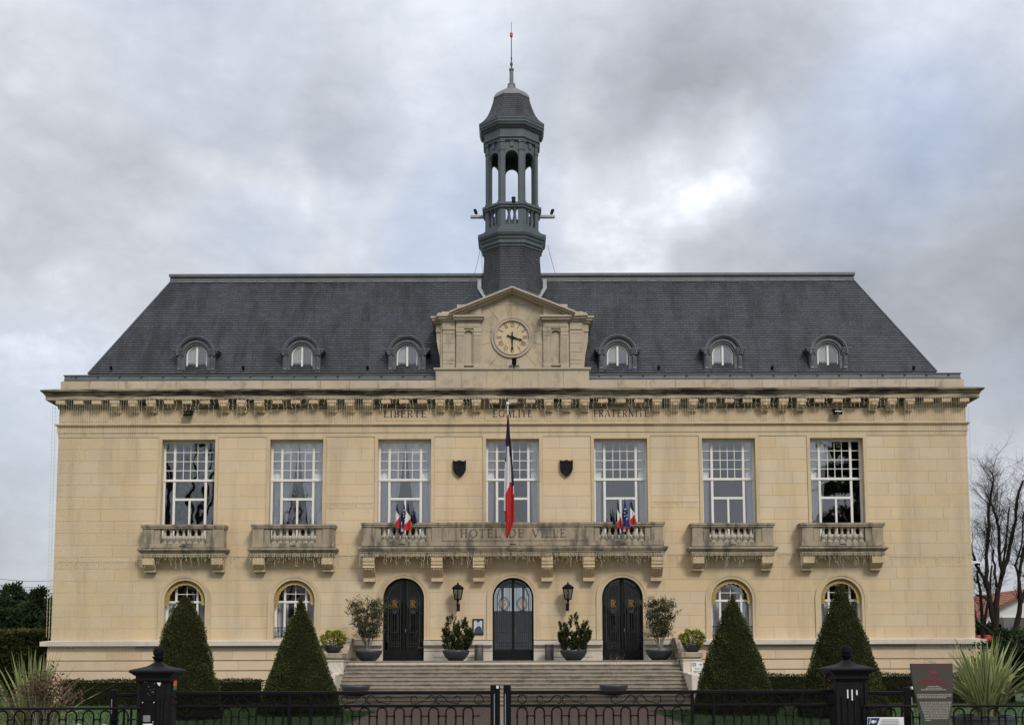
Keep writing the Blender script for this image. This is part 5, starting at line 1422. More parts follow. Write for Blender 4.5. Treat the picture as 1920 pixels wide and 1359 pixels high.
# ------------------------------------------------------------------ flax plants
def flax(px, Y, zb, n, ln, spread, label, seed, mats=(.35, 1.0), pot=True):
    r_ = random.Random(seed); X = U(px, 1280, Y)[0]
    root = empty('flax_plant', (X, Y, zb), label=label, cat='plant', group='spiky flax plants behind the railings')
    for i in range(n):
        an = r_.uniform(0, 2*PI); lean = r_.uniform(.05, spread) * (1.0 if i % 3 else .55); l_ = ln * r_.uniform(.65, 1.1); w_ = r_.uniform(.018, .034)
        droop = r_.choice((0, 0, .05, .15, .3)) * min(1, lean * 1.6)
        bx0, by0 = .16 * math.cos(an) * r_.random(), .12 * math.sin(an) * r_.random()
        g = MB(); pts = []
        for k in range(6):
            t = k / 5; h = l_ * t; o = lean * l_ * (t ** 1.6) ; dz = -(.22 * lean + droop * t) * l_ * t * t
            o += .10 * l_ * droop * t
            pts.append((bx0 + math.cos(an) * o, by0 + math.sin(an) * o, h * math.sqrt(max(.05, 1 - .35 * lean * lean)) + dz))
        tx, ty = -math.sin(an + r_.uniform(-.6, .6)), math.cos(an + r_.uniform(-.6, .6))
        g.v = []; tones = []
        for k, p in enumerate(pts):
            ww = w_ * (1.0, 1.1, 1.0, .8, .5, .03)[k]
            dx, dy = math.cos(an) * .25 * ww, math.sin(an) * .25 * ww
            g.v += [(p[0] - tx*ww + dx, p[1] - ty*ww + dy, p[2]), (p[0] - tx*ww*.35, p[1] - ty*ww*.35, p[2]), (p[0] + tx*ww*.35, p[1] + ty*ww*.35, p[2]), (p[0] + tx*ww + dx, p[1] + ty*ww + dy, p[2])]
        base_t = r_.uniform(.0, .35)
        for k in range(5):
            for j in range(3):
                g.f.append((k*4 + j, k*4 + j + 1, (k+1)*4 + j + 1, (k+1)*4 + j)); g.t.append(base_t if j == 1 else min(1, base_t + mats[0] + .25*r_.random()))
        g.build('leaf', M['phormium'], root, True, recalc=False)
    return root
YF = -28.6
flax(62, YF, .25, 170, 1.5, .85, 'spiky flax plant tangled with a russet shrub behind the railing', 3, (.30,))
flax(1848, YF, .72, 190, 1.2, .95, 'cream striped spiky flax plant in a dark planter', 4, (.55,))
# planters under them
def trough(px, Y, hw, zt, label, mat):
    X = U(px, 1330, Y)[0]
    root = empty('planter', (X, Y, 0), label=label, cat='planter')
    g = MB(); g.lathe([(hw*.86, 0.0), (hw*.88, .03), (hw, zt - .05), (hw*1.04, zt - .05), (hw*1.04, zt), (hw*.92, zt), (hw*.90, zt - .07), (.02, zt - .07)], 28); g.build('pot', mat, root, 'auto')
    g = MB(); g.lathe([(.02, zt - .1), (hw*.92, zt - .1), (hw*.92, zt - .05), (.02, zt - .045)], 20); g.build('pot_soil', M['soil'], root)
trough(1843, YF, .42, .80, 'dark blue grey tub holding the cream striped flax', M['bowl'])
trough(60, YF, .62, .34, 'low pale tub holding the flax and russet shrub', M['stone_white'])
n = 1100; X = U(85, 1280, YF - .3)[0]
P_ = rng.normal(size=(n, 3)) * [.26, .16, .13]; P_ = P_[np.abs(P_[:, 0]) < .6]
root = empty('russet_shrub', (X, YF - .35, 0), label='russet brown shrub with fine dry flower heads among flax leaves', cat='shrub')
P_[:, 2] = np.clip(P_[:, 2] + 1.22 - .25 * np.abs(P_[:, 0]), .7, 1.6)
leaves('foliage', P_, .05, M['redshrub'], root, aspect=.45, tone=.2 + .6 * clump(P_, 4))
g = MB()
for i in range(40):
    a = rng.uniform(0, 2*PI); r1 = abs(rng.normal()) * .3
    g.tube([(.05*math.cos(a), .05*math.sin(a), .05), (r1*.5*math.cos(a), .4*r1*math.sin(a), .6), (r1*math.cos(a)*1.4, .5*r1*math.sin(a), .98 + rng.uniform(-.1, .3))], [.008, .006, .003], 4)
g.build('stem', M['stem'], root)

# ------------------------------------------------------------------ bowls and their plants
def bowl(px, Y, zb, hw, h, label, group=None, ped=0.0, name='bowl_planter', foot=.5):
    X = U(px, 1225, Y)[0]
    root = empty(name, (X, Y, zb), label=label, cat='planter', group=group)
    g = MB(); g.lathe([(hw*foot, ped), (hw*(foot + .04), ped + .02*h), (hw*.80, ped + .34*h), (hw*.95, ped + .66*h), (hw, ped + .86*h), (hw*.985, ped + .97*h), (hw*.94, ped + h), (hw*.90, ped + .97*h), (hw*.86, ped + .8*h), (.02, ped + .8*h)], 32)
    g.build('bowl', M['bowl'], root, True)
    g = MB(); g.lathe([(.02, ped + .76*h), (hw*.88, ped + .78*h), (hw*.80, ped + .87*h), (.02, ped + .9*h)], 20); g.build('bowl_soil', M['soil'], root)
    if ped: MB().cbox(-hw*.5, hw*.5, -hw*.5, hw*.5, 0, ped, .01).build('pedestal', M['bowl'], root)
    return X
YQ = -1.25
sQ = sc(1225, YQ); zrim = zz(1217.8, YQ)
BH = zrim - ZL
for px_, lab in ((691, 'grey bowl planter with an olive shrub before the door hidden by branches'), (855, 'grey bowl planter with a dwarf pine beside the framed portrait'), (1075.5, 'grey bowl planter with a dwarf pine below the lantern away from the portrait'), (1236, 'grey bowl planter with an olive shrub beside the stair cheek with the lift sign')):
    bowl(px_, YQ, ZL, 25.3 * sQ, BH, lab, 'bowl planters on the landing')
def olive(px, seed, label, half):
    r_ = random.Random(seed); X = U(px, 1225, YQ)[0]; zb = ZL + .8 * BH
    root = empty('olive_shrub', (X, YQ, zb), label=label, cat='shrub', group='olive shrubs in bowls'); H = (1219 - 1116) * sQ
    W = half * sQ; tips = []
    for i in range(9):
        a = i * 2.4 + r_.random(); g = MB(); p = Vector((.06*math.cos(a), .06*math.sin(a), 0)); pts = [p.copy()]
        tx = (i / 8 * 2 - 1) * W * .75; ty = r_.uniform(-.4, .4) * W
        for k in range(1, 8):
            t = k / 7; pts.append(Vector((tx * t**.9 + r_.uniform(-.03, .03), ty * t + r_.uniform(-.03, .03), H * .86 * t * (1 - .1 * abs(tx) / W))))
        g.tube(pts, [.024 * (1 - .8 * k / 7) for k in range(8)], 5); 
        for k in range(2, 8):
            for j in range(3):
                e = pts[k] + Vector((r_.gauss(0, .17), r_.gauss(0, .15), r_.uniform(.05, .3))); g.tube([pts[k], pts[k].lerp(e, .5) + Vector((0, 0, .02)), e], [.008, .006, .003], 3); tips.append((pts[k], e))
        g.build('stem', M['stem'], root)
    pts = []; dr = []
    for a, b in tips:
        for j in range(40):
            t = r_.uniform(.1, 1.15); q_ = a.lerp(b, t); pts.append(q_ + Vector((r_.gauss(0, .05), r_.gauss(0, .05), r_.gauss(0, .05)))); dr.append((b - a).normalized())
    P_ = np.array([tuple(p) for p in pts]); k = P_[:, 2] > H * .26
    P_ = P_[k]; D_ = np.array([tuple(d) for d in dr])[k]
    leaves('foliage', P_, .07, M['olive'], root, dirs=D_ + [0, 0, .4], aspect=.36, tone=.12 + .66 * clump(P_, 3.2, seed), jitter=.55)
olive(689, 5, 'loose olive shrub half covering a door in the grey bowl', 41)
olive(1238, 6, 'upright olive shrub in the grey bowl beside the stair cheek with the lift sign', 33)
def pine(px, seed, label, peaks):
    r_ = random.Random(seed); X = U(px, 1225, YQ)[0]; zb = ZL + .82 * BH
    root = empty('dwarf_pine', (X, YQ, zb), label=label, cat='shrub', group='dwarf pines in bowls')
    g = MB(); pts, dr, tn = [], [], []
    for (ox, oy, h, rad) in peaks:
        ox, h, rad = ox * sQ * 1.12, h * sQ, rad * sQ * 1.15
        for j in range(46):
            t = r_.random() ** .8; a = r_.uniform(0, 2*PI); rr = rad * (1 - t) ** .6 * r_.uniform(.55, 1.0)
            p = Vector((ox * (.35 + .65 * t) + rr * math.cos(a), oy * sQ + rr * .8 * math.sin(a), h * t))
            if p.z < .02: continue
            d = Vector((math.cos(a) * .5, math.sin(a) * .5, 1.0)).normalized(); l_ = r_.uniform(.10, .19)
            g.tube([p - d * .05, p + d * l_], [.008, .004], 3)
            c = r_.random()
            for k in range(52):
                u = r_.random(); pts.append(tuple(p + d * l_ * u)); v_ = Vector((r_.gauss(0, 1), r_.gauss(0, 1), r_.gauss(0, 1))).normalized(); dr.append(tuple(d * .75 + v_ * .8)); tn.append(.15 + .6 * c * (.4 + .6 * u))
    for i in range(6): 
        a = i * 1.05; g.tube([(0, 0, 0), (.12*math.cos(a), .12*math.sin(a), .3), (.2*math.cos(a), .2*math.sin(a), .6)], [.025, .018, .01], 5)
    g.build('stem', M['bark'], root)
    leaves('foliage', np.array(pts), .075, M['pine'], root, dirs=np.array(dr), aspect=.2, tone=np.array(tn), jitter=.15)
pine(855, 7, 'dwarf pine with two leading shoots beside the framed portrait', [(-10, 0, 64, 20), (12, 2, 58, 18), (-20, -3, 40, 12), (22, -3, 38, 14), (2, -8, 40, 20), (28, 0, 30, 8)])
pine(1075.5, 8, 'dwarf pine with one tall leading shoot below the lantern away from the portrait', [(2, 0, 66, 18), (-20, 0, 52, 13), (22, 0, 50, 13), (-8, -8, 40, 18), (12, -8, 38, 18), (-24, -3, 30, 9), (27, 0, 32, 9)])
YC = -2.45; sC = sc(1215, YC); zcp = zz(1223, -3.0)
for px_, side in ((624, 'without a sign'), (1298, 'with the lift sign')):
    X = bowl(px_, YC, zcp, 18.3 * sC, 16.0 * sC, 'small grey bowl planter on the stair cheek ' + side, 'bowl planters on the stair cheeks')
    n = 1500; u = rng.normal(size=(n, 3)); u /= np.linalg.norm(u, axis=1)[:, None]; rad = rng.uniform(.55, 1.0, n) ** .5
    P_ = u * rad[:, None] * np.array([22, 20, 19]) * sC; P_ *= (1 + .14 * np.sin(u[:, :1] * 7 + u[:, 2:] * 5)); P_[:, 2] += 8 * sC; k = P_[:, 2] > -.05
    root = empty('golden_shrub', (X, YC, zcp + 14 * sC), label='round yellow green shrub in the bowl on the stair cheek ' + side, cat='shrub', group='golden shrubs on the stair cheeks')
    leaves('foliage', P_[k], .085, M['gold'], root, dirs=u[k] + [0, 0, .5], aspect=.55, tone=.1 + .7 * clump(P_[k], 9, px_) * np.clip(rad[k], 0, 1), jitter=.5)
    g = MB()
    for i in range(5): a = i * 1.26; g.tube([(0, 0, -.03), (.12*math.cos(a), .12*math.sin(a), .2)], [.015, .008], 5)
    g.build('stem', M['stem'], root)
# bowls with bare twigs at the foot of the stairs
for px_, side, seed in ((667.5, 'hiding the step ends', 3), (1150, 'clear of the step ends', 4)):
    ist = 8; Yq = YL - TREAD * ist - .16; s_ = sc(1290, Yq); zst = ZL - ZL / NST * (ist + 1); zr_ = zz(1283.5, Yq); hh = zr_ - zst
    X = bowl(px_, Yq, zst, 27 * s_, hh, 'bowl planter with bare twigs at the stair foot ' + side, 'bowl planters with bare twigs', foot=.32)
    r_ = random.Random(seed); root = empty('bare_twigs', (X, Yq, zr_ - .15 * hh), label='leafless shrub in the bowl at the stair foot ' + side, cat='shrub', group='bare shrubs at the stair foot')
    g = MB()
    def tw(p, d, l_, r, dep):
        pts = [p]; 
        for k in range(3):
            d = (d + Vector((r_.gauss(0, .16), r_.gauss(0, .16), r_.gauss(0, .08)))).normalized(); pts.append(pts[-1] + d * l_ / 3)
        g.tube(pts, [r, r*.85, r*.7, r*.5], 4)
        if dep:
            for k in range(3): tw(pts[-1 - k % 2], (d + Vector((r_.gauss(0, .5), r_.gauss(0, .4), .2))).normalized(), l_ * .62, r * .55, dep - 1)
    for i in range(4): tw(Vector((r_.uniform(-.12, .12), r_.uniform(-.1, .1), -.06)), Vector((r_.uniform(-.45, .45), r_.uniform(-.3, .3), 1)).normalized(), .62, .009, 2)
    g.build('twigs', M['stem'], root)

# ------------------------------------------------------------------ trees
def bare_tree(X, Y, limbs, label, seed, mat='bark', trunk=None, twig=1.0, name='bare_tree', group=None):
    """limbs: list of polylines (world XZ at this Y) with radii, pollarded; fine twigs grow from their ends"""
    r_ = random.Random(seed); root = empty(name, (X, Y, 0), label=label, cat='tree', group=group)
    g = MB(); tw = MB()
    def grow(p, d, l_, r, dep):
        pts = [p]
        for k in range(4):
            d = (d + Vector((r_.gauss(0, .13), r_.gauss(0, .13), r_.gauss(.05, .08)))).normalized(); pts.append(pts[-1] + d * l_ / 4)
        tw.tube(pts, [r, r*.85, r*.7, r*.55, r*.42], 4 if r > .012 else 3, cap=False)
        if dep:
            for k in range(5):
                q_ = pts[1 + k % 4]; dd = (d * .7 + Vector((r_.gauss(0, .75), r_.gauss(0, .75), r_.gauss(.1, .35)))).normalized(); grow(q_, dd, l_ * r_.uniform(.45, .72), r * .5, dep - 1)
    for pl, r0, r1, fine in limbs:
        pts = [Vector((a - X, b_ - Y, z)) for a, b_, z in pl]; m = len(pts)
        sm = []
        for i in range(m - 1):
            for t in (0, .33, .66):
                q_ = pts[i].lerp(pts[i+1], t); sm.append(q_ + Vector((r_.gauss(0, .02), r_.gauss(0, .02), 0)))
        sm.append(pts[-1]); k = len(sm)
        g.tube(sm, [.56 * r0 + (r1 * .72 - .56 * r0) * i / (k - 1) + (.018 * r_.random() if r0 > .08 else 0) for i in range(k)], 8)
        r0, r1 = r0 * .68, r1 * .8
        for e in range(int(fine * 1.25)):
            i = r_.randrange(max(1, k // 3), k); d = (sm[i] - sm[i-1]).normalized()
            grow(sm[i], (d + Vector((r_.gauss(0, .6), r_.gauss(0, .6), .25))).normalized(), r_.uniform(.8, 1.5) * twig, r1 * .36 + .003, 3 if name == 'bare_tree' and pl[-1][2] > 5 else 2)
    g.build('trunk', M[mat], root, True); tw.build('twigs', M[mat], root, recalc=False)
    return root
def T2(Y, pts): return [(*((lambda q_: (q_[0], Y, q_[1]))(U(a, b, Y))),) for a, b in pts]
Yt = 6.0
limbs = [(T2(Yt, [(1868, 1262), (1866, 1200), (1868, 1130), (1872, 1100)]), .34, .12, 0),
         (T2(Yt, [(1866, 1190), (1858, 1130), (1848, 1085), (1850, 1040), (1853, 985), (1856, 935), (1862, 905)]), .20, .045, 14),
         (T2(Yt, [(1850, 1100), (1840, 1075), (1830, 1058), (1822, 1020)]), .13, .05, 3),
         (T2(Yt, [(1872, 1110), (1880, 1070), (1874, 1030), (1872, 990), (1866, 960), (1858, 945)]), .16, .045, 14),
         (T2(Yt, [(1876, 1085), (1888, 1050), (1896, 1015), (1903, 975), (1908, 930), (1919, 900)]), .16, .05, 8),
         (T2(Yt, [(1868, 1100), (1864, 1060), (1863, 1030)]), .10, .04, 3),
         (T2(Yt, [(1880, 1075), (1884, 1040), (1889, 1000), (1893, 950)]), .09, .03, 5),
         (T2(Yt, [(1864, 1140), (1848, 1120), (1830, 1115)]), .12, .05, 3),
         (T2(Yt, [(1866, 1190), (1848, 1178), (1832, 1165), (1826, 1150)]), .13, .06, 3)]
bare_tree(U(1868, 1262, Yt)[0], Yt, limbs, 'bare pollarded tree with several thick upright limbs beside the end wall', 21)
Yt = 9.0
limbs = [(T2(Yt, [(1896, 1250), (1904, 1180), (1914, 1130), (1910, 1095), (1912, 1060), (1925, 1010)]), .24, .07, 6),
         (T2(Yt, [(1914, 1130), (1925, 1100), (1935, 1060), (1940, 1000)]), .15, .05, 6),
         (T2(Yt, [(1911, 1090), (1905, 1060), (1915, 1020), (1920, 960)]), .09, .04, 5)]
bare_tree(U(1896, 1250, Yt)[0], Yt, limbs, 'slimmer bare tree in front of the white house', 22)
Yt = 12.0
limbs = [(T2(Yt, [(1844, 1250), (1842, 1160), (1838, 1110), (1832, 1070)]), .16, .06, 5), (T2(Yt, [(1842, 1180), (1850, 1140), (1858, 1110), (1860, 1060)]), .11, .05, 5)]
bare_tree(U(1844, 1250, Yt)[0], Yt, limbs, 'thin bare tree growing close behind the end wall', 23)
# conifers beyond the hedge on the other side
def conifer(px, py, Y, hw, label, seed, mat='conifer', n=9000, zb=.2, spiky=1.0):
    r_ = np.random.default_rng(seed); X, zt = U(px, py, Y); root = empty('conifer_tree', (X, Y, 0), label=label, cat='tree', group='dark conifers beyond the hedge')
    g = MB(); g.tube([(0, 0, 0), (.05, 0, zt * .5), (0, 0, zt * .97)], [.22, .13, .02], 8)
    pts, dr = [], []
    nb = 120
    for i in range(nb):
        t = r_.uniform(0.02, 1) ** .8; z = zb + (zt - zb) * t; L_ = hw * (1 - t) ** .75 * r_.uniform(.6, 1.15) + .18; a = r_.uniform(0, 2*PI)
        d = np.array([math.cos(a), math.sin(a), r_.uniform(.15, .75) * spiky]); e = np.array([0, 0, z]) + d * L_
        g.tube([(0, 0, z), tuple(e)], [.03, .008], 3, cap=False)
        k = n // nb; u = r_.uniform(.2, 1.05, k) ** .7
        pts.append(np.array([0, 0, z]) + d * (L_ * u)[:, None] + r_.normal(size=(k, 3)) * .11); dr.append(np.tile(d + [0, 0, .3], (k, 1)))
    g.build('trunk', M['bark'], root)
    P_ = np.concatenate(pts); leaves('crown', P_, .20, M[mat], root, dirs=np.concatenate(dr), aspect=.42, tone=.1 + .75 * clump(P_, 1.1, seed), jitter=.6)
conifer(25, 1103, 20, 1.9, 'dark ragged conifer standing tallest beyond the hedge', 1)
conifer(-12, 1118, 21, 1.7, 'dark conifer at the far end of the hedge', 2)
conifer(72, 1112, 19, 1.7, 'bushy green conifer beyond the hedge next to the end wall', 3)
conifer(50, 1140, 17, 1.6, 'low dense conifer growing between two taller ones', 4)
conifer(98, 1130, 22, 1.6, 'green conifer partly hidden behind the end wall', 5)
conifer(105, 1150, 16, 1.3, 'short conifer partly hidden behind the end wall', 6)
conifer(8, 1150, 17, 1.5, 'low green conifer right behind the hedge', 7)
# spreading dark evergreen in front of the bare trees
def spreading(px, Y, hw, zt, label, seed, n=9000):
    r_ = np.random.default_rng(seed); X = U(px, 1230, Y)[0]; root = empty('evergreen_shrub', (X, Y, 0), label=label, cat='shrub'); pts, dr = [], []
    g = MB()
    for i in range(60):
        a = r_.uniform(0, 2*PI); z = zt * r_.uniform(.15, 1); L_ = hw * r_.uniform(.5, 1.0) * math.sqrt(max(.05, 1.08 - (z / zt)**2)); d = np.array([math.cos(a), math.sin(a), .12])
        g.tube([(0, 0, z * .8), tuple(np.array([0, 0, z]) + d * L_)], [.03, .008], 3, cap=False)
        k = n // 60; u = r_.uniform(.15, 1, k); pts.append(np.array([0, 0, z]) + d * (L_ * u)[:, None] + r_.normal(size=(k, 3)) * [.14, .14, .05]); dr.append(np.tile(d, (k, 1)))
    g.tube([(0, 0, 0), (0, 0, zt * .9)], [.14, .03], 6); g.build('trunk', M['bark'], root)
    P_ = np.concatenate(pts); leaves('crown', P_, .14, M['conifer'], root, dirs=np.concatenate(dr), aspect=.4, tone=.1 + .6 * clump(P_, 2, seed), jitter=.5)
spreading(1893, -2, 1.75, zz(1186, -2), 'spreading dark evergreen shrub in front of the bare trees', 1)
spreading(1932, -4, 1.5, zz(1196, -4), 'dark evergreen shrub at the foot of the slimmer bare tree', 2)
conifer(1845, 1178, 15, 1.6, 'low dark conifer under the bare trees', 8, n=5000)
# white house with a red tiled roof behind the bare trees
Yh = 26.0
hx0_, hz = U(1828, 1190, Yh); hx1_ = U(1985, 1190, Yh)[0]
HH = empty('house', ((hx0_ + hx1_)/2, Yh, 0), label='white rendered house with red tiled roof behind the bare trees', cat='house')
cxh = (hx0_ + hx1_) / 2; a_ = (hx1_ - hx0_) / 2
ze, zr_ = zz(1160, Yh), zz(1105, Yh)
g = MB(); pr = [(-a_, 0), (a_, 0), (a_, ze), (.4, zr_), (-a_, ze)]
g.prism([(-a_, 0), (a_, 0), (a_, ze), (a_*.35, zr_ - .25), (-a_, ze)], 0, 9); g.build('wall', M['plaster'], HH)
for s, x1_ in ((-1, -a_ - .5), (1, a_ + .5)):
    rf_ = MB(); zA, zB = zr_, ze - .25
    xa = a_*.35
    nrow = 14
    for i in range(nrow):
        t0, t1 = i / nrow, (i + 1) / nrow
        xA, xB = xa + (x1_ - xa) * t0, xa + (x1_ - xa) * t1; za, zb2 = zA + (zB - zA) * t0, zA + (zB - zA) * t1
        v = [(xA, -.5, za), (xB, -.5, zb2 + .03), (xB, 9.4, zb2 + .03), (xA, 9.4, za), (xA, -.5, za - .12), (xB, -.5, zb2 - .12), (xB, 9.4, zb2 - .12), (xA, 9.4, za - .12)]
        rf_.add(v, [(0,1,2,3),(4,5,1,0),(5,6,2,1),(7,6,5,4),(6,7,3,2)])
    rf_.build('roof', M['rooftile'], HH)
for px0, px1, y0, y1 in ((1882, 1904, 1160, 1186), (1846, 1858, 1172, 1192)):
    xa, xb = U(px0, 1180, Yh)[0] - cxh, U(px1, 1180, Yh)[0] - cxh; za, zb2 = zz(y1, Yh), zz(y0, Yh)
    g = MB(); g.ring([(xa, za), (xb, za), (xb, zb2), (xa, zb2)], [(xa - .1, za - .1), (xb + .1, za - .1), (xb + .1, zb2 + .1), (xa - .1, zb2 + .1)], -.05, .05); wn = g.build('window', M['white_paint'], HH)
    MB().box(xa, xb, -.02, .02, za, zb2).build('pane', M['glass_dark'], wn)
    for s in (-1, 1): MB().cbox(min(xa if s < 0 else xb, (xa - .6) if s < 0 else xb + .6), max(xa if s < 0 else xb, (xa - .6) if s < 0 else xb + .6), -.08, -.055, za, zb2, .01).build('shutter', M['bin'], wn)
HH.location = (cxh, Yh, 0)
# added pale block with a red top, standing in for an unidentified red object
xg0, xg1 = U(1832, 1200, 14)[0], U(1860, 1200, 14)[0]
gw = empty('red_topped_block', ((xg0 + xg1)/2, 14, 0), label='pale block with bright red top standing in for an unidentified object past the end wall', cat='unidentified object')
a_ = (xg1 - xg0)/2; z_ = zz(1203, 14)
MB().box(-a_, a_, 0, 1.5, 0, z_).build('wall', M['plaster'], gw)
g = MB(); g.prism([(-a_ - .1, z_), (a_ + .1, z_), (a_*.6, z_ + .28), (-a_*.6, z_ + .28)], -.15, 1.65); g.build('roof', M['red_enamel'], gw)
# overhead cables far behind on the hedge side
for i, (ya, yb_) in enumerate(((1074, 1082), (1086, 1093), (1091, 1098))):
    g = MB(); xa, za = U(-80, ya - 4, 45); xb, zb2 = U(160, yb_, 45)
    pts = [(xa + (xb - xa) * t / 10, 45, za + (zb2 - za) * t / 10 - .5 * math.sin(PI * t / 10)) for t in range(11)]
    g.tube(pts, .022, 4); g.build('overhead_cable', M['wire'], label=('uppermost', 'middle', 'lowest')[i] + ' of three thin overhead cables crossing the sky beyond the conifers', cat='cable', group='overhead cables beyond the conifers')
# ------------------------------------------------------------------ gate, piers, railings
sG = sc(1300, YG); gq = lambda v: v * sG
def gx(px): return U(px, 1300, YG)[0]
zg = lambda y, Y=YG: zz(y, Y)
def ball_cone(mb, zc_, r, cx=0, cy=0):                # pine-cone finial: scales standing out of an egg
    mb.lathe([(.01, zc_ - r*1.0), (r*.6, zc_ - r*.86), (r*.92, zc_ - r*.35), (r*.96, zc_), (r*.86, zc_ + r*.45), (r*.55, zc_ + r*.85), (.01, zc_ + r*1.02)], 18, cx, cy)
    for j in range(8):
        t = -.75 + 1.6 * j / 7; rr = r * math.sqrt(max(0, 1 - t*t*.85)); z = zc_ + r * t
        for k in range(14):
            a = 2*PI * (k + .5 * (j % 2)) / 14; c_, s_ = math.cos(a), math.sin(a); w_ = rr * .2
            p = [(rr*.95*c_ - s_*w_, rr*.95*s_ + c_*w_, z), (rr*.95*c_ + s_*w_, rr*.95*s_ - c_*w_, z), (rr*1.06*c_, rr*1.06*s_, z + r*.16), (rr*.9*c_, rr*.9*s_, z + r*.22)]
            mb.add([(cx + a_, cy + b_, cc) for a_, b_, cc in p], [(0, 1, 2), (0, 2, 3), (2, 1, 3)])
def gate_pier(px, label):
    X = gx(px); root = empty('gate_pier', (X, YG, 0), label=label, cat='gate pier', group='cast iron gate piers')
    h = gq(28); g = MB(); zt = zg(1274)
    g.cbox(-h, h, -h, h, 0, zt, .012); 
    g.box(-h - .03, h + .03, -h - .03, h + .03, 0, .18)
    shaft = g.build('shaft', M['cast_iron'], root)
    f = MB()
    for i in range(4):
        x = -h*.62 + h*1.24 * i / 3
        if px < 900: x = h*.12 + h*.72 * i / 3
        f.cbox(x - .016, x + .016, -h - .018, -h + .01, .2, zt - .22, .006)
    for s in (-1, 1): f.cbox(s*h*.93 - .02, s*h*.93 + .02, -h - .022, -h + .01, .18, zt - .05, .006)
    f.build('fluting', M['cast_iron'], root)
    c = MB()
    def sq(hw, z0, z1): c.box(-hw, hw, -hw, hw, z0, z1)
    sq(h + .02, zg(1276), zg(1272.5)); sq(h + .045, zg(1272.5), zg(1269)); sq(h + .03, zg(1269), zg(1263))
    v = []; n = [(h + .04, zg(1264)), (gq(37), zg(1261)), (gq(42), zg(1257.5)), (gq(42.5), zg(1255)), (gq(40), zg(1252.5)), (gq(30), zg(1250)), (gq(17), zg(1246.5)), (gq(11), zg(1243)), (gq(8), zg(1240))]
    c.lathe(n, 4, 0, 0, PI/4, math.sqrt(2)); c.build('cap', M['cast_iron'], root)
    fn = MB(); fn.lathe([(gq(7.5), zg(1243)), (gq(8), zg(1240)), (gq(5.5), zg(1238)), (gq(7), zg(1236)), (gq(10), zg(1232)), (gq(12), zg(1229.5)), (gq(12), zg(1228.5)), (gq(9), zg(1228))], 18); ball_cone(fn, zg(1220.7), gq(10.5)); fn.build('finial', M['cast_iron'], root, 'auto')
    return root, h
p1, hp = gate_pier(295.5, 'black cast iron gate pier with pine cone finial and notice plates')
p2, hp = gate_pier(1589, 'black cast iron gate pier with pine cone finial and chipped paint, beside a yellow disc')
# plates on the first pier
g = MB(); g.cbox(gq(-18), gq(4), -hp - .03, -hp, zg(1312), zg(1274.5), .004); pl = g.build('notice_plate', M['black_gate'], p1)
g = MB(); r_ = random.Random(2)
for i in range(12):
    x, z = gq(r_.uniform(-17, 3)), zg(r_.uniform(1275, 1300)); g.box(x, x + gq(r_.uniform(.5, 2.5)), -hp - .034, -hp - .02, z, z + gq(r_.uniform(.4, 1.4)))
g.build('plate_wear', M['metal_grey'], p1)
g = MB(); g.cbox(gq(-18.5), gq(4.5), -hp - .028, -hp, zg(1349.5), zg(1312.8), .004); g.build('notice_plate', M['black_gate'], p1)
g = MB()
for a, b in ((-17.8, 1313), (3, 1313), (-18, 1349), (2.5, 1349)): g.prism(arc(gq(a), zg(b), gq(.9), 0, 360, 8)[:-1], -hp - .04, -hp)
g.build('screw', M['sign_white'], p1)
g = MB(); g.cbox(gq(-18), gq(-3), -hp - .035, -hp, zg(1349), zg(1337), .004); g.build('keypad', M['metal_grey'], p1)
g = MB(); g.cbox(gq(-21), gq(2), -hp - .035, -hp, zg(1375), zg(1352.5), .004); pb = g.build('pictogram_plate', M['sign_white'], p1)
g = MB(); g.prism(arc(gq(-9), zg(1363), gq(7.5), 0, 360, 20)[:-1], -hp - .04, -hp - .03); g.build('pictogram', M['sign_black'], p1)
g = MB(); g.prism([(gq(7), zg(1276.5)), (gq(11.5), zg(1283)), (gq(13.5), zg(1281)), (gq(14), zg(1276.5))], -hp - .03, -hp); g.build('sticker', M['sign_white'], p1)
g = MB(); g.cbox(gq(30), gq(33.5), -.05, .05, zg(1283), zg(1269), .004); g.build('warning_light', M['orange'], p1)
g = MB(); g.cbox(gq(30), gq(33.5), -.045, .045, zg(1291), zg(1283), .004); g.build('status_light', M['green_led'], p1)
g = MB()
for x, y0, y1 in ((-9, 1293, 1309), (-1, 1293, 1313), (8, 1294, 1303)): g.box(gq(x), gq(x + 2.2), -hp - .024, -hp, zg(y1), zg(y0))
g.build('paint_chip', M['sign_white'], p2)
yd = empty('warning_disc', (gx(1562), YG + .1, 0), label='round yellow disc with a rim fixed beside the gate pier', cat='disc')
g = MB(); g.prism(arc(0, zg(1272), gq(8), 0, 360, 24)[:-1], -.02, .02); g.build('disc', M['yellow'], yd)
g = MB(); g.ring(arc(0, zg(1272), gq(8), 0, 360, 24)[:-1], arc(0, zg(1272), gq(10.5), 0, 360, 24)[:-1], -.03, .03); g.build('rim', M['cast_iron'], yd)
g = MB(); g.box(-gq(1.2), gq(1.2), -.015, .015, 0, zg(1281)); g.build('stem', M['cast_iron'], yd)

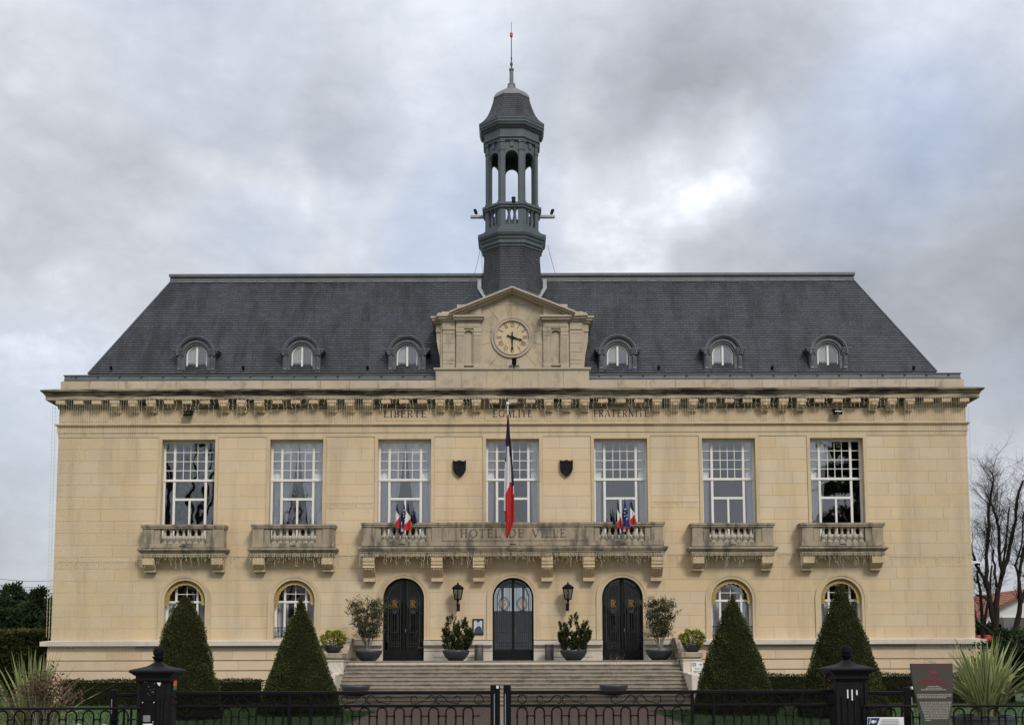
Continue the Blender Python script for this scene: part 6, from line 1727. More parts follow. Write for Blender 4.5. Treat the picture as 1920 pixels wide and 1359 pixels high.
def scroll_pair(mb, xc, half, zt, zb, y0, y1, w_):
    H = zt - zb; zm = (zt + zb) / 2; r = H * .46
    for s in (-1, 1):
        xo = xc + s * (half - r * .9)
        pts = [(xo + s*(-1) * r * .15, zm - r*.15)]
        for t in range(14):                           # curl
            a = math.radians(200 - t * 27); rr = r * (.38 + .62 * min(1, t / 8)); pts.append((xo + (-s) * rr * math.cos(a) * (1), zm + rr * math.sin(a)))
        pts = [(xo - s*rr_*math.cos(math.radians(a)), zm + rr_*math.sin(math.radians(a))) for a, rr_ in [(-10 - 0, r*.3), (30, r*.42), (70, r*.6), (110, r*.82), (150, r*.98), (190, r), (225, r), (260, r)]]
        pts += [(xc + s * half * .52, zm - r*.55), (xc + s * half * .36, zm + r*.25), (xc + s * half * .22, zt - H*.10), (xc + s * half * .10, zt - H*.16), (xc + s*w_*.6, zm - r*.1), (xc + s * half*.05, zb + H*.12), (xc + s*half*.14, zb + H*.06), (xc + s*half*.17, zb + H*.18)]
        pline(mb, pts, w_, y0, y1)
HOOP = None
def hoop_mesh(w_, zt, zbar, bw):
    g = MB(); g.tube([(-w_/2, 0, .12)] + [(-w_/2, 0, zt - w_/2)] + [(x, 0, z) for x, z in arc(0, zt - w_/2, w_/2, 180, 0, 10)][1:-1] + [(w_/2, 0, zt - w_/2), (w_/2, 0, .12)], bw, 6)
    for s in (-1, 1):
        g.lathe([(bw, zbar - .03), (bw*1.5, zbar - .015), (bw*1.5, zbar + .01), (bw, zbar + .02)], 6, s*w_/2, 0)
    return g
def gate_leaf(xa, xb, label, pairs, circles, posts, hoops0, closing):
    X0_ = gx((xa + xb) / 2); root = empty('gate_leaf', (X0_, YG, 0), label=label, cat='gate', group='leaves of the black double gate')
    x = lambda p: gx(p) - X0_
    zt0, zt1, zm0, zm1 = zg(1294), zg(1300.5), zg(1319.5), zg(1324.5)
    MB().cbox(x(xa), x(xb), -.035, .035, zt1, zt0, .006).build('top_rail', M['black_gate'], root)
    MB().cbox(x(xa), x(xb), -.03, .03, zm1, zm0, .006).build('middle_rail', M['black_gate'], root)
    MB().cbox(x(xa), x(xb), -.03, .03, .06, .13, .006).build('bottom_rail', M['black_gate'], root)
    for p in posts: MB().cbox(x(p) - gq(2.6), x(p) + gq(2.6), -.032, .032, .05, zt1 - .001, .006).build('stile', M['black_gate'], root)
    MB().cbox(min(x(closing[0]), x(closing[1])), max(x(closing[0]), x(closing[1])), -.05, .05, .03, zg(1283.5), .008).build('closing_post', M['black_gate'], root)
    for c in pairs:
        g = MB(); scroll_pair(g, x(c), gq(46), zt1, zm0, -.012, .012, gq(1.6)); g.build('scroll', M['black_gate'], root)
    for c in circles:
        g = MB(); g.ring(arc(x(c), (zt1 + zm0)/2, gq(7.2), 0, 360, 20)[:-1], arc(x(c), (zt1 + zm0)/2, gq(9), 0, 360, 20)[:-1], -.012, .012); g.build('circle', M['black_gate'], root)
    hm = hoop_mesh(gq(18.5), zm1 - .004, zg(1341), gq(1.45)); first = None
    p = hoops0
    while p < xb - 10:
        if p > xa + 10 and all(abs(p - q_) > 11 for q_ in posts) and abs(p - closing[0]) > 14:
            if first is None: o = first = hm.build('hoop', M['black_gate'], root, 'auto')
            else: o = first.copy(); COL.objects.link(o)
            o.location = (x(p), 0, 0)
            q0, q1 = x(p + 9.3), x(min(p + 23, xb))
            MB().cbox(q0, q1, -.012, .012, zg(1342.3), zg(1340), .003).build('tie_bar', M['black_gate'], root)
        p += 32.3
    # perforated sheet behind the ironwork: crossing strips with open holes
    m_ = MB(); a, b = x(xa), x(xb); z0_, z1_ = .13, zt1; pitch = .0155; wdt = .0046
    k = a - (z1_ - z0_)
    while k < b:
        for sgn in (1, -1):
            lo, hi = max(0, a - k), min(z1_ - z0_, b - k)
            if hi <= lo: continue
            zA, zB = (z0_ + lo, z0_ + hi) if sgn > 0 else (z1_ - lo, z1_ - hi)
            m_.face([(k + lo - wdt, .045, zA), (k + lo + wdt, .045, zA), (k + hi + wdt, .045, zB), (k + hi - wdt, .045, zB)])
        k += pitch * 1.414
    m_.build('perforated_sheet', M['black_gate'], root, recalc=False, kind='stuff')
    return root
gl = gate_leaf(330, 930, 'black iron gate leaf hinged on the pier with notice plates', (443, 687, 817, 365), (523, 605, 898), (543, 583), 361, (919.5, 930))
gr_ = gate_leaf(944, 1561, 'black iron gate leaf hinged on the pier with chipped paint', (1053, 1192, 1445), (979, 1275, 1365, 1520), (1298, 1337), 979, (944, 958))
for root, xa in ((gl, 927), (gr_, 947.5)):
    X0_ = root.location.x
    g = MB(); g.box(gx(xa) - X0_ - .006, gx(xa) - X0_ + .006, -.062, -.05, .1, zg(1300)); g.build('seal_strip', M['metal_grey'], root)
g = MB(); X0_ = gl.location.x; g.cbox(gx(930.5) - X0_, gx(935) - X0_, -.04, .02, zg(1290), zg(1285), .003); g.build('reflector', M['sign_white'], gl)
g = MB(); g.cbox(gx(930) - X0_, gx(937.5) - X0_, -.03, .03, .04, zg(1285), .004); g.build('stop_post', M['black_gate'], gl)

def side_panel(xa, xb, post, label):
    X0_ = gx((xa + xb) / 2); root = empty('fence_panel', (X0_, YG, 0), label=label, cat='fence', group='short fence panels beside the gate piers')
    x = lambda p: gx(p) - X0_
    MB().cbox(x(post) - gq(5.5), x(post) + gq(5.5), -.04, .04, 0, zg(1290), .006).build('post', M['black_gate'], root)
    MB().cbox(x(xa), x(xb), -.03, .03, zg(1303), zg(1297), .006).build('top_rail', M['black_gate'], root)
    MB().cbox(x(xa), x(xb), -.028, .028, zg(1326), zg(1321), .006).build('middle_rail', M['black_gate'], root)
    c = (xa + xb) / 2; g = MB(); g.ring(arc(x(c), zg(1312), gq(7.2), 0, 360, 20)[:-1], arc(x(c), zg(1312), gq(9), 0, 360, 20)[:-1], -.012, .012); g.build('circle', M['black_gate'], root)
    for i in range(4): 
        u = xa + (xb - xa) * (i + .5) / 4; MB().box(x(u) - .012, x(u) + .012, -.012, .012, .05, zg(1326)).build('picket', M['black_gate'], root)
    g = MB(); e = 6.5 if post > 900 else -1.5
    g.box(x(post + e) - .006, x(post + e) + .006, -.06, -.045, .1, zg(1308)); g.build('seal_strip', M['metal_grey'], root)
    return root
side_panel(214, 267, 214, 'short black fence panel joining the gate pier with notice plates')
sp2 = side_panel(1618, 1700, 1700, 'short black fence panel joining the gate pier with chipped paint')
g = MB(); X0_ = sp2.location.x; g.cbox(gx(1708) - X0_, gx(1713) - X0_, -.04, .02, zg(1293.5), zg(1288.5), .003); g.build('reflector', M['sign_white'], sp2)
YF2 = YG - .22
def railing(xa, xb, label, h0):
    s_ = sc(1330, YF2); xg = lambda p: U(p, 1330, YF2)[0]; X0_ = xg((xa + xb) / 2); zq = lambda y: zz(y, YF2)
    root = empty('railing', (X0_, YF2, 0), label=label, cat='railing', group='low hooped railings along the pavement')
    MB().cbox(xg(xa) - X0_, xg(xb) - X0_, -.03, .03, zq(1327.5), zq(1323), .008).build('top_rail', M['black_gate'], root)
    MB().cbox(xg(xa) - X0_, xg(xb) - X0_, -.02, .02, .06, .10, .006).build('bottom_rail', M['black_gate'], root)
    hm = hoop_mesh(20 * s_, zq(1329.5), zq(1346), 1.6 * s_); first = None; p = h0
    while p < xb - 10:
        if first is None: o = first = hm.build('hoop', M['black_gate'], root, 'auto')
        else: o = first.copy(); COL.objects.link(o)
        o.location.x = xg(p) - X0_
        MB().cbox(xg(p + 9) - X0_, xg(min(p + 23.5, xb)) - X0_, -.012, .012, zq(1347.4), zq(1344.8), .003).build('tie_bar', M['black_gate'], root)
        p += 32.2
    a = xg(xa) - X0_
    for p in (xa + 2, xb - 2): MB().cbox(xg(p) - X0_ - .02, xg(p) - X0_ + .02, -.02, .02, 0, zq(1323.5), .004).build('post', M['black_gate'], root)
railing(-40, 268, 'low black hooped railing in front of the pansy bed', -27)
railing(1618, 1960, 'low black hooped railing in front of the cream striped flax', 1637)

# ------------------------------------------------------------------ history panel and notice
YI = -31.4; s_ = sc(1300, YI); X0_ = U(1749, 1300, YI)[0]; zi = lambda y: zz(y, YI)
ip = empty('information_panel', (X0_, YI, 0), label='tapering brown grey history panel with red heading standing before the railing', cat='sign')
xw = lambda p: (p - 1749) * s_
pr = [(xw(1723 + 14), 0.0), (xw(1777 - 9), 0.0), (xw(1778), zi(1359)), (xw(1785), zi(1322)), (xw(1788), zi(1290)), (xw(1788.5), zi(1245.5)), (xw(1710), zi(1245.5)), (xw(1712), zi(1275)), (xw(1718), zi(1310)), (xw(1730), zi(1359))]
g = MB(); g.prism(pr, 0, .05); g.build('board', M['sign_brown'], ip)
def tx(body, size, x, z, y, mat, parent, name='lettering', align='CENTER', width=None, bold=0.0):
    cu = bpy.data.curves.new(name, 'FONT'); cu.body = body; cu.size = size; cu.align_x = align; cu.extrude = .0008; cu.offset = bold
    o = bpy.data.objects.new(name, cu); COL.objects.link(o)
    bpy.context.view_layer.update()
    dg = bpy.context.evaluated_depsgraph_get(); me = bpy.data.meshes.new_from_object(o.evaluated_get(dg)); bpy.data.objects.remove(o, do_unlink=True)
    me.materials.clear(); me.materials.append(mat)
    xs = [v.co.x for v in me.vertices]; k = width / (max(xs) - min(xs)) if width else 1.0
    for v in me.vertices: v.co = Vector((v.co.x * k + x, y - v.co.z, v.co.y + z))
    o = bpy.data.objects.new(name, me); COL.objects.link(o); o.parent = parent
    return o
g = MB(); g.box(xw(1713), xw(1786), -.002, .001, zi(1251.6), zi(1251)); g.box(xw(1717), xw(1786), -.002, .001, zi(1284.6), zi(1284)); g.build('rule', M['sign_red'], ip)
tx("HISTOIRE DE LA CITE", gq(5), xw(1751), zi(1278), -.002, M['sign_red'], ip, width=xw(1771) - xw(1729), bold=.0008)
tx("Hotel de Ville", gq(4), xw(1751), zi(1282.3), -.002, M['sign_red'], ip, width=xw(1775) - xw(1727), bold=.0006)
g = MB()                                              # red emblem: a staff with a leafy head
g.prism([(xw(1742), zi(1269)), (xw(1744), zi(1269)), (xw(1747.5), zi(1256.5)), (xw(1746), zi(1256))], -.002, .001)
g.prism([(xw(1752.5), zi(1268.5)), (xw(1753.5), zi(1268.5)), (xw(1753.5), zi(1264)), (xw(1752.5), zi(1264))], -.002, .001)
em = [(1747, 1263), (1749, 1260), (1752, 1259), (1755, 1260), (1757, 1261.5), (1760, 1260.5), (1758, 1262.5), (1760, 1263.5), (1757, 1263.8), (1755, 1265.5), (1751, 1265.8), (1748.5, 1265)]
g.prism([(xw(a), zi(b)) for a, b in em][::-1], -.002, .001); g.build('emblem', M['sign_red'], ip)
r_ = random.Random(4)
g = MB(); gd = MB()                                   # lines of small print, word by word
rows = [(1288.3, 1740, 1762), (1291.5, 1736, 1767), (1294.5, 1727, 1776), (1303.5, 1719.5, 1785), (1306.5, 1720, 1784), (1309.3, 1720.5, 1775)] + [(1318 + 3.05 * i, 1723.5 + .95 * i, 1783.5 - .75 * i) for i in range(11)] + [(1352, 1733, 1743)]
for y, a, b in rows:
    x = a
    while x < b - .5:
        w_ = min(r_.uniform(1.2, 5.2), b - x); mid = x
        while mid < x + w_:
            lw = min(.62, x + w_ - mid)
            if lw > .2: g.box(xw(mid), xw(mid + lw * .72), -.0015, .001, zi(y + .75), zi(y - .75 - (.5 if r_.random() < .2 else 0)))
            mid += .62
        x += w_ + .7
g.build('small_print', M['sign_text'], ip, recalc=False)
ns = empty('notice_sign', (U(1661, 1352, YI + .9)[0], YI + .9, 0), label='white notice with a blue corner and white emblem fixed low on the railing', cat='sign')
s_ = sc(1350, YI + .9); zn = lambda y: zz(y, YI + .9); xn = lambda p: (p - 1661) * s_
g = MB(); g.cbox(xn(1627), xn(1695), .0, .02, zn(1378), zn(1346), .003); g.build('board', M['sign_white'], ns)
g = MB(); g.prism([(xn(1627.5), zn(1377)), (xn(1637), zn(1377)), (xn(1650), zn(1347)), (xn(1627.5), zn(1347))], -.003, .001); g.build('blue_corner', M['sign_blue'], ns)
g = MB(); g.prism([(xn(1629.5), zn(1358)), (xn(1630.8), zn(1358)), (xn(1633), zn(1348)), (xn(1632), zn(1348))], -.005, .0)
em = [(1633, 1354), (1635, 1351.5), (1638, 1351), (1641, 1352.5), (1644, 1352), (1642, 1354), (1644, 1355.5), (1640, 1355.5), (1637, 1357.5), (1634.5, 1356.5)]
g.prism([(xn(a), zn(b)) for a, b in em][::-1], -.005, .0); g.build('emblem', M['sign_white'], ns)
g = MB()
for i in range(5): g.box(xn(1653 - i), xn(1690 - r_.uniform(0, 9)), -.003, .001, zn(1350.9 + 3*i), zn(1350 + 3*i))
g.build('small_print', M['metal_grey'], ns)
g = MB()
for p in (1640, 1682): g.box(xn(p) - .01, xn(p) + .01, .021, .04, 0, zn(1350))
g.build('stake', M['wire'], ns)
# a round-topped bollard just showing behind the railing
bo = empty('bollard', (U(146, 1350, -29.6)[0], -29.6, 0), label='grey round topped bollard just behind the low railing of the pansy bed', cat='bollard')
s_ = sc(1350, -29.6); zb_ = zz(1353, -29.6); r0 = 8.5 * s_
g = MB(); g.lathe([(r0*.8, 0), (r0*.8, zb_ - r0*2.2), (r0*.65, zb_ - r0*2), (r0*.65, zb_ - r0*1.7), (r0*.95, zb_ - r0*1.3), (r0, zb_ - r0*.8), (r0*.75, zb_ - r0*.22), (r0*.3, zb_ - .01), (.005, zb_)], 18); g.build('post', M['metal_grey'], bo, True)

# ------------------------------------------------------------------ things on the front
def lantern(px, label):
    Yl = -.42; s_ = sc(1115, Yl); q = lambda v: v * s_; Z = lambda y: zz(y, Yl); X = U(px, 1115, Yl)[0]
    root = empty('wall_lantern', (X, Yl, 0), label=label, cat='lantern', group='black wall lanterns between the doors')
    g = MB(); g.lathe([(q(12.5), Z(1103)), (q(13), Z(1101.5)), (q(7), Z(1097)), (q(3), Z(1095)), (q(1.6), Z(1094)), (q(2), Z(1092.5)), (q(1.4), Z(1091.5)), (.004, Z(1090.8))], 6, 0, 0, PI/6); g.build('roof', M['black_paint'], root)
    f = MB()
    for k in range(6):
        a = PI/6 + k * PI/3
        f.tube([(q(10.5)*math.cos(a), q(10.5)*math.sin(a), Z(1103)), (q(6.8)*math.cos(a), q(6.8)*math.sin(a), Z(1122))], q(.85), 5)
    f.lathe([(q(7.6), Z(1124)), (q(7.8), Z(1122.5)), (q(7.4), Z(1121.5)), (q(5), Z(1121.5))], 6, 0, 0, PI/6)
    f.lathe([(q(11.2), Z(1104)), (q(11.2), Z(1102.8)), (q(9), Z(1102.8))], 6, 0, 0, PI/6); f.build('frame', M['black_paint'], root)
    for k in range(6):
        a, b = PI/6 + k*PI/3, PI/6 + (k+1)*PI/3; r0, r1 = q(10.2), q(6.6)
        p = MB(); p.face([(r1*math.cos(a), r1*math.sin(a), Z(1122)), (r1*math.cos(b), r1*math.sin(b), Z(1122)), (r0*math.cos(b), r0*math.sin(b), Z(1103)), (r0*math.cos(a), r0*math.sin(a), Z(1103))]); p.build('pane', M['glass_lamp'], root)
    b = MB(); b.lathe([(q(1.2), Z(1144)), (q(2), Z(1143)), (q(1.6), Z(1138)), (q(2.6), Z(1134)), (q(2.6), Z(1131)), (q(1.6), Z(1129)), (q(2.2), Z(1127)), (q(3), Z(1124.5)), (q(4), Z(1123.5))], 10)
    b.tube([(0, 0, Z(1138)), (0, .15, Z(1141)), (0, .30, Z(1137)), (0, .44, Z(1137))], q(1.4), 6)
    b.cbox(-q(3), q(3), .40, .45, Z(1144), Z(1130), .006); b.build('bracket', M['black_paint'], root)
    g = MB(); g.lathe([(q(1), Z(1121)), (q(1.8), Z(1117)), (q(1.8), Z(1111)), (q(.8), Z(1108))], 8); g.build('bulb', M['sign_white'], root)
lantern(858.5, 'black hexagonal wall lantern above the framed portrait side')
lantern(1065, 'black hexagonal wall lantern on the wall without a portrait')
def binobj(px, label):
    X = U(px, 1220, -.55)[0]; h = zz(1207.5, -.55) - ZL; r = 8.4 * sc(1220, -.55)
    root = empty('litter_bin', (X, -.55, ZL), label=label, cat='bin', group='cylindrical bins on the landing')
    g = MB(); g.lathe([(r*.96, 0), (r, .02), (r, h*.80), (r*.97, h*.81), (r, h*.82), (r, h*.97), (r*.94, h), (r*.6, h), (r*.6, h*.9), (.01, h*.9)], 24); g.build('body', M['bin'], root, 'auto')
    g = MB(); g.lathe([(r*1.02, h*.86), (r*1.03, h*.865), (r*1.03, h*.90), (r*1.02, h*.905)], 24); g.build('band', M['wire'], root)
binobj(898, 'brown grey cylindrical bin under the framed portrait'); binobj(1030, 'brown grey cylindrical bin on the side without the portrait')
# framed portrait (a generic figure)
s_ = sc(1174, -.05); X0_ = U(896.5, 1174, -.05)[0]; zp_ = lambda y: zz(y, -.05); xq = lambda p: (p - 896.5) * s_
fp = empty('framed_portrait', (X0_, -.02, 0), label='framed portrait photograph on the wall between two doors', cat='picture')
g = MB(); g.ring([(xq(888.3), zp_(1186.5)), (xq(904.5), zp_(1186.5)), (xq(904.5), zp_(1162)), (xq(888.3), zp_(1162))], [(xq(886), zp_(1189)), (xq(906.5), zp_(1189)), (xq(906.5), zp_(1159.5)), (xq(886), zp_(1159.5))], -.03, .03); g.build('frame', M['black_paint'], fp)
M['photo_sky'] = surf('photo backdrop', (.40, .48, .58), (.55, .60, .66), rough=.35, nscale=6)
M['photo_dark'] = surf('photo uniform', (.030, .045, .085), (.045, .065, .11), rough=.35, nscale=8)
M['photo_skin'] = surf('photo skin', (.55, .45, .40), (.48, .38, .33), rough=.35)
g = MB(); g.box(xq(888.3), xq(904.5), -.012, .0, zp_(1186.5), zp_(1162)); g.build('print', M['photo_sky'], fp)
g = MB(); g.prism([(xq(888.6), zp_(1186.3)), (xq(904.2), zp_(1186.3)), (xq(903), zp_(1176)), (xq(899), zp_(1172.5)), (xq(894.5), zp_(1174)), (xq(890), zp_(1179))], -.014, -.011); g.prism(arc(xq(896.8), zp_(1165.2), 3.3*s_, 0, 180, 8), -.016, -.011); g.build('figure', M['photo_dark'], fp)
g = MB(); g.prism(arc(xq(896.8), zp_(1168.5), 2.8*s_, 0, 360, 14, 3.9*s_)[:-1], -.0135, -.011); g.build('face', M['photo_skin'], fp)
# heraldic shields
def shield(px, label):
    s_ = sc(877, -.05); X = U(px, 877, -.05)[0]; q = lambda v: v * s_; Z = lambda y: zz(y, -.05)
    root = empty('heraldic_shield', (X, -.0, 0), label=label, cat='shield', group='dark shields on the upper wall')
    pr = [(-12.3, 862.5), (-12, 880), (-9.5, 886), (0, 894), (9.5, 886), (12, 880), (12.3, 862.5), (8, 864.5), (4, 864), (0, 862.5), (-4, 864), (-8, 864.5)]
    g = MB(); g.prism([(q(a), Z(b)) for a, b in pr], -.09, .0); g.build('plate', M['black_paint'], root)
    c = [(a * .82, 878 + (b - 878) * .80) for a, b in pr]
    g = MB(); g.ring([(q(a), Z(b)) for a, b in c], [(q(a), Z(b)) for a, b in pr], -.115, -.085); g.build('rim', M['black_paint'], root)
    g = MB(); r_ = random.Random(int(px))
    for i in range(9): x, y = r_.uniform(-6, 5), r_.uniform(868, 883); g.cbox(q(x), q(x + r_.uniform(1.5, 3.5)), -.105, -.085, Z(y + r_.uniform(1, 2.6)), Z(y), .004)
    g.build('relief', M['cast_iron'], root)
shield(861.5, 'dark metal shield on the wall between the LIBERTE and EGALITE windows'); shield(1062, 'dark metal shield on the wall between the EGALITE and FRATERNITE windows')
# lift sign on the stair cheek
s_ = sc(1252, -3.03); X0_ = U(1307, 1252, -3.03)[0]; zs_ = lambda y: zz(y, -3.03); q = lambda v: v * s_
ls = empty('lift_sign', (X0_, -3.0, 0), label='small white sign with arrow pointing to the lift on the stair cheek', cat='sign')
g = MB(); g.cbox(-q(10.3), q(10.3), -.05, -.015, zs_(1262), zs_(1241.5), .004); g.build('board', M['sign_white'], ls)
g = MB(); g.box(-q(8.5), -q(2.2), -.053, -.049, zs_(1249.3), zs_(1243.2)); g.build('pictogram', M['sign_black'], ls)
g = MB()
for a in (-6.9, -5.3, -3.8): g.box(q(a - .45), q(a + .45), -.055, -.052, zs_(1248.3), zs_(1245)); g.prism(arc(q(a), zs_(1244.5), q(.5), 0, 360, 8)[:-1], -.055, -.052)
g.build('pictogram_figures', M['sign_white'], ls)
g = MB(); bar(g, (q(3.5), zs_(1246.3)), (q(8.3), zs_(1246.3)), q(.9), -.053, -.049); bar(g, (q(6.3), zs_(1244.2)), (q(8.4), zs_(1246.3)), q(.9), -.0532, -.049); bar(g, (q(6.3), zs_(1248.4)), (q(8.4), zs_(1246.3)), q(.9), -.0534, -.049); g.build('arrow', M['sign_black'], ls)
tx("Accès", q(5.5), 0, zs_(1255.5), -.051, M['sign_black'], ls, width=q(9)); tx("ascenseur", q(5), 0, zs_(1260.5), -.051, M['sign_black'], ls, width=q(16.5))

# ------------------------------------------------------------------ flags
def cloth(name, mats, nx, ny, pos, colour, parent):
    me = bpy.data.meshes.new(name); v = [pos(i / nx, j / ny) for j in range(ny + 1) for i in range(nx + 1)]
    f = [(j*(nx+1)+i, j*(nx+1)+i+1, (j+1)*(nx+1)+i+1, (j+1)*(nx+1)+i) for j in range(ny) for i in range(nx)]
    me.from_pydata(v, [], f)
    for m_ in mats: me.materials.append(M[m_])
    for k, p in enumerate(me.polygons): p.material_index = colour((k % nx + .5) / nx, (k // nx + .5) / ny); p.use_smooth = True
    o = bpy.data.objects.new(name, me); COL.objects.link(o); o.parent = parent
    return o
Yfl = -1.9
FL = empty('flag', (0, -.62, zz(1005, -.6)), label='long tricolour flag hanging furled from the pole over the middle of the balcony', cat='flag')
fl0 = Vector(FL.location)
top = Vector((U(952, 758, -2.3)[0], -2.3, U(952, 758, -2.3)[1])); foot = Vector((U(951, 1000, -.66)[0], -.66, zz(1004, -.66)))
g = MB(); g.tube([foot - fl0, top - fl0], .028, 8); g.build('pole', M['sign_white'], FL)
g = MB(); d_ = top - fl0; g.lathe([(.005, d_.z + .09), (.05, d_.z + .07), (.065, d_.z + .03), (.05, d_.z - .01), (.02, d_.z - .03)][::-1], 12, d_.x, d_.y); g.build('finial', M['sign_white'], FL)
EDG = [(778, 951.5, 953.5), (800, 950, 955.3), (820, 948.5, 956.6), (845, 947.8, 959), (865, 947, 961), (905, 945.6, 963.5), (930, 945, 964), (958, 945, 964.5), (962, 946.5, 964.5), (978, 948, 964), (986, 948, 961), (1000, 948.5, 955.5), (1008, 949.8, 952.5)]
def mainpos(u, t):
    y = 778 + 230 * t
    for a, b in zip(EDG, EDG[1:]):
        if y <= b[0] + 1e-6: k = (y - a[0]) / (b[0] - a[0]); l_, r_2 = a[1] + (b[1]-a[1])*k, a[2] + (b[2]-a[2])*k; break
    Yc = -2.25 + .9 * min(1, t * 1.1) ** 1.0 * .55; px_ = l_ + (r_2 - l_) * u
    x, z = U(px_, y, Yc); return (x - fl0.x, Yc - fl0.y + .07 * math.sin(u * 9.5 + t * 2.2) * (.35 + .65*min(1, t*3)), z - fl0.z)
def maincol(u, t):
    y = 778 + 230 * t
    navy = 864 if u < .16 else (836 if u < .62 else (850 + (u - .62) * 60 if u < .74 else 912))
    white = 956 if u < .14 else (926 - (u - .14) * 40 if u < .52 else (904 if u < .9 else 925))
    return 0 if y < navy else (1 if y < white else 2)
cloth('cloth', ['navy', 'flagwhite', 'red'], 40, 90, mainpos, maincol, FL)
def small_flag(top, bot, hw, kind, foot, label, Y=-.95, lean=0.0):
    Yt_ = Y - .35; X0_, z0_ = U(foot[0], foot[1], -.68); base = Vector((X0_, -.68, z0_))
    root = empty('small_flag', base, label=label, cat='flag')
    tp = Vector((*U(top[0], top[1] - 3, Yt_)[:1], Yt_, U(top[0], top[1] - 3, Yt_)[1]))
    g = MB(); g.tube([(0, 0, 0), tp - base], .009, 6); g.build('pole', M['wire'], root)
    g = MB(); d_ = tp - base; g.lathe([(.004, d_.z - .02), (.014, d_.z + .01), (.003, d_.z + .07)], 6, d_.x, d_.y); g.build('finial', M['wire'], root)
    ph = sum(map(ord, label)) % 7
    def pos(u, t):
        wv = hw * (.12 + .88 * t ** .75) ; cx_ = top[0] + (bot[0] - top[0]) * t; y = top[1] + (bot[1] - top[1]) * t + (t > .85) * (u - .5) * 3 * math.sin(ph)
        x, z = U(cx_ + (u * 2 - 1) * wv, y, Yt_ + .12 * t); return (x - base.x, Yt_ + .12 * t - base.y + .045 * math.sin(u * 8 + ph + t) * t, z - base.z)
    if kind == 'tri':
        mats = ['navy', 'flagwhite', 'red']; col = lambda u, t: 0 if t < .36 + .22 * (u - .5) else (1 if t < .66 + .25 * (.5 - u) * (1 if lean >= 0 else -1) else 2)
    elif kind == 'eu': mats = ['euro']; col = lambda u, t: 0
    else: mats = ['navy']; col = lambda u, t: 0
    cl = cloth('cloth', mats, 16, 28, pos, col, root)
    if kind == 'eu':
        for k, (u, t) in enumerate(((.35, .32), (.62, .30), (.25, .45), (.28, .58), (.8, .55), (.78, .66), (.6, .72))):
            p = Vector(pos(u, t)); st = MB(); st.prism([(p.x + .028 * (1 if j % 2 == 0 else .42) * math.sin(j * PI/5), p.z + .028 * (1 if j % 2 == 0 else .42) * math.cos(j * PI/5)) for j in range(10)][::-1], p.y - .022, p.y - .008); st.build('star', M['star'], root)
SH = (755, 1002)
small_flag((744.3, 945), (746, 989), 5.5, 'tri', SH, 'small tricolour flag leaning outwards in the bunch below the LIBERTE window')
small_flag((753, 957), (754, 978), 3, 'dark', SH, 'small dark furled flag in the bunch below the LIBERTE window')
small_flag((757.5, 943.5), (759, 985), 4.6, 'eu', SH, 'small blue flag with stars in the bunch below the LIBERTE window', Y=-1.0)
small_flag((765.2, 944.5), (764.5, 994), 7.5, 'tri', SH, 'wide tricolour flag beside the blue one in the bunch below the LIBERTE window', Y=-1.05)
small_flag((776.2, 956.5), (777, 982), 4.5, 'dark', SH, 'dark flag set apart in the bunch below the LIBERTE window', Y=-.75)
SH2 = (1168, 1002)
small_flag((1148, 957), (1152, 982), 2.6, 'dark', SH2, 'dark furled flag set apart in the bunch below the FRATERNITE window', Y=-.75)
small_flag((1157.6, 941), (1163, 990), 4.8, 'tri', SH2, 'small tricolour flag leaning out beside a dark flag below the FRATERNITE window')
small_flag((1171.4, 939.5), (1174.5, 987), 6.8, 'eu', SH2, 'blue flag with a ring of stars in the bunch below the FRATERNITE window', Y=-1.05)
small_flag((1183.3, 940), (1188, 983), 6.2, 'tri', SH2, 'tricolour flag leaning out beyond the starred flag below the FRATERNITE window')
def escutcheon(px, py, hw, hh, label):
    s_ = sc(985, -.82); q = lambda v: v * s_; X, zc_ = U(px, py, -.82); root = empty('flag_holder', (X, -.82, zc_), label=label, cat='shield', group='tricolour flag holders on the balcony')
    a, b = q(hw), q(hh)
    for k, mt in enumerate(('euro', 'flagwhite', 'red')):
        xa, xb = -a + 2*a*k/3, -a + 2*a*(k+1)/3; bot = lambda x: -b + (abs(x) / a) ** 2 * b * .35
        g = MB(); g.prism([(xa, bot(xa)), ((xa+xb)/2, bot((xa+xb)/2)), (xb, bot(xb)), (xb, b), (xa, b)], 0, .03); g.build('stripe', M[mt], root)
    g = MB(); bar(g, (-q(1.6), -q(3)), (-q(1.6), q(3)), q(.9), -.006, .0); bar(g, (-q(1.6), q(3)), (q(1.2), q(3)), q(.8), -.0062, .0); bar(g, (-q(1.6), q(.3)), (q(1), q(.3)), q(.8), -.0064, .0); bar(g, (q(.2), q(.3)), (q(2), -q(3)), q(.9), -.0066, 0); g.build('cipher', M['gilt'], root)
    g = MB(); g.box(-q(1.2), q(1.2), .03, .18, -q(2), q(2)); g.build('bracket', M['wire'], root)
escutcheon(754, 987, 6.4, 9.5, 'small tricolour shield holding the flags below the LIBERTE window'); escutcheon(1171, 989, 6.6, 7.5, 'small tricolour shield holding the flags below the FRATERNITE window')

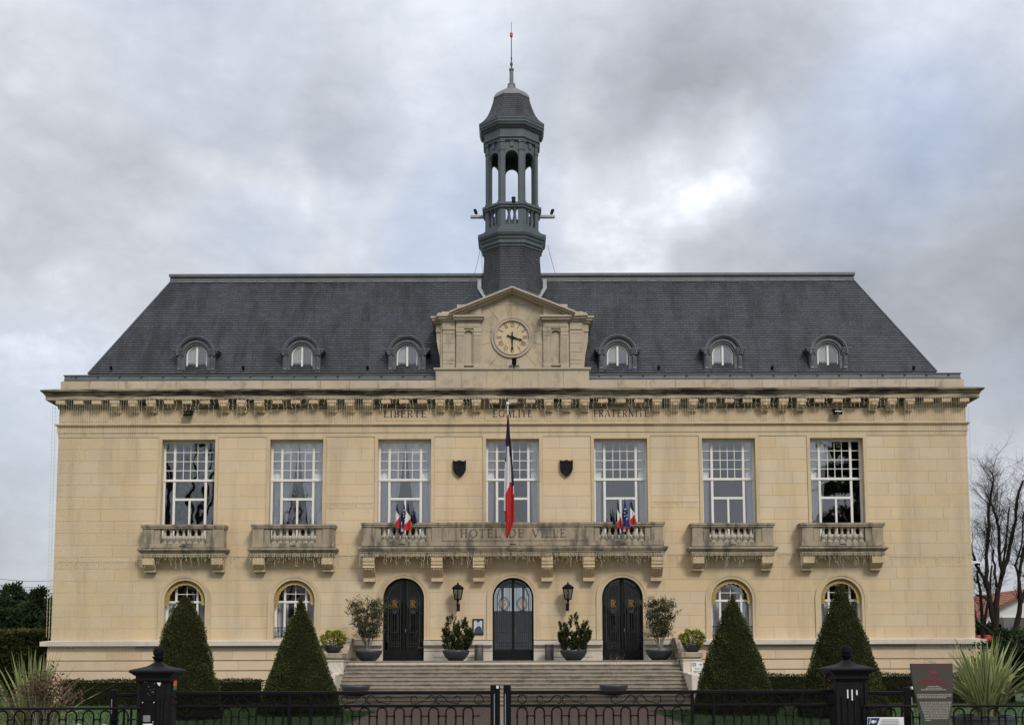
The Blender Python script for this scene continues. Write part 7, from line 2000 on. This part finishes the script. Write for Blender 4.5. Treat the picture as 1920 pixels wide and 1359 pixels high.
# ------------------------------------------------------------------ lamps, camera, cables on the building
def floodlight(px, py, label):
    Yl = -.28; s_ = sc(py, Yl); q = lambda v: v * s_; X, zc_ = U(px, py, Yl); root = empty('floodlight', (X, -.0, zc_), label=label, cat='floodlight', group='black floodlights on the frieze')
    g = MB(); g.v = []; g.cbox(-q(8), q(8), -.12, .10, -q(4.8), q(4.2), .03); g.v = [(x, y * math.cos(.5) - z * math.sin(.5) - .24, y * math.sin(.5) + z * math.cos(.5)) for x, y, z in g.v]; g.build('housing', M['black_paint'], root)
    g = MB(); g.cbox(-q(6.3), q(6.3), -.135, -.118, -q(3.5), q(3), .005); g.v = [(x, y * math.cos(.5) - z * math.sin(.5) - .24, y * math.sin(.5) + z * math.cos(.5)) for x, y, z in g.v]; g.build('glass', M['glass_lamp'], root)
    g = MB()
    for s in (-1, 1): g.tube([(s*q(9), -.02, q(5)), (s*q(9), -.24, q(4)), (s*q(9), -.26, 0)], .014, 5)
    g.tube([(-q(9), -.02, q(5)), (q(9), -.02, q(5))], .014, 5); g.build('yoke', M['black_paint'], root)
floodlight(352, 774, 'black floodlight on the frieze above the window without curtains'); floodlight(1571, 771, 'black floodlight on the frieze above the window mirroring a cedar')
def spot(px, py, Y, k, label, zbase=None, tilt=.6, group='small spotlights at the roof foot'):
    s_ = sc(py, Y) * k; X, zc_ = U(px, py, Y); root = empty('spotlight', (X, Y, zc_), label=label, cat='spotlight', group=group)
    g = MB(); g.lathe([(3*s_, -5*s_), (3.6*s_, -4*s_), (3.6*s_, 4*s_), (4.2*s_, 5*s_), (4.2*s_, 6*s_), (3*s_, 6*s_)], 12); c_, s2 = math.cos(tilt), math.sin(tilt)
    g.v = [(x, y * c_ - z * s2, y * s2 + z * c_) for x, y, z in g.v]; g.build('housing', M['cast_iron'], root)
    g = MB(); g.box(-8*s_, 8*s_, -1.5*s_, 1.5*s_, -8*s_, -6*s_); g.box(-1*s_, 1*s_, -1*s_, 1*s_, -8*s_, 0)
    if zbase: g.box(-1.5*s_, 1.5*s_, -1.5*s_, 1.5*s_, zbase - zc_, -6*s_)
    g.build('bracket', M['wire'], root)
zgut = zz(701, .3)
for px_, lab in ((208, 'small roof spotlight at the hip near the bare window side'), (456, 'small roof spotlight between the first two dormers on the LIBERTE side'), (689, 'small roof spotlight between dormer and pediment on the LIBERTE side'), (1235, 'small roof spotlight between pediment and dormer on the FRATERNITE side'), (1448, 'small roof spotlight between two dormers on the FRATERNITE side'), (1713, 'small roof spotlight at the hip on the cedar mirroring side')):
    spot(px_, 690, .35, .75, lab, zgut)
spot(964, 678, -.12, 1.2, 'black spotlight standing below the clock', zz(689, -.12), .4, None)
for px_, s, lab in ((892, -1, 'spotlight on a pale arm projecting from the belfry towards the LIBERTE side'), (1035, 1, 'spotlight on a pale arm projecting from the belfry towards the FRATERNITE side')):
    Y = YT; X, zc_ = U(px_, 398, Y); s_ = sc(400, Y); root = empty('belfry_spotlight', (X, Y, zc_), label=lab, cat='spotlight', group='spotlights on the belfry arms')
    g = MB(); g.lathe([(2.3*s_, -4*s_), (3.2*s_, -3*s_), (3.4*s_, 5*s_), (2.5*s_, 5.4*s_)], 10); g.v = [(x * .95 - s * z * -.3, y, z) for x, y, z in g.v]; g.build('housing', M['cast_iron'], root)
    xa = (U(961.3 + s*79, 406, Y)[0]) - X; xb = U(961.3 + s*50, 406, Y)[0] - X; za = zz(409, Y) - zc_; zb2 = zz(404.5, Y) - zc_
    MB().cbox(min(xa, xb), max(xa, xb), -.08, .08, za, zb2, .008).build('arm', M['metal_grey'], root)
spot(963, 376, YT - T(53), 1.0, 'dark spotlight standing on the front rail of the belfry', None, -.2, None)
cm = empty('security_camera', (U(1829, 1057, .3)[0], .3, zz(1057, .3)), label='white dome security camera on the corner of the end wall', cat='camera'); s_ = sc(1057, .3)
g = MB(); g.cbox(-10*s_, 0, -.06, .06, -2*s_, 3*s_, .01); g.tube([(-2*s_, 0, 0), (3*s_, 0, 1.5*s_), (5*s_, 0, 1*s_)], .03, 6); g.build('bracket', M['sign_white'], cm)
g = MB(); g.lathe([(4.5*s_, -1.5*s_), (5*s_, -.5*s_), (3.5*s_, 1.5*s_), (1*s_, 2*s_)], 14, 5*s_, 0); g.build('cover', M['sign_white'], cm)
g = MB(); g.lathe([(.005, -4.5*s_), (2*s_, -4*s_), (3.6*s_, -2.5*s_), (3.8*s_, -1.5*s_)], 14, 5*s_, 0); g.build('dome', M['black_paint'], cm)
def rooft(px, py):                                    # point on the front slate slope under a pixel
    lo, hi = YR0, YR1
    for _ in range(30):
        m_ = (lo + hi) / 2; zr_ = zr0 + (zr1 - zr0) * (m_ - YR0) / RUN
        if zz(py, m_) > zr_: lo = m_
        else: hi = m_
    return (U(px, py, m_)[0], m_ - .03, zr0 + (zr1 - zr0) * (m_ - YR0) / RUN + .03)
for (a, b, lab) in (((901, 466), (869, 574), 'long slack cable from the belfry down the slates to the pediment'), ((903, 470), (905, 520), 'short cable from the belfry to the ridge on the LIBERTE side'), ((1027, 460), (1046, 520), 'short cable from the belfry to the ridge on the FRATERNITE side')):
    xa, za = U(a[0], a[1], YT - .4); e = rooft(*b); p0 = Vector((xa, YT - .4, za)); p1_ = Vector(e)
    g = MB(); g.tube([p0.lerp(p1_, t / 10) - Vector((0, 0, .25 * math.sin(PI * t / 10))) * (1 if b[1] > 540 else .4) for t in range(11)], .011, 4); g.build('belfry_cable', M['wire'], label=lab, cat='cable')

# ------------------------------------------------------------------ strings of unlit lights
def icicles(pts, drop, step, label, name='icicle_lights', zig=.035, r=.0040, seed=1, cable=True):
    r_ = random.Random(seed); g = MB(); P0 = [Vector(p) for p in pts]
    if cable: g.tube(P0, .007, 4)
    for a, b in zip(P0, P0[1:]):
        n = max(1, int((b - a).length / step))
        for i in range(n):
            p = a.lerp(b, (i + r_.random() * .6) / n); l_ = r_.choice((drop*.35, drop*.55, drop*.8, drop, drop*.5)) * r_.uniform(.8, 1.15); m_ = max(2, int(l_ / .06)); q_ = [p]
            for k in range(m_): q_.append(Vector((p.x + r_.uniform(-zig, zig), p.y + r_.uniform(-.02, .01), p.z - l_ * (k + 1) / m_)))
            g.tube(q_, r, 3, cap=False)
            for k in range(1, m_ + 1, 2): g.box(q_[k].x - .007, q_[k].x + .007, q_[k].y - .007, q_[k].y + .007, q_[k].z - .012, q_[k].z + .012)
    return g.build(name, M['bulb'], recalc=False, label=label, cat='string lights', group='unlit string lights on the front')
Yc = -.44; zc_ = zz(745, Yc)
xs = lambda p, Y=Yc, y=745: U(p, y, Y)[0]
for a, b, lab in ((270, 612, 'icicle light string along the cornice above the first windows on the LIBERTE side'), (700, 1225, 'icicle light string along the cornice over the three carved words'), (1300, 1700, 'icicle light string along the cornice on the FRATERNITE side')):
    icicles([(xs(a) + (xs(b) - xs(a)) * i / 8, Yc, zc_ +   .02 * math.sin(i * 2.1)) for i in range(9)], .72, .15, lab, seed=a)
def light_curtain(a, b, ybot, label, seed, Yk=-.44, r=.0036):
    r_ = random.Random(seed); g = MB(); x0_, x1_ = xs(a), xs(b); n = int((x1_ - x0_) / .085)
    g.tube([(x0_, Yk, zc_), (x1_, Yk, zc_)], .006, 4); zb2 = zz(ybot, Yk)
    for i in range(n):
        x = x0_ + (x1_ - x0_) * (i + .5) / n + r_.uniform(-.008, .008); zz2 = zb2 + r_.uniform(-.25, .25) if ybot < 1100 else zb2
        g.tube([(x, Yk, zc_), (x + r_.uniform(-.01, .01), Yk + .02, (zc_ + zz2) / 2), (x, Yk + .03, zz2)], r, 3, cap=False)
        z = zc_ - r_.uniform(0, .1)
        while z > zz2: g.box(x - .006, x + .006, Yk - .006, Yk + .02, z - .010, z + .010); z -= .19
    return g.build('light_curtain', M['bulb'], recalc=False, label=label, cat='string lights', group='unlit string lights on the front')
light_curtain(106, 268, 1270, 'curtain of fine unlit light strands over the wall beside the conifers', 1)
light_curtain(1700, 1812, 1262, 'curtain of fine unlit light strands over the wall beside the bare trees', 2)
light_curtain(613, 700, 828, 'short curtain of unlit light strands next to the word LIBERTE', 3)
light_curtain(1226, 1300, 828, 'short curtain of unlit light strands next to the word FRATERNITE', 4)
for (px_, k, lab) in ((100, -1, 'loose light strands hanging free past the end wall beside the conifers'), (1817, 1, 'loose light strand hanging free past the end wall beside the bare trees')):
    g = MB()
    for dx in ((-5, 0) if k < 0 else (2,)):
        Y = -.2; a = U(px_ + dx + (4 if k < 0 else -3), 762, Y); b = U(px_ + dx - k * -8, 1195 if k < 0 else 1040, Y); g.tube([(a[0], Y, a[1]), (b[0], Y, b[1])], .006, 4)
        for i in range(60): t = (i + .5) / 60; x, z = a[0] + (b[0] - a[0]) * t, a[1] + (b[1] - a[1]) * t; g.box(x - .009, x + .009, Y - .009, Y + .009, z - .018, z + .018)
    g.build('light_strand', M['bulb'], recalc=False, label=lab, cat='string lights')
for k, side in ((-3, 'below the window without curtains'), (-2, 'next to the LIBERTE window'), (2, 'next to the FRATERNITE window'), (3, 'below the window mirroring a cedar')):
    Yb = -.57; z_ = zz(1036, Yb); hw = hxs + .05
    icicles([(k*P - hw, -.02, z_ + .02), (k*P - hw, Yb, z_), (k*P, Yb, z_ - .01), (k*P + hw, Yb, z_), (k*P + hw, -.02, z_ + .02)], .52, .085, 'icicle light string under the small balcony ' + side, seed=k + 9)
Yb = -.68; z_ = zz(1034, Yb); hw = hxb + .06
icicles([(-hw, -.02, z_), (-hw, Yb, z_)] + [(-hw + 2*hw*i/12, Yb, z_ + .015*math.sin(i*1.7)) for i in range(13)] + [(hw, -.02, z_)], .50, .085, 'icicle light string under the long balcony', seed=77)
for a, b, y, lab in ((108, 258, 1052, 'faint light string across the wall beside the small balcony below the bare window'), (432, 462, 1042, 'light string on the wall between the two small balconies on the LIBERTE side'), (612, 700, 942, 'light string on the wall beside the LIBERTE window'), (1226, 1310, 939, 'light string on the wall beside the FRATERNITE window'), (633, 668, 1040, 'light string on the wall between small and long balcony on the LIBERTE side'), (1255, 1290, 1038, 'light string on the wall between long and small balcony on the FRATERNITE side'), (1458, 1492, 1036, 'light string on the wall between the two small balconies on the FRATERNITE side'), (1668, 1812, 1042, 'faint light string across the wall beside the cedar mirroring window')):
    xa, za = U(a, y, -.03); xb, zb2 = U(b, y, -.03); icicles([(xa, -.03, za), (xb, -.03, zb2)], .30, .10, lab, seed=a + b, r=.004)

# ------------------------------------------------------------------ across the street (seen mirrored in the windows and doors)
for i, (x, Y, k, lab) in enumerate(((-29.5, -61, 1.75, 'tall bare street tree across the road, mirrored in the window without curtains'), (-38, -63, 1.5, 'second bare street tree across the road'), (-22, -66, 1.2, 'smaller bare street tree across the road'))):
    lim = [([(x, Y, 0), (x, Y, 2.5*k), (x + .2, Y, 5*k)], .75, .6, 0)]
    for j in range(8):
        a = j * .83; lim.append(([(x + .1, Y, (4 + .25*j)*k), (x + 1.4*k*math.cos(a), Y + 1.6*math.sin(a), (6.3 + j*.3)*k), (x + 2.4*k*math.cos(a), Y + 2.6*math.sin(a), (9 + j*.4)*k), (x + 3.0*k*math.cos(a), Y + 3*math.sin(a), (12 + j*.3)*k)], .42, .07, 8))
    bare_tree(x, Y, lim, lab, 50 + i, twig=2.2, name='street_tree')
def cedar(X, Y, H, label, seed):
    r_ = np.random.default_rng(seed); root = empty('cedar_tree', (X, Y, 0), label=label, cat='tree'); g = MB(); g.tube([(0, 0, 0), (.2, 0, H*.5), (0, 0, H)], [.6, .38, .05], 10); pts = []
    for i in range(64):
        t = r_.uniform(.12, 1); z = H * t; L_ = (H * .36) * (1 - t) ** .55 * r_.uniform(.6, 1.1) + .8; a = r_.uniform(0, 2*PI); d = np.array([math.cos(a), math.sin(a), r_.uniform(-.02, .16)])
        g.tube([(0, 0, z), tuple(np.array([0, 0, z]) + d * L_)], [.12, .02], 5, cap=False); k = 330; u = r_.uniform(.1, 1, k); pts.append(np.array([0, 0, z]) + d * (L_*u)[:, None] + r_.normal(size=(k, 3)) * [.7, .7, .14])
    g.build('trunk', M['bark'], root); P_ = np.concatenate(pts); leaves('crown', P_, .6, M['conifer'], root, aspect=.55, dirs=np.tile([0, 0, .2], (len(P_), 1)), tone=clump(P_, .6))
cedar(31.5, -60, 22, 'broad dark cedar across the road, mirrored in an end window', 3)
def street_house(x0, x1, Y, ze, zr, wallmat, label):
    xc = (x0 + x1) / 2; a = (x1 - x0) / 2; root = empty('street_house', (xc, Y, 0), label=label, cat='house', group='houses across the road')
    MB().box(-a, a, -9, 0, 0, ze).build('wall', M[wallmat], root)
    g = MB(); prismx(g, [(-9.4, ze), (.4, ze), (.4, ze + .15), (-4.5, zr), (-9.4, ze + .15)], -a - .3, a + .3); g.build('roof', M['bin'], root)
    n = max(2, int(2 * a / 3))
    for fl in range(int(ze // 2.9)):
        for i in range(n):
            x = -a + 2 * a * (i + .5) / n; z = 1.0 + 2.9 * fl
            g = MB(); g.ring([(x + .5, z), (x - .5, z), (x - .5, z + 1.5), (x + .5, z + 1.5)], [(x + .6, z - .1), (x - .6, z - .1), (x - .6, z + 1.6), (x + .6, z + 1.6)], -.02, .05); wn_ = g.build('window', M['white_paint'], root)
            MB().box(x - .5, x + .5, -.01, .02, z, z + 1.5).build('pane', M['sign_black'], wn_)
M['brick_wall'] = surf('brown brick', (.16, .095, .065), (.21, .13, .09), rough=.9, nscale=3)
M['grey_render'] = surf('grey render', (.22, .205, .185), (.27, .25, .225), rough=.9, nscale=2)
for i, (x0, x1, ze, zr, m_, lab) in enumerate(((-62, -44, 6.2, 10, 'grey_render', 'grey rendered house across the road behind the second street tree'), (-42.5, -27, 8.8, 12.5, 'brick_wall', 'brick house across the road behind the tall street tree'), (-24, -8, 6.0, 9.6, 'brick_wall', 'low brick house across the road'), (8, 22, 6.0, 9.2, 'grey_render', 'low grey house across the road beside the cedar'), (25, 46, 8.6, 12, 'brick_wall', 'tall brick house across the road behind the cedar'))):
    street_house(x0, x1, -76, ze, zr, m_, lab)
